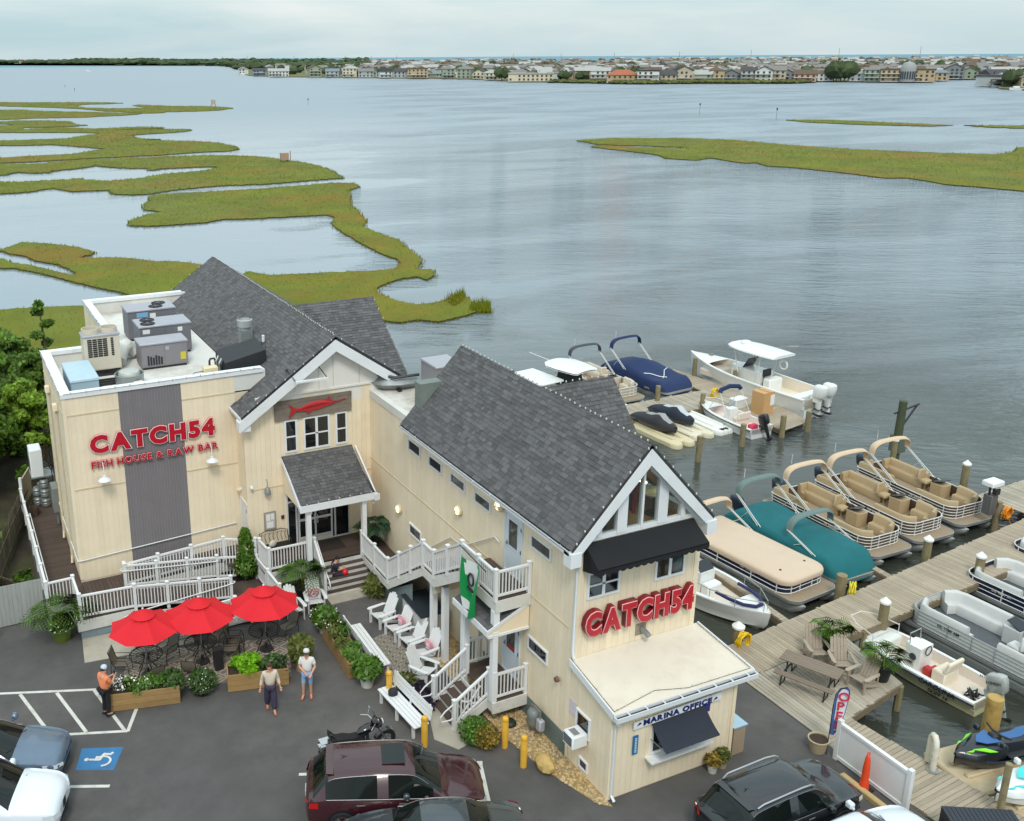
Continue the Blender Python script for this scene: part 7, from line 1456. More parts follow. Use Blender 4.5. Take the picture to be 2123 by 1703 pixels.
car('parked_car','black suv with silver roof rails by the marina office','suv',(18.65,15.95,0),rad(1-90),blackp,chrome,False,plate=M('plate_yellow',(200,178,70),.6),sc=.95)
car('parked_car','white car at the bottom edge in front of the black suv','sedan',(19.3,13.75,0),rad(0-90),whitep,None)
p = at(126,1560,.55); d = Vector((math.cos(rad(-21)),math.sin(rad(-21)),0))
car('parked_car','slate blue coupe nosing in at the left edge by the hatched bay','sedan',tuple((p-d*2.2)[:2])+(0,),rad(-21-90),slate)
p = at(122,1655,.7)
car('parked_car','white suv nosing in at the bottom left corner','suv',tuple((p-d*2.3)[:2])+(0,),rad(-21-90),whitep)
# ---- motorcycle
MC = thing('motorcycle','black touring motorcycle with saddlebags parked beside the white bench','motorcycle',(9.6,23.4,0),rad(0-90),None); blkg = M('bike_black',(16,16,18),.2,coat=.8)
for y in(.82,-.80):
 mb = MB().at(Matrix.Translation((-.065,y,.32))@Matrix.Rotation(math.pi/2,4,'Y')); mb.lathe([(.2,.02),(.29,.0),(.32,.04),(.32,.09),(.29,.13),(.2,.11),(.2,.02)],22); w = mb.build('wheel',tyre,MC)
 mb = MB().at(Matrix.Translation((0,y,.32))@Matrix.Rotation(math.pi/2,4,'Y')); mb.lathe([(.21,-.03),(.21,.03)],18)
 for a in range(5):mb.bar((0,0,0),(.2*math.cos(a*1.2566),.2*math.sin(a*1.2566),0),.04,.03)
 mb.build('rim',rimm_,w)['kind'] = 'stuff'
 mb = MB(); mb.grid([[(x,y+.37*math.cos(a),.32+.37*math.sin(a)) for x in(-.09,0,.09)]for a in[rad(q) for q in((20,50,80,110,140,165) if y>0 else(10,40,70,100,130,160))]]); mb.build('fender',blkg,MC)
mb = MB(); mb.grid([[(b*math.cos(a),y,z+c*math.sin(a)) for a in[i*.5236 for i in range(12)]]for y,b,z,c in((-.12,.05,.78,.05),(0,.14,.82,.11),(.2,.17,.86,.14),(.38,.12,.88,.12),(.46,.04,.88,.05))],True); mb.build('fuel_tank',blkg,MC)
mb = MB(); mb.grid([[(-b,y,z-.08),(-b*.8,y,z),(b*.8,y,z),(b,y,z-.08)]for y,b,z in((-.95,.12,.86),(-.8,.19,.88),(-.5,.2,.84),(-.3,.18,.76),(-.08,.13,.78))]); mb.build('seat',M('bike_seat',(20,20,22),.7),MC)
mb = MB(); mb.tube([(-.16,-.78,.85),(-.15,-.98,1.1),(.15,-.98,1.1),(.16,-.78,.85)],.02,6); mb.build('sissy_bar',blkg,MC); mb = MB(); mb.cham(-.14,-1.0,.95,.14,-.95,1.12,.02); mb.build('backrest',MATS['bike_seat'],MC)
for sx in(-1,1):
 mb = MB(); mb.grid([[(sx*.16,y,z0),(sx*.34,y,z0+.03),(sx*.35,y,z1-.05),(sx*.3,y,z1),(sx*.17,y,z1)]for y,z0,z1 in((-1.2,.46,.66),(-1.1,.38,.72),(-.6,.4,.74),(-.48,.5,.7))]); mb.build('saddlebag',blkg,MC)
 mb = MB(); mb.tube([(sx*.2,-.3,.3),(sx*.24,-.8,.3),(sx*.25,-1.25,.32)],[.04,.05,.055],8); mb.build('exhaust',chrome,MC); mb = MB(); mb.tube([(sx*.11,.82,.32),(sx*.12,.6,.75),(sx*.1,.5,1.0)],.028,7); mb.build('fork',chrome,MC)
 mb = MB(); mb.tube([(sx*.08,.46,1.02),(sx*.25,.36,1.12),(sx*.42,.18,1.08)],.016,6); mb.tube([(sx*.25,.36,1.12),(sx*.32,.42,1.3)],.01,5); mb.cham(sx*.34-.06,.41,1.27,sx*.34+.06,.45,1.36,.02); mb.build('handlebar',chrome,MC)['kind'] = 'stuff'
 mb = MB(); mb.tube([(sx*.1,.0,.5),(sx*.34,.1,.3),(sx*.34,.3,.3)],.02,5); mb.build('foot_board',chrome,MC)
mb = MB(); mb.grid([[(b*math.cos(a),y,z+c*math.sin(a)) for a in[i*.6283 for i in range(10)]]for y,b,z,c in((.38,.08,1.0,.1),(.5,.22,1.0,.18),(.62,.2,.98,.15),(.7,.08,.97,.08))],True); mb.build('fairing',blkg,MC); mb = MB(); mb.lathe([(.0,.03),(.09,.02),(.1,-.02)],14); mb.build('headlight',lampw,MC,loc=(0,.7,.97),rot=(-math.pi/2,0,0)); mb = MB(); mb.poly3([(-.18,.5,1.15),(.18,.5,1.15),(.12,.42,1.36),(-.12,.42,1.36)],(0,.01,0)); mb.build('windscreen',carglass,MC)
mb = MB(); mb.cham(-.2,-.25,.28,.2,.3,.55,.06); mb.build('engine_block',M('engine_metal',(92,92,94),.4,metal=.7,var=.2),MC)
for y in(-.08,.16):mb = MB(); [mb.lathe([(.0,z),(.11,z),(.11,z+.02),(0,z+.02)],12,(0,y,.55)) for z in(0,.04,.08,.12,.16)]; mb.build('cylinder',MATS['engine_metal'],MC)['kind'] = 'stuff'
mb = MB(); mb.cyl((.2,.02),.11,.42,.44,14); mb.build('air_cleaner',chrome,MC); mb = MB(); mb.box(-.16,-1.3,.62,.16,-1.1,.7); mb.box(-.15,-1.28,.86,.15,-.98,.875); mb.build('luggage_rack',chrome,MC,split=True); mb = MB(); mb.cham(-.06,-1.3,.6,.06,-1.24,.7,.02); mb.build('tail_light',lampr,MC); mb = MB(); mb.tube([(-.15,-.1,.25),(-.35,.0,.02)],.015,5); mb.build('kick_stand',chrome,MC)
BK = thing('bicycle','bicycle wheel and frame poking in at the left edge by the grey fence','bicycle',(.02,34.75,0),rad(-70))
for y in(0,-1.05):
 mb = MB(); mb.tube([(0,y+.33*math.cos(a),.34+.33*math.sin(a)) for a in[i*.3142 for i in range(20)]],.022,6,closed=True); w = mb.build('wheel',tyre,BK); mb = MB()
 for i in range(10):a = i*.628; mb.bar((0,y,.34),(0,y+.32*math.cos(a),.34+.32*math.sin(a)),.005)
 mb.build('spoke',rimm_,w)['kind'] = 'stuff'
mb = MB(); mb.tube([(0,0,.34),(0,-.12,.85),(0,-.6,.85),(0,-.5,.32),(0,-1.05,.34)],.018,6); mb.tube([(0,-.14,.75),(0,-.5,.32)],.018,6); mb.build('frame',M('bike_frame',(40,50,70),.4),BK,split=True); mb = MB(); mb.tube([(-.25,-.2,.98),(0,-.1,.95),(.25,-.2,.98)],.014,5); mb.build('handlebar',chrome,BK); mb = MB(); mb.cham(-.07,-.75,.88,.07,-.52,.94,.02); mb.build('saddle',trimk,BK)
# ------------------------------------------------------------------ people
skinm = M('skin',(206,150,122),.55,var=.05)
def skin(name,par,V,E,Rd,mat,root=0,lv=2):
 me = bpy.data.meshes.new(name); me.from_pydata(V,E,[]); me.materials.append(mat); o = link(name,me,par)
 m = o.modifiers.new('skin','SKIN'); m.use_smooth_shade = True
 sv = me.skin_vertices[0].data
 for i,r in enumerate(Rd):sv[i].radius = (r,r) if not isinstance(r,tuple) else r
 sv[root].use_root = True
 s = o.modifiers.new('sub','SUBSURF'); s.levels = lv; s.render_levels = lv; return o
def person(label,loc,rz,J,shirt,pants,shoes,h=1.0,sleeve=.75,short=False,hairm=None,cap=None,capb=None,skirtw=1.0,belly=0.0,longsleeve=False):
 """J: joint overrides; faces +y"""
 t = thing('person',label,'person',loc,rz); t.scale = (h,h,h)
 j = dict(pel=(0,0,.95),sp=(0,.01,1.12),ch=(0,0,1.30),nk=(0,0,1.46),hb=(0,.02,1.54),hd=(0,.025,1.63),ht=(0,.02,1.70),
   sL=(-.185,0,1.40),eL=(-.24,-.02,1.13),wL=(-.25,.05,.88),sR=(.185,0,1.40),eR=(.24,-.02,1.13),wR=(.25,.05,.88),
   hL=(-.095,0,.90),kL=(-.10,.02,.50),aL=(-.10,-.02,.09),tL=(-.12,.13,.035),hR=(.095,0,.90),kR=(.10,.02,.50),aR=(.10,-.02,.09),tR=(.12,.13,.035)); j.update(J)
 N = {}; V = []; Rr = []; E = []
 def add(k,p,r,par=None):
  N[k] = len(V); V.append(tuple(p)); Rr.append(r)
  if par:E.append((N[par],N[k]))
 add('pel',j['pel'],(.14,.10)); add('sp',j['sp'],(.13,.09),'pel'); add('ch',j['ch'],(.155,.10),'sp'); add('nk',j['nk'],.055,'ch'); add('hb',j['hb'],(.07,.075),'nk'); add('hd',j['hd'],(.078,.095),'hb'); add('ht',j['ht'],(.06,.07),'hd')
 for s in 'LR':
  add('s'+s,j['s'+s],.06,'ch'); add('e'+s,j['e'+s],.042,'s'+s); add('w'+s,j['w'+s],.028,'e'+s)
  a = Vector(j['w'+s]); d = (a-Vector(j['e'+s])).normalized(); sd_ = d.cross(Vector((0,1,.2))).normalized()
  add('p'+s,a+d*.06,(.036,.018),'w'+s)
  for q,(off,ln) in enumerate(((-.028,.07),(-.01,.085),(.01,.08),(.028,.065))):add('f%d%s'%(q,s),a+d*(.09+ln)+sd_*off*1.2+Vector((0,.012,0)),.008,'p'+s)
  add('t'+s+'h',a+d*.075+sd_*-.06+Vector((0,.02,0)),.009,'p'+s)
  add('h'+s,j['h'+s],.085,'pel'); add('k'+s,j['k'+s],.058,'h'+s); add('a'+s,j['a'+s],.04,'k'+s); add('o'+s,j['t'+s],(.04,.022),'a'+s)
 skin('body',t,V,E,Rr,skinm)
 def lerp(a,b,f):return tuple(Vector(a)+(Vector(b)-Vector(a))*f)
 SV = [j['pel']if not short else(j['pel'][0],j['pel'][1],j['pel'][2]),j['sp'],j['ch'],lerp(j['ch'],j['nk'],.72)]; SE = [(0,1),(1,2),(2,3)]; SR = [(.165+belly,.13+belly),(.155+belly,.12+belly),(.175,.125),(.085,.075)]
 for s in 'LR':
  k = len(SV); SV+=[j['s'+s],lerp(j['s'+s],j['e'+s],sleeve)]; SE+=[(2,k),(k,k+1)]; SR+=[.08,.068]
  if longsleeve:SV+=[j['e'+s],lerp(j['e'+s],j['w'+s],.85)]; SE+=[(k+1,k+2),(k+2,k+3)]; SR+=[.062,.05]
 skin('shirt',t,SV,SE,SR,shirt)
 PV = [j['pel']]; PE = []; PR = [(.16,.125)]
 for s in 'LR':
  k = len(PV); end = lerp(j['k'+s],j['a'+s],.92 if not short else.02); PV+=[j['h'+s],j['k'+s]if not short else lerp(j['h'+s],j['k'+s],.6),end]; PE+=[(0,k),(k,k+1),(k+1,k+2)]; PR+=[.105,.078*skirtw,.068*skirtw]
 skin('trousers' if not short else 'shorts',t,PV,PE,PR,pants)
 for s in 'LR':
  a = Vector(j['a'+s]); o = Vector(j['t'+s]); d = (o-a); d.z = 0; d.normalize(); z = min(a.z,o.z)-.02
  mb = MB(); q = Vector((-d.y,d.x,0)); p0 = a-d*.07; p1 = o+d*.05; mb.grid([[tuple(p0+q*.04+Vector((0,0,z-a.z))),tuple(p0+q*.042),tuple(p0-q*.042),tuple(p0-q*.04+Vector((0,0,z-a.z)))],[tuple(a+q*.046+Vector((0,0,z-a.z))),tuple(a+q*.045+Vector((0,0,.0))),tuple(a-q*.045),tuple(a-q*.046+Vector((0,0,z-a.z)))],[tuple(o+q*.05+Vector((0,0,z-o.z))),tuple(o+q*.044+Vector((0,0,.015))),tuple(o-q*.044+Vector((0,0,.015))),tuple(o-q*.05+Vector((0,0,z-o.z)))],[tuple(p1+q*.03+Vector((0,0,z-o.z))),tuple(p1+q*.025),tuple(p1-q*.025),tuple(p1-q*.03+Vector((0,0,z-o.z)))]]); mb.build('shoe',shoes,t)
 hd = Vector(j['hd']); fw = Vector((0,1,0)) if 'face' not in j else Vector(j['face']).normalized(); rt = Vector((fw.y,-fw.x,0)).normalized()
 for s in(-1,1):mb = MB(); c = hd+fw*.088+rt*(s*.032)+Vector((0,0,.005)); mb.ball(tuple(c),.011,6,4); mb.build('eye',darkm,t); mb = MB(); c = hd+rt*(s*.082); mb.ball(tuple(c),.022,6,4,(.5,.8,1.2)); mb.build('ear',skinm,t)
 mb = MB(); c = hd+fw*.095+Vector((0,0,-.02)); mb.ball(tuple(c),.016,6,4,(.8,1.2,1.4)); mb.build('nose',skinm,t); mb = MB(); c = hd+fw*.086+Vector((0,0,-.055)); mb.ball(tuple(c),.02,6,4,(1,.4,.3)); mb.build('mouth',M('lips',(160,84,78),.6),t)
 if hairm:
  mb = MB(); c = hd-fw*.018+Vector((0,0,.035)); mb.ball(tuple(c),.1,12,7,(.9,.98,.92)); mb.build('hair',hairm,t)
 if cap:
  mb = MB(); c = hd+Vector((0,0,.05)); mb.lathe([(.1,0),(.102,.035),(.085,.075),(.04,.1),(0,.105)],14,tuple(c)); cp = mb.build('cap',cap,t)
  mb = MB(); rows = [[tuple(c+fw*(.08+.09*math.cos(a*.9)*f)+rt*(.085*math.sin(a)*(1))+Vector((0,0,.012-.015*f))) for a in[(-1.3+2.6*i/8) for i in range(9)]]for f in(0,.5,1)]; mb.grid(rows); mb.grid([r[::-1]for r in rows]); mb.build('cap_brim',capb or cap,cp)
 return t
hairb = M('hair_brown',(70,46,34),.8,var=.15); hairk = M('hair_dark',(34,28,26),.8)
pm = person('person in an orange shirt, black trousers and blue white cap holding a phone',(3.07,28.6,0),rad(-62),dict(eL=(-.2,.12,1.14),wL=(-.07,.32,1.22),eR=(.2,.12,1.14),wR=(.08,.32,1.22),hb=(0,.03,1.54),hd=(0,.05,1.62),ht=(0,.04,1.69),face=(0,1,-.45),tL=(-.14,.12,.035)),M('orange_shirt',(236,136,92),.85,var=.06),M('black_trousers',(26,26,30),.9),M('dark_shoes',(34,34,38),.7),1.02,cap=M('cap_pale',(190,198,214),.8),capb=M('cap_navy',(40,50,104),.8),hairm=hairk,belly=.02)
mb = MB(); mb.box(-.04,.40,1.27,.04,.41,1.42); ph = mb.build('phone',darkm); ph.location = pm.location; ph.rotation_euler = pm.rotation_euler; tag(ph,'phone held up in both hands by the person in the orange shirt','phone')
person('person in a pale knit sweater and loose navy trousers walking towards the motorcycle',(7.86,26.6,0),rad(168),dict(hL=(-.09,.02,.9),kL=(-.09,.1,.5),aL=(-.09,.16,.09),tL=(-.1,.31,.035),kR=(.1,-.06,.5),aR=(.1,-.2,.1),tR=(.11,-.06,.04),eL=(-.25,-.03,1.14),wL=(-.3,.06,.9),eR=(.25,-.05,1.14),wR=(.31,0,.9)),M('knit_sweater',(206,192,174),.95,var=.06,bump=.3),M('navy_trousers',(58,52,72),.9,var=.1),M('brown_sandal',(150,92,70),.7),1.0,longsleeve=True,hairm=hairb,skirtw=1.5,belly=.015)
person('person in a white t shirt, light blue shorts and cap standing beside the planter',(9.16,26.75,0),rad(152),dict(eL=(-.26,.04,1.15),wL=(-.18,.25,1.05),eR=(.24,.04,1.14),wR=(.06,.24,1.08),kR=(.13,.06,.5),aR=(.14,.04,.09),tR=(.17,.18,.035)),M('white_tshirt',(216,212,206),.9,var=.04),M('light_blue_shorts',(140,166,200),.9),M('brown_sandal',(150,92,70),.7),1.02,short=True,cap=M('cap_white',(206,206,204),.8),capb=M('cap_black',(30,34,36),.8),hairm=hairk,belly=.02)
person('person in a dark navy t shirt sitting on the porch steps with a red ball',(12.5,32.98,.36),rad(-95),dict(pel=(0,0,.24),sp=(0,.04,.42),ch=(0,.09,.60),nk=(0,.12,.75),hb=(0,.17,.82),hd=(0,.21,.89),ht=(0,.2,.96),sL=(-.18,.09,.69),eL=(-.23,.2,.48),wL=(-.12,.38,.45),sR=(.18,.09,.69),eR=(.23,.2,.48),wR=(.12,.38,.45),hL=(-.1,.05,.22),kL=(-.12,.44,.26),aL=(-.12,.46,-.1),tL=(-.12,.6,-.15),hR=(.1,.05,.22),kR=(.14,.45,.25),aR=(.16,.5,-.1),tR=(.17,.64,-.15),face=(0,1,-.4)),M('navy_tshirt',(36,42,60),.9),M('navy_shorts',(44,46,66),.9),M('black_shoes',(28,26,28),.7),.95,short=True,hairm=hairk)
t = thing('ball','red ball beside the seated person on the porch steps','ball',(12.95,32.85,.50)); mb = MB(); mb.ball((0,0,.12),.14,14,9); mb.build('ball',M('red_ball',(206,30,40),.4),t)
t = thing('paper_bag','crumpled white paper on the porch step next to the seated person','paper',(12.85,33.2,.7)); mb = MB(); mb.grid([[(x*.12,y*.1,.05*math.sin(x*2.3+y)+.05) for x in range(-2,3)]for y in range(-2,3)]); mb.build('sheet',MATS['paper'],t)
# ------------------------------------------------------------------ foliage helpers
def leafmesh(name,C,size,mat,flat=.0,aspect=1.6):
 """one leaf-sized quad at each point of C with a random attitude"""
 n = len(C); a = RN.normal(size=(n,3)); a[:,2]*=(1-flat); a/=np.linalg.norm(a,axis=1,keepdims=True); b = RN.normal(size=(n,3)); b[:,2]*=(1-flat); b-=a*(a*b).sum(1,keepdims=True); b/=np.linalg.norm(b,axis=1,keepdims=True)
 s = size*(.6+.8*RN.random((n,1))); u = a*s*aspect/2; v = b*s/2; V = np.stack([C-u,C+v*.9,C+u,C-v*.9],1).reshape(-1,3); F = np.arange(n*4).reshape(-1,4)
 up = np.cross(a,b); up[up[:,2]<0]*=-1; cen = C-C.mean(0); cen/=np.linalg.norm(cen,axis=1,keepdims=True)+1e-6; nn = up*.6+cen*.7+np.array([0,0,.45]); nn/=np.linalg.norm(nn,axis=1,keepdims=True)
 return raw_mesh(name,V,F,mat,np.repeat(nn,4,0))
def blob(c,r,n,squash=1.0,shell=.55):
 d = RN.normal(size=(n,3)); d/=np.linalg.norm(d,axis=1,keepdims=True); rr = r*(shell+(1-shell)*RN.random((n,1))**.7); p = d*rr; p[:,2]*=squash; return p+np.array(c)
leafg = M('leaf_green',(92,128,44),.6,var=.2,scale=5,isl=.4,sat=.2,leaf=.25); leafl = M('leaf_lime',(124,180,24),.6,var=.15,scale=5,isl=.35,leaf=.25); leafd = M('leaf_dark',(72,98,46),.6,var=.2,scale=5,isl=.45,leaf=.25); leafo = M('leaf_olive',(104,110,52),.65,var=.2,scale=5,isl=.4,leaf=.25); leafp = M('leaf_purple',(52,42,62),.7,var=.2,isl=.4,leaf=.25); leafr = M('leaf_russet',(152,128,54),.7,var=.2,isl=.4,leaf=.25); palmm = M('palm_green',(84,122,24),.5,var=.2,scale=4,isl=.45,leaf=.25); fw_ = M('flower_white',(228,228,218),.7,isl=.08); fp_ = M('flower_pink',(220,160,150),.7,isl=.15); fv_ = M('flower_violet',(120,70,140),.7,isl=.2)
def leaves(par,name,pts,size,mat,kind=True,**k):
 o = link(name,leafmesh(name,pts,size,mat,**k),par); o['kind'] = 'stuff'; return o
pots = {'green':M('pot_green',(96,110,44),.35,var=.15,scale=6,coat=.3),'black':M('pot_black',(30,34,34),.5),'white':M('pot_white',(206,206,196),.5,var=.06),'tan':M('pot_tan',(176,160,130),.8,var=.1)}
soil = M('potting_soil',(60,46,36),.95,var=.3,scale=20,bump=.6)
def pot(par,r,h,mat,loc=(0,0,0)):
 mb = MB(); mb.lathe([(0,0),(r*.72,0),(r*.98,h*.9),(r*1.05,h*.92),(r*1.05,h),(r*.92,h),(r*.9,h*.9)],18,loc); p = mb.build('pot',pots[mat],par); mb = MB(); mb.lathe([(0,h*.9),(r*.91,h*.9)],14,loc); mb.build('soil',soil,p); return p
def frondset(par,n,L,z0,rise,mat=palmm,w=.16,name='frond',droop=1.25,nl=12,cr=.04):
 for i in range(n):
  a = i*2.39996+random.uniform(-.2,.2); e = rise*(.55+.5*random.random()); l = L*(.75+.35*random.random()); d = Vector((math.cos(a),math.sin(a),0)); sd_ = Vector((-d.y,d.x,0)); pts = []
  for k in range(nl+1):s = k/nl; pts.append(d*(cr+l*(s*.85*math.cos(e)+.15*s*s))+Vector((0,0,z0+l*(s*math.sin(e)-droop*.55*s*s))))
  mb = MB(); mb.tube([tuple(p) for p in pts],[.012]*(nl)+[.004],4)
  for k in range(2,nl+1):
   p = pts[k]; tg = (pts[k]-pts[k-1]).normalized(); ll = l*.40*math.sin(math.pi*min(1,(k/nl)*.8+.22))+.05
   for s in(-1,1):q = p+sd_*(s*ll)+tg*(ll*.55)+Vector((0,0,-ll*.35)); m_ = p+sd_*(s*ll*.5)+tg*(ll*.32)-Vector((0,0,ll*.06)); o_ = tg*(w*.13); mb.add([tuple(p),tuple(m_+o_),tuple(q),tuple(m_-o_)],[(0,1,2,3)])
  mb.build(name,mat,par,sharp=180)['kind'] = 'stuff'
def palm(label,loc,potk,L,r=.33,h=.45,trunk=.3,n=14,rise=1.0,extra=None):
 t = thing('potted_palm',label,'potted palm',loc,random.random()*6,'potted palms'); pot(t,r,h,potk); mb = MB()
 for k in range(4):a = k*1.57; mb.tube([(.05*math.cos(a),.05*math.sin(a),h*.8),(.07*math.cos(a),.07*math.sin(a),h+trunk)],[.04,.025],6)
 mb.build('stem',M('palm_stem',(110,100,60),.8,var=.2),t,split=True); frondset(t,n,L,h+trunk,rise);
 if extra:leaves(t,'underplanting',blob((0,0,h+.02),r*1.15,260,.45),.09,leafg); leaves(t,'flower',blob((0,0,h+.08),r*1.2,70,.4,.9),.06,fw_,aspect=1)
 return t
palm('potted palm in a green pot with white flowers by the grey board fence',(2.36,33.75,0),'green',1.75,.4,.5,.5,18,1.0,True)
palm('potted palm with bright drooping fronds beside the porch steps',(11.2,32.75,0),'black',1.5,.32,.45,.55,18,1.05)
p = at(1722,1352); palm('potted palm in a black pot on the seating dock, nearest the main dock',(p.x,p.y,0),'black',1.25,.34,.6,.1,11,1.35,True); p = at(1825,1408); palm('potted palm in a black pot at the outer corner of the seating dock',(p.x,p.y,0),'black',1.3,.33,.55,.15,13,1.25)
t = thing('potted_plant','dark leafy plant in a tall black planter beside the right porch post','potted plant',(14.55,33.6,1.05)); mb = MB(); mb.lathe([(0,0),(.2,0),(.27,.9),(.24,.9),(.2,.8),(0,.8)],4,(0,0,0)); mb.build('planter',pots['black'],t); frondset(t,14,.95,.95,.8,M('aspidistra',(44,70,46),.45,isl=.3),.5,nl=9)
t = thing('ornamental_grass','small tuft of ornamental grass at the foot of the porch steps','grass tuft',(13.85,31.75,0)); C = blob((0,0,.35),.38,700,1.0,.3); leaves(t,'blades',C,.16,leafo,aspect=4)
t = thing('potted_plant','bushy green plant in a pot behind the person in the white t shirt','potted plant',(9.5,28.3,0)); pot(t,.28,.4,'tan'); leaves(t,'foliage',np.concatenate([blob((0,0,.85),.42,700,1.1),blob((0,0,.6),.35,300)]),.13,leafo,aspect=2.5)
t = thing('flowering_plant','tall flowering mandevilla climbing a trellis on the ramp landing','plant',(9.5,34.55,.35)); pot(t,.32,.45,'black'); mb = MB()
for a in range(5):mb.tube([(.2*math.cos(a*1.26),.2*math.sin(a*1.26),.3),(.03*math.cos(a*1.26),.03*math.sin(a*1.26),1.9)],.012,5)
mb.build('trellis',darkm,t,split=True); leaves(t,'foliage',np.concatenate([blob((0,0,.55),.55,900,.8),blob((0,0,1.0),.36,500),blob((.02,0,1.4),.32,500),blob((0,0,1.75),.24,320),blob((0,0,1.98),.15,140)]),.13,leafg); leaves(t,'flower',np.concatenate([blob((0,0,.6),.58,40,.9,.95),blob((0,0,1.2),.38,60,1.3,.95),blob((0,0,1.7),.26,25,1,.95)]),.09,fp_,aspect=1)
t = thing('potted_plant','round flowering bush in a pot between the two wooden planters','potted plant',(6.1,28.4,0)); pot(t,.24,.3,'black'); leaves(t,'foliage',blob((0,0,.5),.48,1100,.8,.4),.09,leafd); leaves(t,'flower',blob((-.1,-.1,.62),.45,110,.8,.95),.055,fw_,aspect=1)
t = thing('potted_plant','leafy plant in a white pot at the near end of the bench planter','potted plant',(11.15,26.5,0)); pot(t,.27,.4,'white'); leaves(t,'foliage',blob((0,0,.68),.5,1000,.75,.4),.13,leafg)
t = thing('potted_plant','white flowering plant in a white pot at the far end of the bench planter','potted plant',(11.05,30.15,0)); pot(t,.25,.35,'white'); leaves(t,'foliage',blob((0,0,.62),.5,900,.8,.4),.11,leafg); leaves(t,'flower',blob((0,0,.7),.52,120,.8,.95),.06,fw_,aspect=1)
t = thing('shrub','yellowing round shrub between the walk and the yellow bollards','shrub',(13.05,22.35,0)); leaves(t,'foliage',np.concatenate([blob((-.1,.15,.4),.5,1300,.85,.3)]),.07,leafg); leaves(t,'yellow_foliage',blob((.12,-.22,.38),.42,900,.9,.3),.07,leafr); mb = MB(); mb.cyl((0,0),.05,0,.4,6); mb.build('stem',timber,t)
t = thing('shrub','low dark purple leaved bed behind the white bench','shrub',(12.3,25.3,0)); leaves(t,'foliage',np.concatenate([blob((0,0,.15),.55,900,.5,.2),blob((.1,-.55,.15),.5,800,.5,.2)]),.08,leafp); leaves(t,'green_foliage',blob((0,.55,.25),.4,350,.6,.2),.09,leafo); leaves(t,'flower',blob((0,.6,.35),.35,24,.5),.05,fw_,aspect=1); mb = MB(); mb.cyl((0,0),.04,0,.2,6); mb.build('stem',timber,t)
for x,y,l,k in((18.55,18.35,'small plant in a pale pot under the marina office, the left one','white'),(18.95,18.4,'small plant in a pale pot under the marina office, the right one','tan')):
 t = thing('potted_plant',l,'potted plant',(x,y,0)); pot(t,.16,.28,k); leaves(t,'foliage',blob((0,0,.42),.24,320,.8,.3),.08,leafr if k=='white' else leafo)
t = thing('empty_pot','tan pot of bare soil standing by the walkway edge near the flag','pot',(22.05,17.75,0)); pot(t,.3,.42,'tan')
plw = M('planter_wood',(158,126,80),.85,var=.15,scale=3,obj=.1,stretch=(.6,4,5),dirt=((110,86,56),.4,1.2))
def planter(label,a,b,w,h,fills):
 a = Vector((a[0],a[1],0)); b = Vector((b[0],b[1],0)); d = b-a; L = d.length; t = thing('wooden_planter',label,'planter',tuple((a+b)/2),math.atan2(d.y,d.x),'wooden planters')
 for k in range(3):
  z0 = .02+k*h/3; z1 = z0+h/3-.012
  for y0,y1 in((-w/2,-w/2+.04),(w/2-.04,w/2)):mb = MB(); mb.box(-L/2,y0,z0,L/2,y1,z1); mb.build('plank',plw,t)
  for x0,x1 in((-L/2,-L/2+.04),(L/2-.04,L/2)):mb = MB(); mb.box(x0,-w/2+.042,z0,x1,w/2-.042,z1); mb.build('plank',plw,t)
 mb = MB(); mb.box(-L/2+.05,-w/2+.05,.05,L/2-.05,w/2-.05,h-.06); mb.build('soil',soil,t)
 for nm,x0,x1,n,z,m,sz in fills:
  C = np.concatenate([blob((L*(-.5+x0+(x1-x0)*random.random()),random.uniform(-.15,.15)*w*2,h+z*random.random()),.26,n//8,.8,.3) for _ in range(8)]); leaves(t,nm,C,sz,m,aspect=1 if 'flower' in nm else 1.6)
 return t
planter('wooden planter of white flowers beside the person in the orange shirt',(3.25,29.05),(5.4,28.55),.75,.62,(('foliage',.05,.95,1700,.15,leafg,.075),('flower',.05,.75,420,.3,fw_,.07),('foliage',.6,.98,600,.2,leafd,.1)))
planter('wooden planter of lime green leaves behind the person in the pale sweater',(6.95,28.45),(8.9,28.0),.75,.62,(('lime_foliage',.05,.6,2200,.3,leafl,.075),('foliage',.62,.95,600,.2,leafd,.09),('flower',.72,.98,70,.2,fv_,.06)))
planter('long wooden planter backing onto the white bench in the courtyard',(11.12,29.75),(11.02,27.05),.6,.6,(('foliage',.05,.98,900,.2,leafg,.11),('foliage',.0,.6,600,.2,leafo,.1),('flower',.0,.3,60,.25,fw_,.06)))
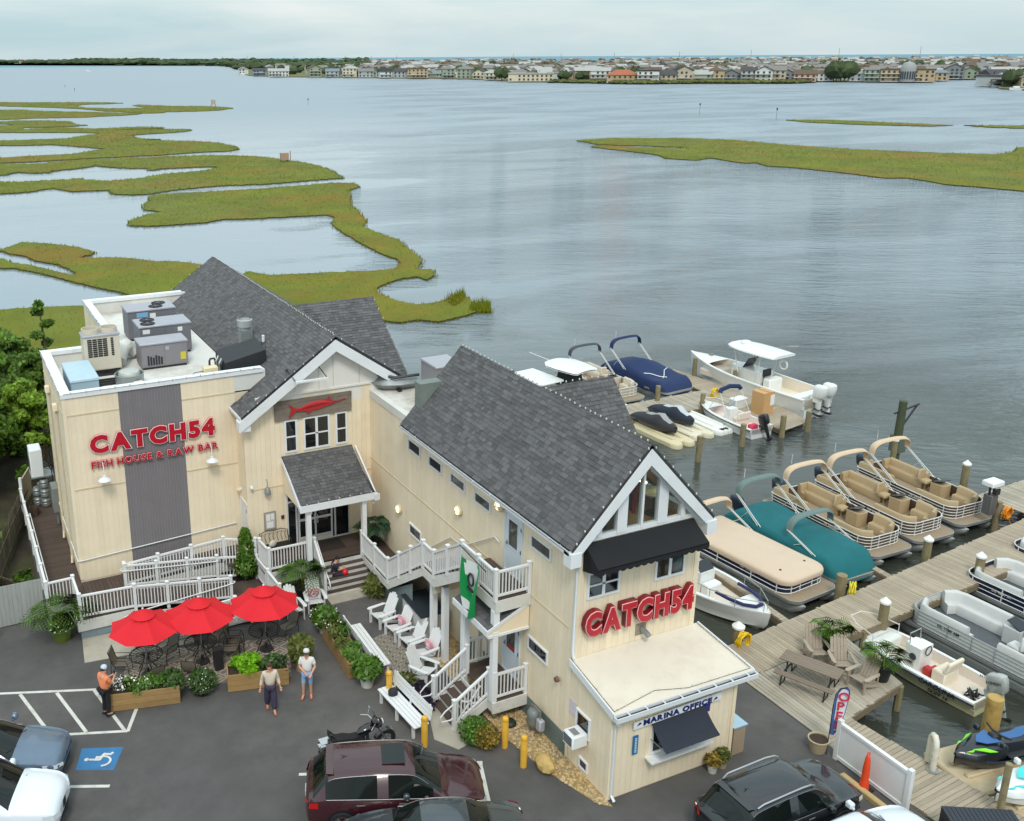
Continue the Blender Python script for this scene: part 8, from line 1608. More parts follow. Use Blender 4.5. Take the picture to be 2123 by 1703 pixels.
# ------------------------------------------------------------------ furniture
chairw = M('chair_white',(222,222,222),.5,var=.03); chairg = M('chair_grey_wood',(164,150,134),.9,var=.15,scale=4,obj=.06,stretch=(3,3,3))
def adirondack(mat):
 t = thing('adirondack_chair','x','chair')
 for i in range(5):
  x = -.22+i*.11; hgt = (.78,.86,.9,.86,.78)[i]; mb = MB().at(Matrix.Translation((x,-.24,.27))@Matrix.Rotation(.42,4,'X')); mb.box(-.05,-.012,0,.05,.012,hgt-.05); mb.add([(-.05,-.012,hgt-.05),(.05,-.012,hgt-.05),(.03,-.012,hgt),(-.03,-.012,hgt),(-.05,.012,hgt-.05),(.05,.012,hgt-.05),(.03,.012,hgt),(-.03,.012,hgt)],[(0,1,2,3),(7,6,5,4),(1,5,6,2),(3,7,4,0),(2,6,7,3)]); mb.build('back_slat',mat,t)
  mb = MB().at(Matrix.Translation((0,.27-i*.105,.385-i*.026))@Matrix.Rotation(.25,4,'X')); mb.box(-.28,-.047,-.012,.28,.047,.012); mb.build('seat_slat',mat,t)
 for s in(-1,1):
  mb = MB(); mb.prism([(s*.29,-.42),(s*.40,-.3),(s*.43,.3),(s*.38,.4),(s*.29,.38)][::s],.55,.575); mb.build('arm',mat,t)
  mb = MB(); mb.box(s*.31-.02,.24,0,s*.31+.02,.34,.55); mb.build('leg',mat,t); mb = MB(); mb.poly3([(s*.29-.015,.34,.28),(s*.29-.015,.34,.4),(s*.29-.015,-.55,.1),(s*.29-.015,-.62,0),(s*.29-.015,-.5,0)],(.03,0,0)); mb.build('leg',mat,t); mb = MB(); mb.bar((s*.3,-.36,.2),(s*.3,-.4,.56),.035); mb.build('brace',mat,t)
 for z,y,k in((.42,-.335,.27),(.85,-.52,.25)):mb = MB(); mb.box(-k,y-.03,z,k,y,z+.06); mb.build('back_rail',mat,t)
 return t
ac = adirondack(chairw); ac.location = (10.35,31.55,0); ac.rotation_euler = (0,0,rad(182)); ac['label'] = 'white adirondack chair with pink pillow, partly behind the right red umbrella'; ac['group'] = 'white adirondack chairs'
CH = [(11.3,31.8,172,'white adirondack chair with pink pillow beside the porch steps'),(13.15,29.75,100,'white adirondack chair without pillow, furthest of the courtyard row'),(13.3,28.75,100,'white adirondack chair with pink pillow, second in the courtyard row from the porch'),(13.42,27.85,98,'white adirondack chair without pillow, third in the courtyard row'),(13.5,26.95,98,'white adirondack chair with pink pillow, nearest of the courtyard row'),(13.0,26.0,-150,'white adirondack chair turned away beside the side entry steps')]
for x,y,a,l in CH:dup(ac,(x,y,0),rad(a),l)
ag = adirondack(chairg); p = at(1692,1368); ag.location = (p.x,p.y,0); ag.rotation_euler = (0,0,rad(155)); ag['label'] = 'grey wooden adirondack chair nearest the main dock on the seating dock'; ag['group'] = 'grey adirondack chairs on the dock'
p = at(1742,1392); dup(ag,(p.x,p.y,0),rad(150),'grey wooden adirondack chair in the middle, behind the picnic table'); p = at(1785,1425); dup(ag,(p.x,p.y,0),rad(95),'grey wooden adirondack chair turned sideways by the corner palm')
pinkp = M('pillow_pink',(222,150,166),.9,var=.25,scale=14)
for x,y,a,l in((10.35,31.55,182,'pink patterned pillow on the chair behind the right red umbrella'),(11.3,31.8,172,'pink patterned pillow on the chair beside the porch steps'),(13.3,28.75,100,'pink patterned pillow on the second courtyard chair'),(13.5,26.95,98,'pink patterned pillow on the nearest courtyard chair')):
 t = thing('pillow',l,'pillow',(x,y,0),rad(a),'pink pillows'); rows = [];
 mb = MB().at(Matrix.Translation((0,-.2,.56))@Matrix.Rotation(-.35,4,'X'))
 for s,z in((.05,-.09),(.16,-.05),(.2,0),(.16,.05),(.05,.09)):rows.append([(s*1.05*math.copysign(abs(math.cos(b))**.5,math.cos(b)),z*.9,s*1.05*math.copysign(abs(math.sin(b))**.5,math.sin(b))) for b in[i*.3927 for i in range(16)]])
 mb.grid(rows,True); mb.add(rows[0],[tuple(range(16))]); mb.add(rows[-1],[tuple(range(15,-1,-1))]); pb = mb.build('cushion',pinkp,t)
 mb = MB().at(Matrix.Translation((0,-.2,.56))@Matrix.Rotation(-.35,4,'X')); mb.tube([(.1*math.cos(b),.075,.1*math.sin(b)) for b in[i*.5236 for i in range(12)]],.02,4,closed=True); mb.build('ring_print',M('pillow_white',(232,214,216),.9),pb)
def bench(label,a,b,mat=chairw,face=1):
 a = Vector((a[0],a[1],0)); b = Vector((b[0],b[1],0)); d = b-a; L = d.length; t = thing('bench',label,'bench',tuple((a+b)/2),math.atan2(d.y,d.x),'white benches')
 for i in range(4):mb = MB(); y = -.22+i*.135; mb.box(-L/2,y,.42,L/2,y+.12,.455); mb.build('seat_slat',mat,t)
 for i in range(3):mb = MB().at(Matrix.Translation((0,-.26,.5))@Matrix.Rotation(.18,4,'X')); mb.box(-L/2,-.02,.03+i*.15,L/2,.01,.15+i*.15); mb.build('back_slat',mat,t)
 for x in(-L/2+.15,0,L/2-.15):
  for y in(-.2,.25):mb = MB(); mb.box(x-.04,y-.04,0,x+.04,y+.04,.42); mb.build('leg',mat,t)
  mb = MB(); mb.bar((x,-.24,.42),(x,-.36,.98),.05); mb.build('back_post',mat,t)
 return t
bench('long white bench facing the car park beside the black motorcycle',(11.62,23.3),(11.42,25.6)); bench('white bench backing onto the long planter in the courtyard',(11.85,29.45),(11.8,26.7));
t = thing('black_bag','small black bag lying on the far end of the white bench','bag',(11.45,25.1,.46)); mb = MB(); mb.cham(-.15,-.12,0,.15,.12,.22,.07); mb.build('bag',M('bag_black',(40,40,44),.8),t)
iron = M('dark_iron',(46,42,40),.55,var=.1,metal=.2); redc = M('umbrella_red',(206,18,34),.8,var=.05,scale=2,bump=.1); slingm = M('sling_taupe',(118,108,96),.8,var=.08)
def mesh_table(x,y,l):
 t = thing('patio_table',l,'table',(x,y,0),0,'round patio tables'); mb = MB(); mb.tube([(.55*math.cos(a),.55*math.sin(a),.72) for a in[i*.2618 for i in range(24)]],.022,6,closed=True); mb.build('rim',iron,t); mb = MB()
 for r in(.12,.22,.32,.42,.5):mb.tube([(r*math.cos(a),r*math.sin(a),.72) for a in[i*.3142 for i in range(20)]],.009,4,closed=True)
 for i in range(22):a = i*.2856; mb.bar((.06*math.cos(a),.06*math.sin(a),.72),(.55*math.cos(a),.55*math.sin(a),.72),.014)
 mb.build('mesh_top',iron,t)['kind'] = 'stuff'
 for i in range(4):a = i*1.5708+.5; mb = MB(); mb.tube([(.08*math.cos(a),.08*math.sin(a),.68),(.16*math.cos(a),.16*math.sin(a),.4),(.42*math.cos(a),.42*math.sin(a),.02)],.02,6); mb.build('leg',iron,t)
 return t
def umbrella(x,y,l,r=1.22,z=1.85,tilt=(0,0)):
 t = thing('patio_umbrella',l,'umbrella',(x,y,0),random.random(),'red patio umbrellas'); mb = MB(); mb.cyl((0,0),.022,0,z+.6,8); mb.build('pole',M('pole_grey',(150,150,150),.4,metal=.4),t); mb = MB(); mb.lathe([(0,0),(.24,0),(.24,.05),(.06,.1),(.05,.3)],16); mb.build('base',darkm,t)
 for i in range(8):
  a0,a1 = i*math.pi/4,(i+1)*math.pi/4; rows = []
  for k in range(7):
   s = .28+.72*k/6; zz = z+.62*(1-s)**1.15; row = []
   for q in range(7):f = q/6; a = a0+(a1-a0)*f; rr = r*s*math.cos(math.pi/8)/math.cos(a-(a0+a1)/2); sag = .05*math.sin(math.pi*f)*s; row.append((rr*math.cos(a)*(1-.04*math.sin(math.pi*f)*(k==6)),rr*math.sin(a)*(1-.04*math.sin(math.pi*f)*(k==6)),zz-sag))
   rows.append(row)
  mb = MB(); mb.grid(rows); mb.build('canopy_panel',redc,t)
  mb = MB(); mb.tube([(r*.1*math.cos(a0),r*.1*math.sin(a0),z+.45),(r*.98*math.cos(a0),r*.98*math.sin(a0),z-.05)],.008,4); mb.build('rib',white,t)
 rows = [[(r*s*math.cos(a),r*s*math.sin(a),z+.66*(1-s)**1.1-.03) for a in[i*math.pi/12 for i in range(24)]]for s in(.0,.12,.24,.33)]
 mb = MB(); mb.grid([[(x_,y_,z_+.055) for x_,y_,z_ in rw_]for rw_ in rows],True); mb.build('vent_cap',redc,t); mb = MB(); mb.ball((0,0,z+.7),.035,8,5); mb.build('finial',white,t); return t
def sling_chair():
 t = thing('patio_chair','x','chair'); prof = [(.24,.42),(.0,.40),(-.2,.40),(-.27,.5),(-.33,.7),(-.38,.9)]
 mb = MB(); mb.grid([[(x,y,z) for x in(-.22,0,.22)]for y,z in prof]); mb.grid([[(x,y-.006,z-.012) for x in(.22,0,-.22)]for y,z in prof]); mb.build('sling',slingm,t)
 for s in(-1,1):mb = MB(); mb.tube([(s*.24,.27,.0),(s*.24,.25,.42),(s*.24,-.2,.40),(s*.24,-.27,.5),(s*.24,-.39,.93)],.014,6); mb.build('side_frame',iron,t); mb = MB(); mb.tube([(s*.24,-.33,0),(s*.25,-.3,.62),(s*.26,.2,.62),(s*.25,.25,.42)],.014,6); mb.build('arm',iron,t)
 mb = MB(); mb.tube([(-.24,-.39,.93),(.24,-.39,.93)],.014,6); mb.build('top_rail',iron,t); return t
TB = [(4.7,30.35,'left'),(6.55,30.3,'middle'),(8.78,30.1,'right')]
for x,y,n_ in TB:mesh_table(x,y,'round dark mesh table under the %s red umbrella'%n_); umbrella(x,y-.15,'red patio umbrella, the %s one of three'%n_,1.25 if n_!='left' else 1.2)
sc0 = sling_chair(); k = 0
for(x,y,n_),spots in zip(TB,(((-.75,.35,'west'),(.8,.45,'east'),(.1,-.85,'south')),((.75,.6,'north east'),(-.55,-.95,'south'),(.95,-.3,'east')),((-.95,.3,'west'),(.95,.35,'east')))):
 for dx,dy,w_ in spots:
  ang = math.atan2(-dy,-dx)-math.pi/2; l = 'taupe sling chair at the %s table, on its %s side'%(n_,{'west':'left','east':'right','south':'near','north east':'far right'}[w_])
  if k==0:sc0.location = (x+dx,y+dy,0); sc0.rotation_euler = (0,0,ang); sc0['label'] = l; sc0['group'] = 'sling chairs at the patio tables'
  else:dup(sc0,(x+dx,y+dy,0),ang,l)
  k+=1
t = thing('bin','dark square pedestal standing between the middle table and the planters','bin',(6.95,29.55,0)); mb = MB(); mb.box(-.14,-.14,0,.14,.14,.75); mb.build('body',darkm,t); mb = MB(); mb.box(-.16,-.16,.75,.16,.16,.8); mb.build('lid',darkm,t)
def rug(label,quad,nx,ny,base,line):
 q = [Vector((a[0],a[1],0)) for a in quad]; t = thing('outdoor_rug',label,'rug',tuple((q[0]+q[2])/2),world=True)
 def B(s,u):return q[0]*(1-s)*(1-u)+q[1]*s*(1-u)+q[2]*s*u+q[3]*(1-s)*u
 mb = MB(); mb.prism([tuple(p[:2]) for p in q],0,.012); mb.build('rug',base,t); mb = MB()
 def seg(a,b,w=.045):
  a = B(*a); b = B(*b); d = (b-a).normalized(); n_ = Vector((-d.y,d.x,0))*w/2; mb.prism([tuple((a+n_)[:2]),tuple((a-n_)[:2]),tuple((b-n_)[:2]),tuple((b+n_)[:2])],.012,.015)
 for i in range(nx):
  for j in range(ny):
   x0,y0,x1,y1 = i/nx,j/ny,(i+1)/nx,(j+1)/ny; xm,ym = (x0+x1)/2,(y0+y1)/2
   for a,b in(((x0,ym),(xm,y0)),((xm,y0),(x1,ym)),((x1,ym),(xm,y1)),((xm,y1),(x0,ym)),((x0+.25/nx,ym),(xm,y0+.25/ny)),((xm,y0+.25/ny),(x1-.25/nx,ym)),((x1-.25/nx,ym),(xm,y1-.25/ny)),((xm,y1-.25/ny),(x0+.25/nx,ym)),((x0,y0),(x0+.25/nx,y0+.25/ny)),((x1,y1),(x1-.25/nx,y1-.25/ny)),((x0,ym),(x0+.25/nx,ym)),((x1-.25/nx,ym),(x1,ym))):seg(a,b)
 mb.build('rug_pattern',line,t)['kind'] = 'stuff'
rug('grey and taupe lattice rug under the umbrella tables',[(3.65,29.6),(9.05,28.05),(9.75,30.4),(4.3,31.8)],8,4,M('rug_taupe',(120,110,98),.95,var=.08),M('rug_line',(170,162,150),.95,var=.08))
rug('grey lattice rug in front of the row of white chairs',[(11.9,26.45),(13.1,26.6),(13.35,29.2),(12.15,28.9)],4,8,MATS['rug_taupe'],M('rug_line2',(150,142,130),.95,var=.08))
plk = M('picnic_brown',(126,112,98),.85,var=.12,scale=3,obj=.06,stretch=(.8,5,5))
pc1 = at(1690,1400,.75); PT_ = thing('picnic_table','grey brown picnic table with two benches on the seating dock','picnic table',(24.4,20.3,0),rad(-66)); PT_.scale = (.82,.92,1)
for i in range(5):mb = MB(); y = -.36+i*.147; mb.box(-1.15,y,.72,1.15,y+.135,.76); mb.build('top_plank',plk,PT_)
for s in(-1,1):
 for k in range(2):mb = MB(); y = s*.72-.13+k*.14; mb.box(-1.15,y,.42,1.15,y+.13,.46); mb.build('bench_plank',plk,PT_)
for x in(-.85,.85):
 for s in(-1,1):mb = MB(); mb.tube([(x,s*.2,.72),(x,s*.35,.03),(x,s*.8,.03),(x,s*.72,.42)],.03,4); mb.build('leg_frame',darkm,PT_)
 mb = MB(); mb.bar((x,-.7,.4),(x,.7,.4),.05); mb.build('cross_bar',darkm,PT_)
t = thing('iron_bench','dark iron bench with a scrolled back by the entrance sidelight','bench',(10.75,34.6,1.05),rad(180)); mb = MB()
for i in range(7):mb.tube([(-.5+i*.166,-.2,.5),(-.45+i*.166,-.24,.7),(-.5+i*.166,-.28,.85)],.012,4)
mb.tube([(-.58,-.18,.42),(-.58,-.3,.86),(-.3,-.31,.95),(0,-.31,.9),(.3,-.31,.95),(.58,-.3,.86),(.58,-.18,.42)],.018,5); mb.build('back',iron,t)['kind'] = 'stuff'
for i in range(5):mb = MB(); mb.box(-.58,-.18+i*.085,.42,.58,-.12+i*.085,.44); mb.build('seat_slat',iron,t)
for s in(-1,1):mb = MB(); mb.tube([(s*.58,.22,0),(s*.58,.2,.62),(s*.58,-.24,.64)],.018,5); mb.tube([(s*.58,-.25,0),(s*.58,-.18,.42)],.018,5); mb.build('arm',iron,t)['kind'] = 'stuff'
t = thing('pillow','pale pillow lying on the dark iron bench','pillow',(10.6,34.55,1.5),.4); mb = MB(); mb.ball((0,0,.08),.2,12,8,(1,.45,.75)); mb.build('cushion',M('pillow_pale',(206,198,190),.9,var=.1),t)
yelb = M('bollard_yellow',(224,172,60),.6,var=.06,scale=3,dirt=((150,110,50),.35,4))
for(x,y),l in(((11.5,25.5),'yellow bollard at the far end of the white bench'),((11.5,22.95),'yellow bollard at the near end of the white bench'),((13.67,21.88),'yellow bollard in the gravel edge right of the round shrub'),((13.72,20.9),'yellow bollard nearest the marina office gas meter')):
 t = thing('bollard',l,'bollard',(x,y,0),0,'yellow bollards'); mb = MB(); mb.lathe([(0,0),(.1,0),(.1,1.0),(.085,1.04),(.05,1.06),(0,1.065)],14); mb.build('post',yelb,t); mb = MB(); mb.lathe([(.104,.93),(.104,.97)],14); mb.build('band',M('bollard_band',(200,150,50),.6),t)
t = thing('gas_meter','grey gas meter with regulator and pipes at the foot of the long wall','gas meter',(14.75,22.0,0)); mb = MB(); mb.lathe([(0,.35),(.14,.38),(.2,.5),(.2,.8),(.14,.92),(0,.95)],14); mb.build('meter',gal,t); mb = MB(); mb.tube([(0,.16,0),(0,.16,1.0),(0,.0,1.05),(0,-.35,1.05),(0,-.35,.6)],.03,6); mb.build('pipe',M('pipe_grey',(120,120,116),.6),t); mb = MB(); mb.cham(-.1,-.5,.45,.1,-.24,.8,.04); mb.build('regulator',rtul,t)
t = thing('wall_valve','rusty red round valve on the marina office side wall','valve',(14.96,20.42,.95)); mb = MB().at(Matrix.Rotation(-math.pi/2,4,'Y')); mb.lathe([(0,.12),(.09,.1),(.1,.02),(.04,0),(.04,-.1)],12); mb.build('valve',M('valve_rust',(120,84,72),.7,var=.2),t)
t = thing('wall_vent','small round rusty vent cap high on the marina side of the long wall','vent',(15.0,21.2,2.4)); mb = MB().at(Matrix.Rotation(-math.pi/2,4,'Y')); mb.lathe([(0,.1),(.08,.09),(.09,0)],12); mb.build('cap',MATS['valve_rust'],t)
t = thing('window_air_conditioner','white window air conditioner hanging out of the marina office side window','air conditioner',(14.85,19.92,1.15)); mb = MB(); mb.cham(-.32,-.25,0,.2,.25,.38,.03); mb.build('casing',white,t)
for i in range(6):mb = MB(); mb.box(-.33,-.2,.06+i*.05,-.318,.2,.085+i*.05); mb.build('louvre',darkm,t)
mb = MB(); mb.box(-.2,-.15,.381,0,.15,.386); mb.build('top_vent',M('vent_grey',(130,130,130),.6),t)
t = thing('drain_cap','dark green drain cap lying in the gravel by the foundation','drain cap',(14.35,22.7,.03)); mb = MB(); mb.lathe([(.2,0),(.2,.08),(.15,.14),(0,.16)],14); mb.build('cap',M('cap_green',(30,44,38),.6),t)
t = thing('boulder','tan boulder with lichen in the gravel by the marina office','boulder',(14.2,20.5,0)); mb = MB(); mb.ball((0,0,.22),.32,10,7,(.8,1.2,.9)); mb.v = [(x*(1+random.uniform(-.08,.08)),y*(1+random.uniform(-.08,.08)),z) for x,y,z in mb.v]; mb.build('rock',M('boulder_tan',(190,160,100),.9,var=.2,scale=4,bump=.6,bscale=9),t,sharp=20)
t = thing('deck_box','pale brown storage box with a blue grey lid beside the marina office','storage box',(19.78,18.95,0)); mb = MB(); mb.box(-.22,-.3,0,.22,.5,.95); mb.build('box',M('box_brown',(160,140,118),.8,var=.08),t); mb = MB(); mb.box(-.26,-.34,.95,.26,.54,.99); mb.build('lid',M('lid_blue',(160,190,206),.6),t)
t = thing('waste_box','grey corrugated box with a black lid under the outside stair','box',(14.3,28.7,0)); mb = MB(); mb.box(-.45,-.8,0,.5,.75,1.05); mb.build('box',M('box_pale_grey',(186,184,178),.7,var=.06),t); mb = MB(); mb.poly3([(-.5,-.85,1.06),(.52,-.85,1.06),(.52,.8,1.12),(-.5,.8,1.12)],(0,0,.05)); mb.build('lid',M('lid_black',(34,42,50),.7,var=.15),t)
t = thing('stair_screen','grey green corrugated screen closing the space under the outside stair','screen',(13.9,30.2,0),world=True); mb = MB(); rows = [[(13.98+.03*(k%2),30.7-k*.07,z) for k in range(26)]for z in(0,1.9)]
rows[1] = [(x,y,.75+(30.7-y)*.62) for x,y,_ in rows[1]]; mb.grid(rows); mb.build('panel',M('screen_green',(112,124,124),.7,var=.06),t,sharp=10); mb = MB(); mb.poly3([(14.0,33.3,0),(14.0,30.7,0),(14.0,30.7,.75),(14.0,33.3,.75)],(.03,0,0)); mb.build('base_panel',fndn,t)
WF = thing('vinyl_fence_panel','white vinyl fence panel standing between the cars and the walkway','fence',(22.25,15.9,0),world=True)
mb = MB(); mb.box(22.22,14.95,.1,22.28,17.15,1.2); mb.build('panel',vinyl,WF); mb = MB(); mb.box(22.19,14.92,1.17,22.31,17.18,1.26); mb.box(22.19,14.92,.05,22.31,17.18,.16); mb.build('fence_rail',vinyl,WF,split=True); mb = MB(); mb.box(22.18,14.8,0,22.32,14.93,1.34); mb.box(22.18,17.17,0,22.32,17.3,1.34); mb.build('post',vinyl,WF,split=True)
t = thing('traffic_cone','tall slim orange channelizer cone leaning by the white fence panel','traffic cone',(21.9,15.95,0)); mb = MB(); mb.lathe([(.14,.05),(.12,.3),(.1,.34),(.1,.7),(.075,1.0),(.05,1.12),(.02,1.14)],14); mb.build('cone',M('cone_orange',(226,72,30),.6,var=.06),t); mb = MB(); mb.box(-.2,-.2,0,.2,.2,.05); mb.build('base',M('cone_base',(36,36,38),.8),t); mb = MB(); mb.tube([(.05*math.cos(a),0,1.19+.06*math.sin(a)) for a in[i*.628 for i in range(10)]],.018,5,closed=True); mb.build('grip',MATS['cone_orange'],t)
t = thing('parking_curb','long tan timber wheel stop at the foot of the white fence panel','wheel stop',(21.75,15.6,0)); mb = MB(); mb.cham(-.1,-1.6,0,.1,1.0,.15,.03); mb.build('timber',M('stop_timber',(190,164,116),.85,var=.15),t)
t = thing('gooseneck_pipe','white pvc gooseneck pipe rising from the walkway edge by the jet ski','pipe',(24.35,15.65,0),rad(60)); mb = MB(); mb.tube([(0,0,0),(0,0,.75),(.05,0,.95),(.16,0,1.05),(.28,0,1.02),(.36,0,.9),(.38,0,.72),(.38,0,.05)],.085,10); mb.build('pipe',M('pvc_white',(212,206,190),.5,var=.05),t)
for z in(.4,.75):mb = MB(); mb.lathe([(.1,z),(.1,z+.08)],12); mb.build('coupling',MATS['pvc_white'],t)
mb = MB(); mb.lathe([(.0,.03),(.17,.03),(.17,0)],14); mb.build('flange',gal,t)
p = at(2072,1703); piling(p.x+.1,p.y+.1,1.75,'slim grey post at the bottom right corner beside the turquoise jet ski',False,.09)
t = thing('storage_bench','black slatted box at the bottom edge beyond the white fence panel','box',(22.95,13.2,0),rad(-30)); mb = MB(); mb.box(-.9,-.35,0,.9,.35,.8); mb.build('box',darkm,t)
for i in range(16):mb = MB(); mb.box(-.9+i*.1125,-.36,.8,-.9+i*.1125+.1,.36,.83); mb.build('slat',M('slat_black',(44,48,58),.6),t)
# ------------------------------------------------------------------ trees left of the building
barkm = M('bark',(92,80,64),.9,var=.25); pine = M('pine_needles',(98,130,46),.7,var=.25,scale=.9,isl=.4,sat=.2,leaf=.25); pine2 = M('shrub_leaves',(128,160,54),.7,var=.25,scale=.9,isl=.4,leaf=.25)
def tree(x,y,h,r,n,mat,l,name='tree',sz=.2,lean=0.0,group='trees beyond the picket fence'):
 t = thing(name,l,'tree',(x,y,0),0,group); mb = MB(); top = Vector((lean,.2,h*.86)); mb.tube([(0,0,-.3),tuple(top*.5+Vector((.12,0,0))),tuple(top)],[.14,.09,.03],7); C = []
 for i in range(n):
  f = .3+.7*i/n; a = i*2.4; b = top*f; e = b+Vector((math.cos(a),math.sin(a),.25))*r*(1.12-f*.75)*random.uniform(.6,1.1); mb.tube([tuple(b),tuple((b+e)/2+Vector((0,0,.1))),tuple(e)],[.045,.03,.012],5)
  for q in(.55,.8,1.0):C.append(blob(tuple(b+(e-b)*q+Vector((0,0,.1))),r*.3*random.uniform(.7,1.25),240,.6,.15))
 C.append(blob(tuple(top),r*.25,160,1.2,.2)); mb.build('trunk',barkm,t); leaves(t,'crown',np.concatenate(C),sz,mat,flat=.1)
for x,y,h,r,n,m,l in((-2.6,44.5,6.6,2.4,16,pine,'dark pine crowding the picket fence at the left edge, nearest one'),(.1,48.5,7.0,2.5,18,pine,'tall dark pine behind the picket fence, left of the blank side wall'),(2.0,52.6,6.4,2.2,16,pine,'dark pine close against the left side wall of the restaurant'),(-4.0,50,7.2,2.8,18,pine,'broad pine at the left edge behind the nearest pine'),(-.9,54.5,6.9,2.5,18,pine2,'light green bushy tree between the pines and the marsh pond'),(2.9,58.0,5.8,2.1,16,pine,'rounded pine below the thin pine top, nearest the marsh'),(-5.2,57.5,6.6,2.8,16,pine2,'light green bushy tree at the far left edge before the marsh'),(-1.6,60.0,5.2,2.4,14,pine2,'low bushy tree against the marsh grass at left'),(4.5,57.3,4.6,1.7,13,pine,'low pine at the corner between the restaurant and the marsh grass'),(3.0,50,5.2,1.7,13,pine2,'leafy tree squeezed between the fence end and the side wall'),(-6.5,46,5.2,2.6,14,pine2,'leafy shrub tree at the left edge over the board fence')):tree(x,y,h,r,n,m,l)
tree(5.0,59.5,7.4,1.0,7,pine,'thin young pine whose tufted top stands against the pond','pine_tree',.2)
C = np.concatenate([blob((random.uniform(-7,.6),random.uniform(41.5,46),.5),.8,200,.8,.2) for _ in range(22)]+[blob((random.uniform(-8,4.4),random.uniform(47,60),.5),.9,180,.8,.2) for _ in range(46)]); o = link('undergrowth',leafmesh('undergrowth',C,.24,leafg),None); o['kind'] = 'stuff'
o = link('yard_weeds',leafmesh('yard_weeds',np.concatenate([blob((random.uniform(-3,1.6),random.uniform(36,40),.05),.4,70,.4,.1) for _ in range(16)]),.12,leafg),None); o['kind'] = 'stuff'
# ------------------------------------------------------------------ the far shore
SH = [(-400,131),(0,132),(130,134),(300,135.5),(440,137),(492,141),(497,154),(520,158),(570,160.5),(700,162),(900,164),(1000,166),(1060,170),(1145,171),(1250,172.5),(1320,174),(1450,172.5),(1650,172.5),(1690,170),(1830,171.5),(1930,171),(1970,166),(2040,165),(2075,186),(2200,192),(2700,200)]
def shv(u):
 for a,b in zip(SH[:-1],SH[1:]):
  if a[0]<=u<=b[0]:return a[1]+(b[1]-a[1])*(u-a[0])/(b[0]-a[0])
 return 160
HZV = lambda u:122.2-(u-350)*.0057
back = [(u,HZV(u)+9) for u in range(2700,-401,-100)]
mb = MB(); mb.prism([tuple(at(u,v,WZ)[:2]) for u,v in SH]+[tuple(at(u,v,WZ)[:2]) for u,v in back],WZ-2,WZ+.7); structure(mb.build('far_shore',M('far_shore_ground',(92,96,50),.95,var=.3,scale=.03,dirt=((150,140,112),.6,.02))))
mb = MB()
for a,b in zip(SH[6:-3],SH[7:-2]):
 if a[0]<1140 or a[0]>=1650:A,B = at(*a,WZ),at(*b,WZ); mb.bar((A.x,A.y,WZ+.4),(B.x,B.y,WZ+.4),.8,1.1)
structure(mb.build('sea_wall',M('sea_wall_grey',(120,108,92),.9,var=.3)))
WALLS = {'white':(206,206,200),'pale grey':(170,174,172),'grey':(126,130,132),'cream':(206,194,164),'tan':(182,160,126),'blue grey':(128,146,160),'sage':(150,158,138),'beige':(188,176,154),'pink':(190,156,138),'brown':(120,98,78)}
ROOFS = {'dark grey':(72,70,72),'brown':(98,80,66),'weathered grey':(124,120,116),'orange tiled':(164,96,66),'black':(48,48,52),'light grey':(164,164,160),'blue grey metal':(118,130,140)}
hm = lambda k:M('house_'+k.replace(' ','_'),WALLS[k],.85,var=.08,scale=.2); rm = lambda k:M('roof_'+k.replace(' ','_'),ROOFS[k],.9,var=.12,scale=.3)
winm = boxmesh('window',(1.4,.25,1.4),M('far_window',(52,60,66),.3)); deckw = M('far_deck_white',(196,196,190),.8)
ORD = 'first second third fourth fifth sixth seventh eighth ninth tenth eleventh twelfth'.split()
def house(u,v,w,d,st,wc,rc,kind,label,group=None,win=True,turn=0.0):
 label = label or '%s shore house with %s %s roof behind the far waterfront row'%(wc,rc,kind); P = at(u,v,WZ+.7); rz = -math.atan2(P.x,P.y)+turn; t = thing('shore_house',label,'house',tuple(P),rz,group); H = 2.6*st+.3; f = min(w,d)
 mb = MB(); mb.box(-w/2,0,0,w/2,d,H)
 if kind=='front gable':mb.add([(-w/2,0,H),(w/2,0,H),(0,0,H+w*.24),(-w/2,d,H),(w/2,d,H),(0,d,H+w*.24)],[(0,1,2),(5,4,3)])
 mb.build('wall',hm(wc),t); mb = MB()
 if kind=='front gable':
  for s in(-1,1):mb.poly3([(0,-.7,H+w*.24),(0,d+.5,H+w*.24),(s*(w/2+.7),d+.5,H-.4),(s*(w/2+.7),-.7,H-.4)],(0,0,.35))
 elif kind=='side gable':mb.add([(-w/2-.6,-.7,H-.2),(w/2+.6,-.7,H-.2),(w/2+.6,d+.7,H-.2),(-w/2-.6,d+.7,H-.2),(-w/2-.6,d/2,H+d*.24),(w/2+.6,d/2,H+d*.24)],[(0,1,5,4),(2,3,4,5),(0,4,3),(1,2,5),(3,2,1,0)])
 elif kind=='hip':k = f*.42; mb.add([(-w/2-.6,-.6,H-.1),(w/2+.6,-.6,H-.1),(w/2+.6,d+.6,H-.1),(-w/2-.6,d+.6,H-.1),(-w/2+k,d/2,H+f*.22),(w/2-k,d/2,H+f*.22)],[(0,1,5,4),(2,3,4,5),(0,4,3),(1,2,5),(3,2,1,0)])
 else:mb.box(-w/2-.5,-.5,H,w/2+.5,d+.5,H+.7)
 mb.build('roof',rm(rc),t)
 if win:
  for s in range(st):
   n = max(2,int(w/3.2))
   for i in range(n):
    if random.random()<.9:link('window',winm,t,(-w/2+w*(i+.5)/n,-.05,1.5+2.6*s))
   if random.random()<.55:mb = MB(); mb.box(-w/2,-1.8,2.6*s+.1,w/2*random.uniform(.2,1),-.0,2.6*s+.5); mb.build('balcony',deckw,t)
 return t
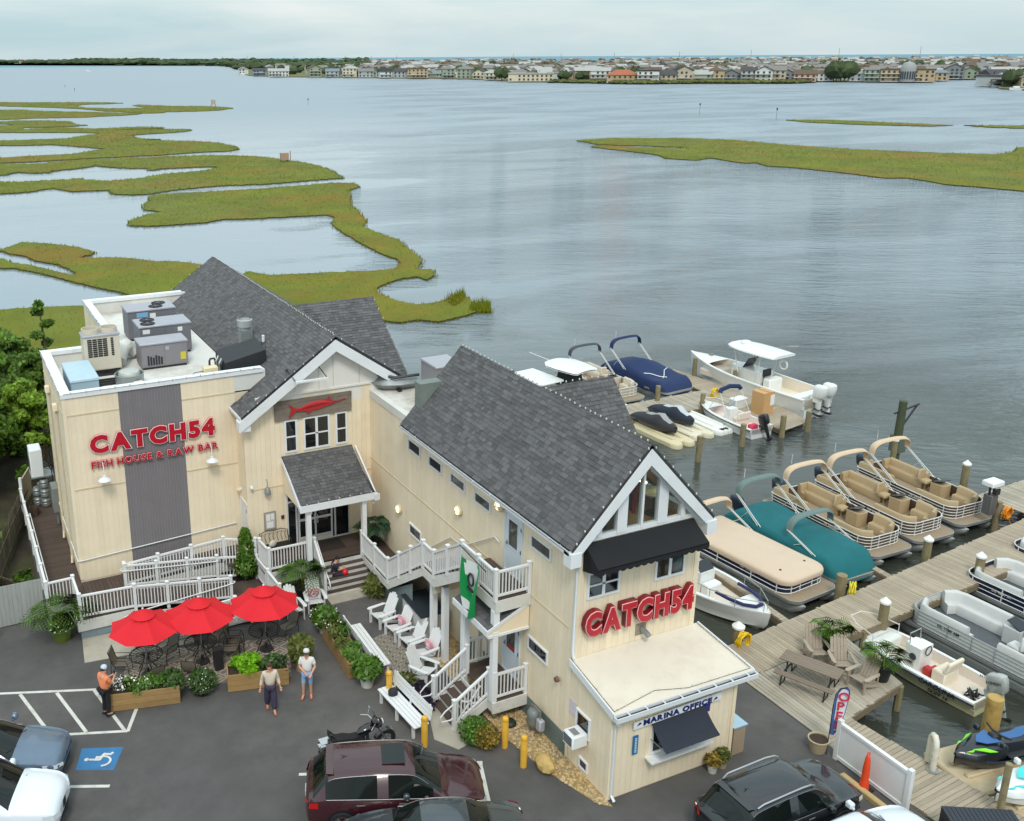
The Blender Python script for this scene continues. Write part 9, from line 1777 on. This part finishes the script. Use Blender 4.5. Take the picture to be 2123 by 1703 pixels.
u = 505; k = 0; kinds = ['front gable','side gable','hip','flat']; wl = ['white','pale grey','grey','cream','beige','sage','blue grey','white','pale grey','white','pale grey','cream','grey','tan']; rl_ = ['dark grey','brown','weathered grey','black','light grey','weathered grey','dark grey','weathered grey','brown']+['blue grey metal']*1; used = {}
SPEC = [(1100,34,14,2,'cream','light grey','flat','long cream waterfront building of many windows on the far shore'),(1290,22,16,2,'tan','orange tiled','hip','far waterfront villa with a broad orange tiled roof'),(1343,15,12,3,'white','black','flat','white boxy far waterfront house of three storeys with black roof'),(866,18,12,3,'tan','brown','flat','large tan modern house on the far waterfront, left of centre'),(578,20,10,2,'white','light grey','side gable','white waterfront house with light roof near the left tip of the far shore'),(1668,15,12,2,'pink','brown','side gable','pinkish house with porch at the right end of the far grassy bank'),(1880,34,14,3,'tan','brown','flat','tan mansion with a white domed bay on the far waterfront')]
for q in SPEC:house(q[0],shv(q[0])-1.2,*q[1:7],q[7])
dm = [o for o in bpy.data.objects if o.get('label','').startswith('tan mansion')][0]; mb = MB(); mb.lathe([(5,0),(5,8.5),(4.7,10.5),(3.4,12.6),(0,13.6)],18,(0,-1,0)); mb.build('dome',M('dome_grey',(150,152,150),.6),dm); mb = MB()
for i in range(7):a = -2.6+i*.34; mb.cbox((5.05*math.cos(a),-1+5.05*math.sin(a),4.5),(.9,.9,5))
mb.build('dome_window',M('far_window',(52,60,66)),dm,split=True)
while u<2030:
 w = random.uniform(10,15); px = w*2.45*(166/max(shv(u),150))**0
 if not any(abs(u-q[0])<q[1]*1.25+px*.45 for q in SPEC) and not 1715<u<1775:
  wc,rc,kd,st = random.choice(wl),random.choice(rl_),random.choice(kinds[:3]),random.choice((2,2,3)); key = (wc,rc,kd)
  n = used[key] = used.get(key,0)+1
  house(u,shv(u)-1.4-random.random()*.8,w,random.uniform(9,13),st,wc,rc,kd,'%s far waterfront house, %s %s roof%s, %s storeys'%(wc,rc,kd,'' if n==1 else ', %s such from left'%ORD[n-1],{2:'two',3:'three'}[st]),'houses along the far waterfront',turn=random.uniform(-.3,.3)); k+=1
 u+=px*random.uniform(.98,1.25)
n = 0
for dv,u0,gapx in((5,640,30),(9,760,27),(14,840,26),(19,880,25),(24,900,24),(28,920,26),(32,940,30)):
 u = u0+random.random()*20
 while u<2150:
  v = max(shv(u)-dv*(shv(u)-HZV(u)-7)/45.0,HZV(u)+9.3)
  if n<235:n+=1; house(u,v+random.uniform(-.8,.8),random.uniform(10,16),random.uniform(9,13),random.choice((1,2,2)),random.choice(wl),random.choice(rl_),random.choice(kinds),None,'houses in the back rows of the far shore',win=dv<10,turn=random.choice((0,1.57,.5))+random.uniform(-.3,.3))
  u+=gapx*random.uniform(.75,1.35)
for i in range(13):u = i*10.5+random.uniform(-3,3); house(u,130.5+random.uniform(-1.2,1.6),random.uniform(14,26),14,random.choice((2,3)),random.choice(('pink','beige','white','tan')),random.choice(('brown','weathered grey')),random.choice(kinds[:3]),'one of the small houses on the low land at the far left','houses at the far left of the horizon',win=False)
for u,h in((228,36),):house(u,129,60,20,5,'pale grey','light grey','flat','pale large building above the woods on the far left horizon',win=False)
mbs = [MB() for _ in range(5)]; rows_ = [MB() for _ in range(3)]
for i in range(1500):
 u = random.uniform(700 if random.random()<.85 else 560,2200); f = random.random()**.8; v = shv(u)-3-(shv(u)-HZV(u)-12.2)*f
 if v>shv(u)-9:continue
 P = at(u,v,WZ+.7); a = -math.atan2(P.x,P.y)+random.choice((0,1.57,.5))+random.uniform(-.3,.3); T = RT(P.x,P.y,P.z,a); w,d,h = random.uniform(9,16),random.uniform(9,13),random.uniform(3.5,7); q = random.randrange(5); mbs[q].at(T).box(-w/2,0,0,w/2,d,h)
 rows_[random.randrange(3)].at(T).add([(-w/2-.6,-.7,h-.2),(w/2+.6,-.7,h-.2),(w/2+.6,d+.7,h-.2),(-w/2-.6,d+.7,h-.2),(-w/2-.6,d/2,h+d*.24),(w/2+.6,d/2,h+d*.24)],[(0,1,5,4),(2,3,4,5),(0,4,3),(1,2,5),(3,2,1,0)])
for m_,k_ in zip(mbs,('white','pale grey','cream','grey','beige')):m_.build('far_town_walls',hm(k_))['kind'] = 'stuff'
for m_,k_ in zip(rows_,('weathered grey','brown','light grey')):m_.build('far_town_roofs',rm(k_))['kind'] = 'stuff'
mb = MB()
for i in range(420):
 u = random.uniform(560,2200); v = shv(u)-4-(shv(u)-HZV(u)-13)*random.random(); P = at(u,v,WZ+.5); r_ = random.uniform(2.5,6); mb.ball((P.x,P.y,P.z+r_*.7),r_,7,4,(1,1,random.uniform(.7,1.1)))
ft = M('far_tree_green',(62,76,44),.9,var=.3,scale=.2,isl=.3)
mb.build('far_town_trees',ft)['kind'] = 'stuff'
def lump(mb,x,y,z,r,h):mb.ball((x,y,z+h*.5),r,8,5,(1,1,h/(2*r))); k_ = len(mb.v)-48; mb.v[k_:] = [(a+random.uniform(-.2,.2)*r,b+random.uniform(-.2,.2)*r,c+random.uniform(-.12,.12)*h) for a,b,c in mb.v[k_:]]
for i in range(70):
 u = random.uniform(560,2120) if i>7 else(1728,1742,1758,1733,1750,1170,1205,1040)[i]; dv = random.uniform(2,34) if i>7 else 1.5; v = max(shv(u)-dv*(shv(u)-HZV(u)-7)/45,HZV(u)+7); P = at(u,v,WZ+.6); h = random.uniform(7,11) if i>4 else 14
 t = thing('shore_tree','one of the dark trees among the far shore houses' if i>4 else 'one of the tall dark trees clumped at the gap in the far waterfront','tree',tuple(P),0,'trees among the far shore houses' if i>4 else 'tall trees at the far waterfront gap'); mb = MB(); mb.cyl((0,0),.4,0,h*.5,5); mb.build('trunk',barkm,t); mb = MB()
 for q in range(4):lump(mb,random.uniform(-3,3),random.uniform(-2,2),h*.2,h*.38,h*.75)
 mb.build('crown',ft,t)['kind'] = 'stuff'
mb = MB()
for i in range(900):
 u = random.uniform(-40,760); lo = shv(u) if u<495 else shv(u)-14-(u-495)*.012; v = HZV(u)+5.5+(lo-HZV(u)-5.7)*random.random()**.7
 if u<130 and random.random()<.6:continue
 P = at(u,v,WZ+.5); lump(mb,P.x,P.y,WZ,random.uniform(9,16),random.uniform(7,13)*(1.25 if 150<u<330 else 1))
mb.build('far_wood',M('far_wood_green',(60,76,44),.95,var=.3,scale=.02,isl=.3))['kind'] = 'stuff'
mb = MB()
for i in range(500):
 u = random.uniform(1140,1690); P = at(u,shv(u)-random.random()*1.3,WZ+.6); lump(mb,P.x,P.y,WZ+.3,random.uniform(1.5,3),random.uniform(1.2,2.6))
mb.build('far_bank_scrub',M('scrub_green',(88,92,44),.95,var=.3,scale=.1,isl=.3))['kind'] = 'stuff'
for u,v0,v1 in((462,131,118),(513,131,117),(610,130,117),(660,130,117),(716,130,117),(770,130,117),(823,130,116),(1064,127,113),(1163,127,112),(1273,126,111),(1408,126,109),(1556,126,107),(1738,125,104),(1906,125,102)):
 P = at(u,v0,WZ); d = math.hypot(P.x,P.y); t = thing('power_pole','one of the thin power poles standing along the far horizon','pole',tuple(P),0,'power poles along the far horizon'); mb = MB(); mb.cyl((0,0),.45,0,(v0-v1)*d/FPX,6); mb.build('pole',M('pole_far',(110,112,112),.8),t)
for u,v,h,l in((639,218,2.6,'small dark channel marker in the middle of the bay'),(1450,238,4.0,'channel marker with dark top left of the right marsh islands'),(1609,250,4.0,'channel marker with dark top at the tip of the thin marsh strip'),(135,183,1.5,'dark stake in the bay at far left'),(155,191,1.8,'dark stake in the bay at far left, the nearer one')):
 P = at(u,v,WZ); t = thing('channel_marker',l,'marker',tuple(P)); mb = MB(); mb.cyl((0,0),.09,-1,h*.8,6); mb.build('stake',M('marker_grey',(150,152,150),.7),t); mb = MB(); mb.cyl((0,0),.22,h*.8,h*.8+.7,6); mb.build('top_mark',darkm,t)
P = at(590,337,WZ); t = thing('duck_blind','small wooden blind on stilts at the marsh point with a pole beside it','hut',tuple(P)); mb = MB(); mb.box(-.8,-.5,.5,.8,.5,1.9); mb.build('box',M('blind_wood',(170,140,124),.9,var=.2),t); mb = MB(); [mb.box(x-.08,y-.08,-.5,x+.08,y+.08,.5) for x in(-.7,.7) for y in(-.4,.4)]; mb.build('stilt',timber,t,split=True); mb = MB(); mb.cyl((1.3,0),.07,-.5,2.3,6); mb.build('pole',timber,t)
P = at(443,221,WZ); t = thing('marsh_sign','pale square board on posts at the tip of the farthest marsh','sign',tuple(P)); mb = MB(); mb.box(-.9,-.1,.8,.9,.1,2.8); mb.build('board',M('board_pale',(180,160,144),.8),t); mb = MB(); mb.box(-.9,.1,-.5,-.7,.3,2.8); mb.box(.7,.1,-.5,.9,.3,2.8); mb.build('post',timber,t,split=True)
for u,v,l,r in((2068,182,'covered boat on a lift off the right far shore','dark'),(2108,188,'white boat beside the lift at the right far edge','white'),(505,156,'white motor boat at the left tip of the far shore','white'),(183,149,'tiny boat out in the bay at far left','white')):
 t,hb,sh = hullboat('distant_boat',l,tuple(at(u,v,WZ)),1.2,9,3,1.4,freefloor=.7); mb = MB(); mb.cham(-1.1,-1,1,1.1,2,2.3,.2); mb.build('cabin',gel if r=='white' else bluec,t)
P = at(2085,182,WZ); t = thing('boat_lift_roof','dark roofed boat lift on posts off the right far shore','boat lift',tuple(P)); mb = MB(); mb.box(-9,-4,4.2,5,4,4.8); mb.build('roof',rm('black'),t); mb = MB(); [mb.box(x-.2,y-.2,-1,x+.2,y+.2,4.2) for x in(-8.5,-2,4.5) for y in(-3.5,3.5)]; mb.build('post',timber,t,split=True)
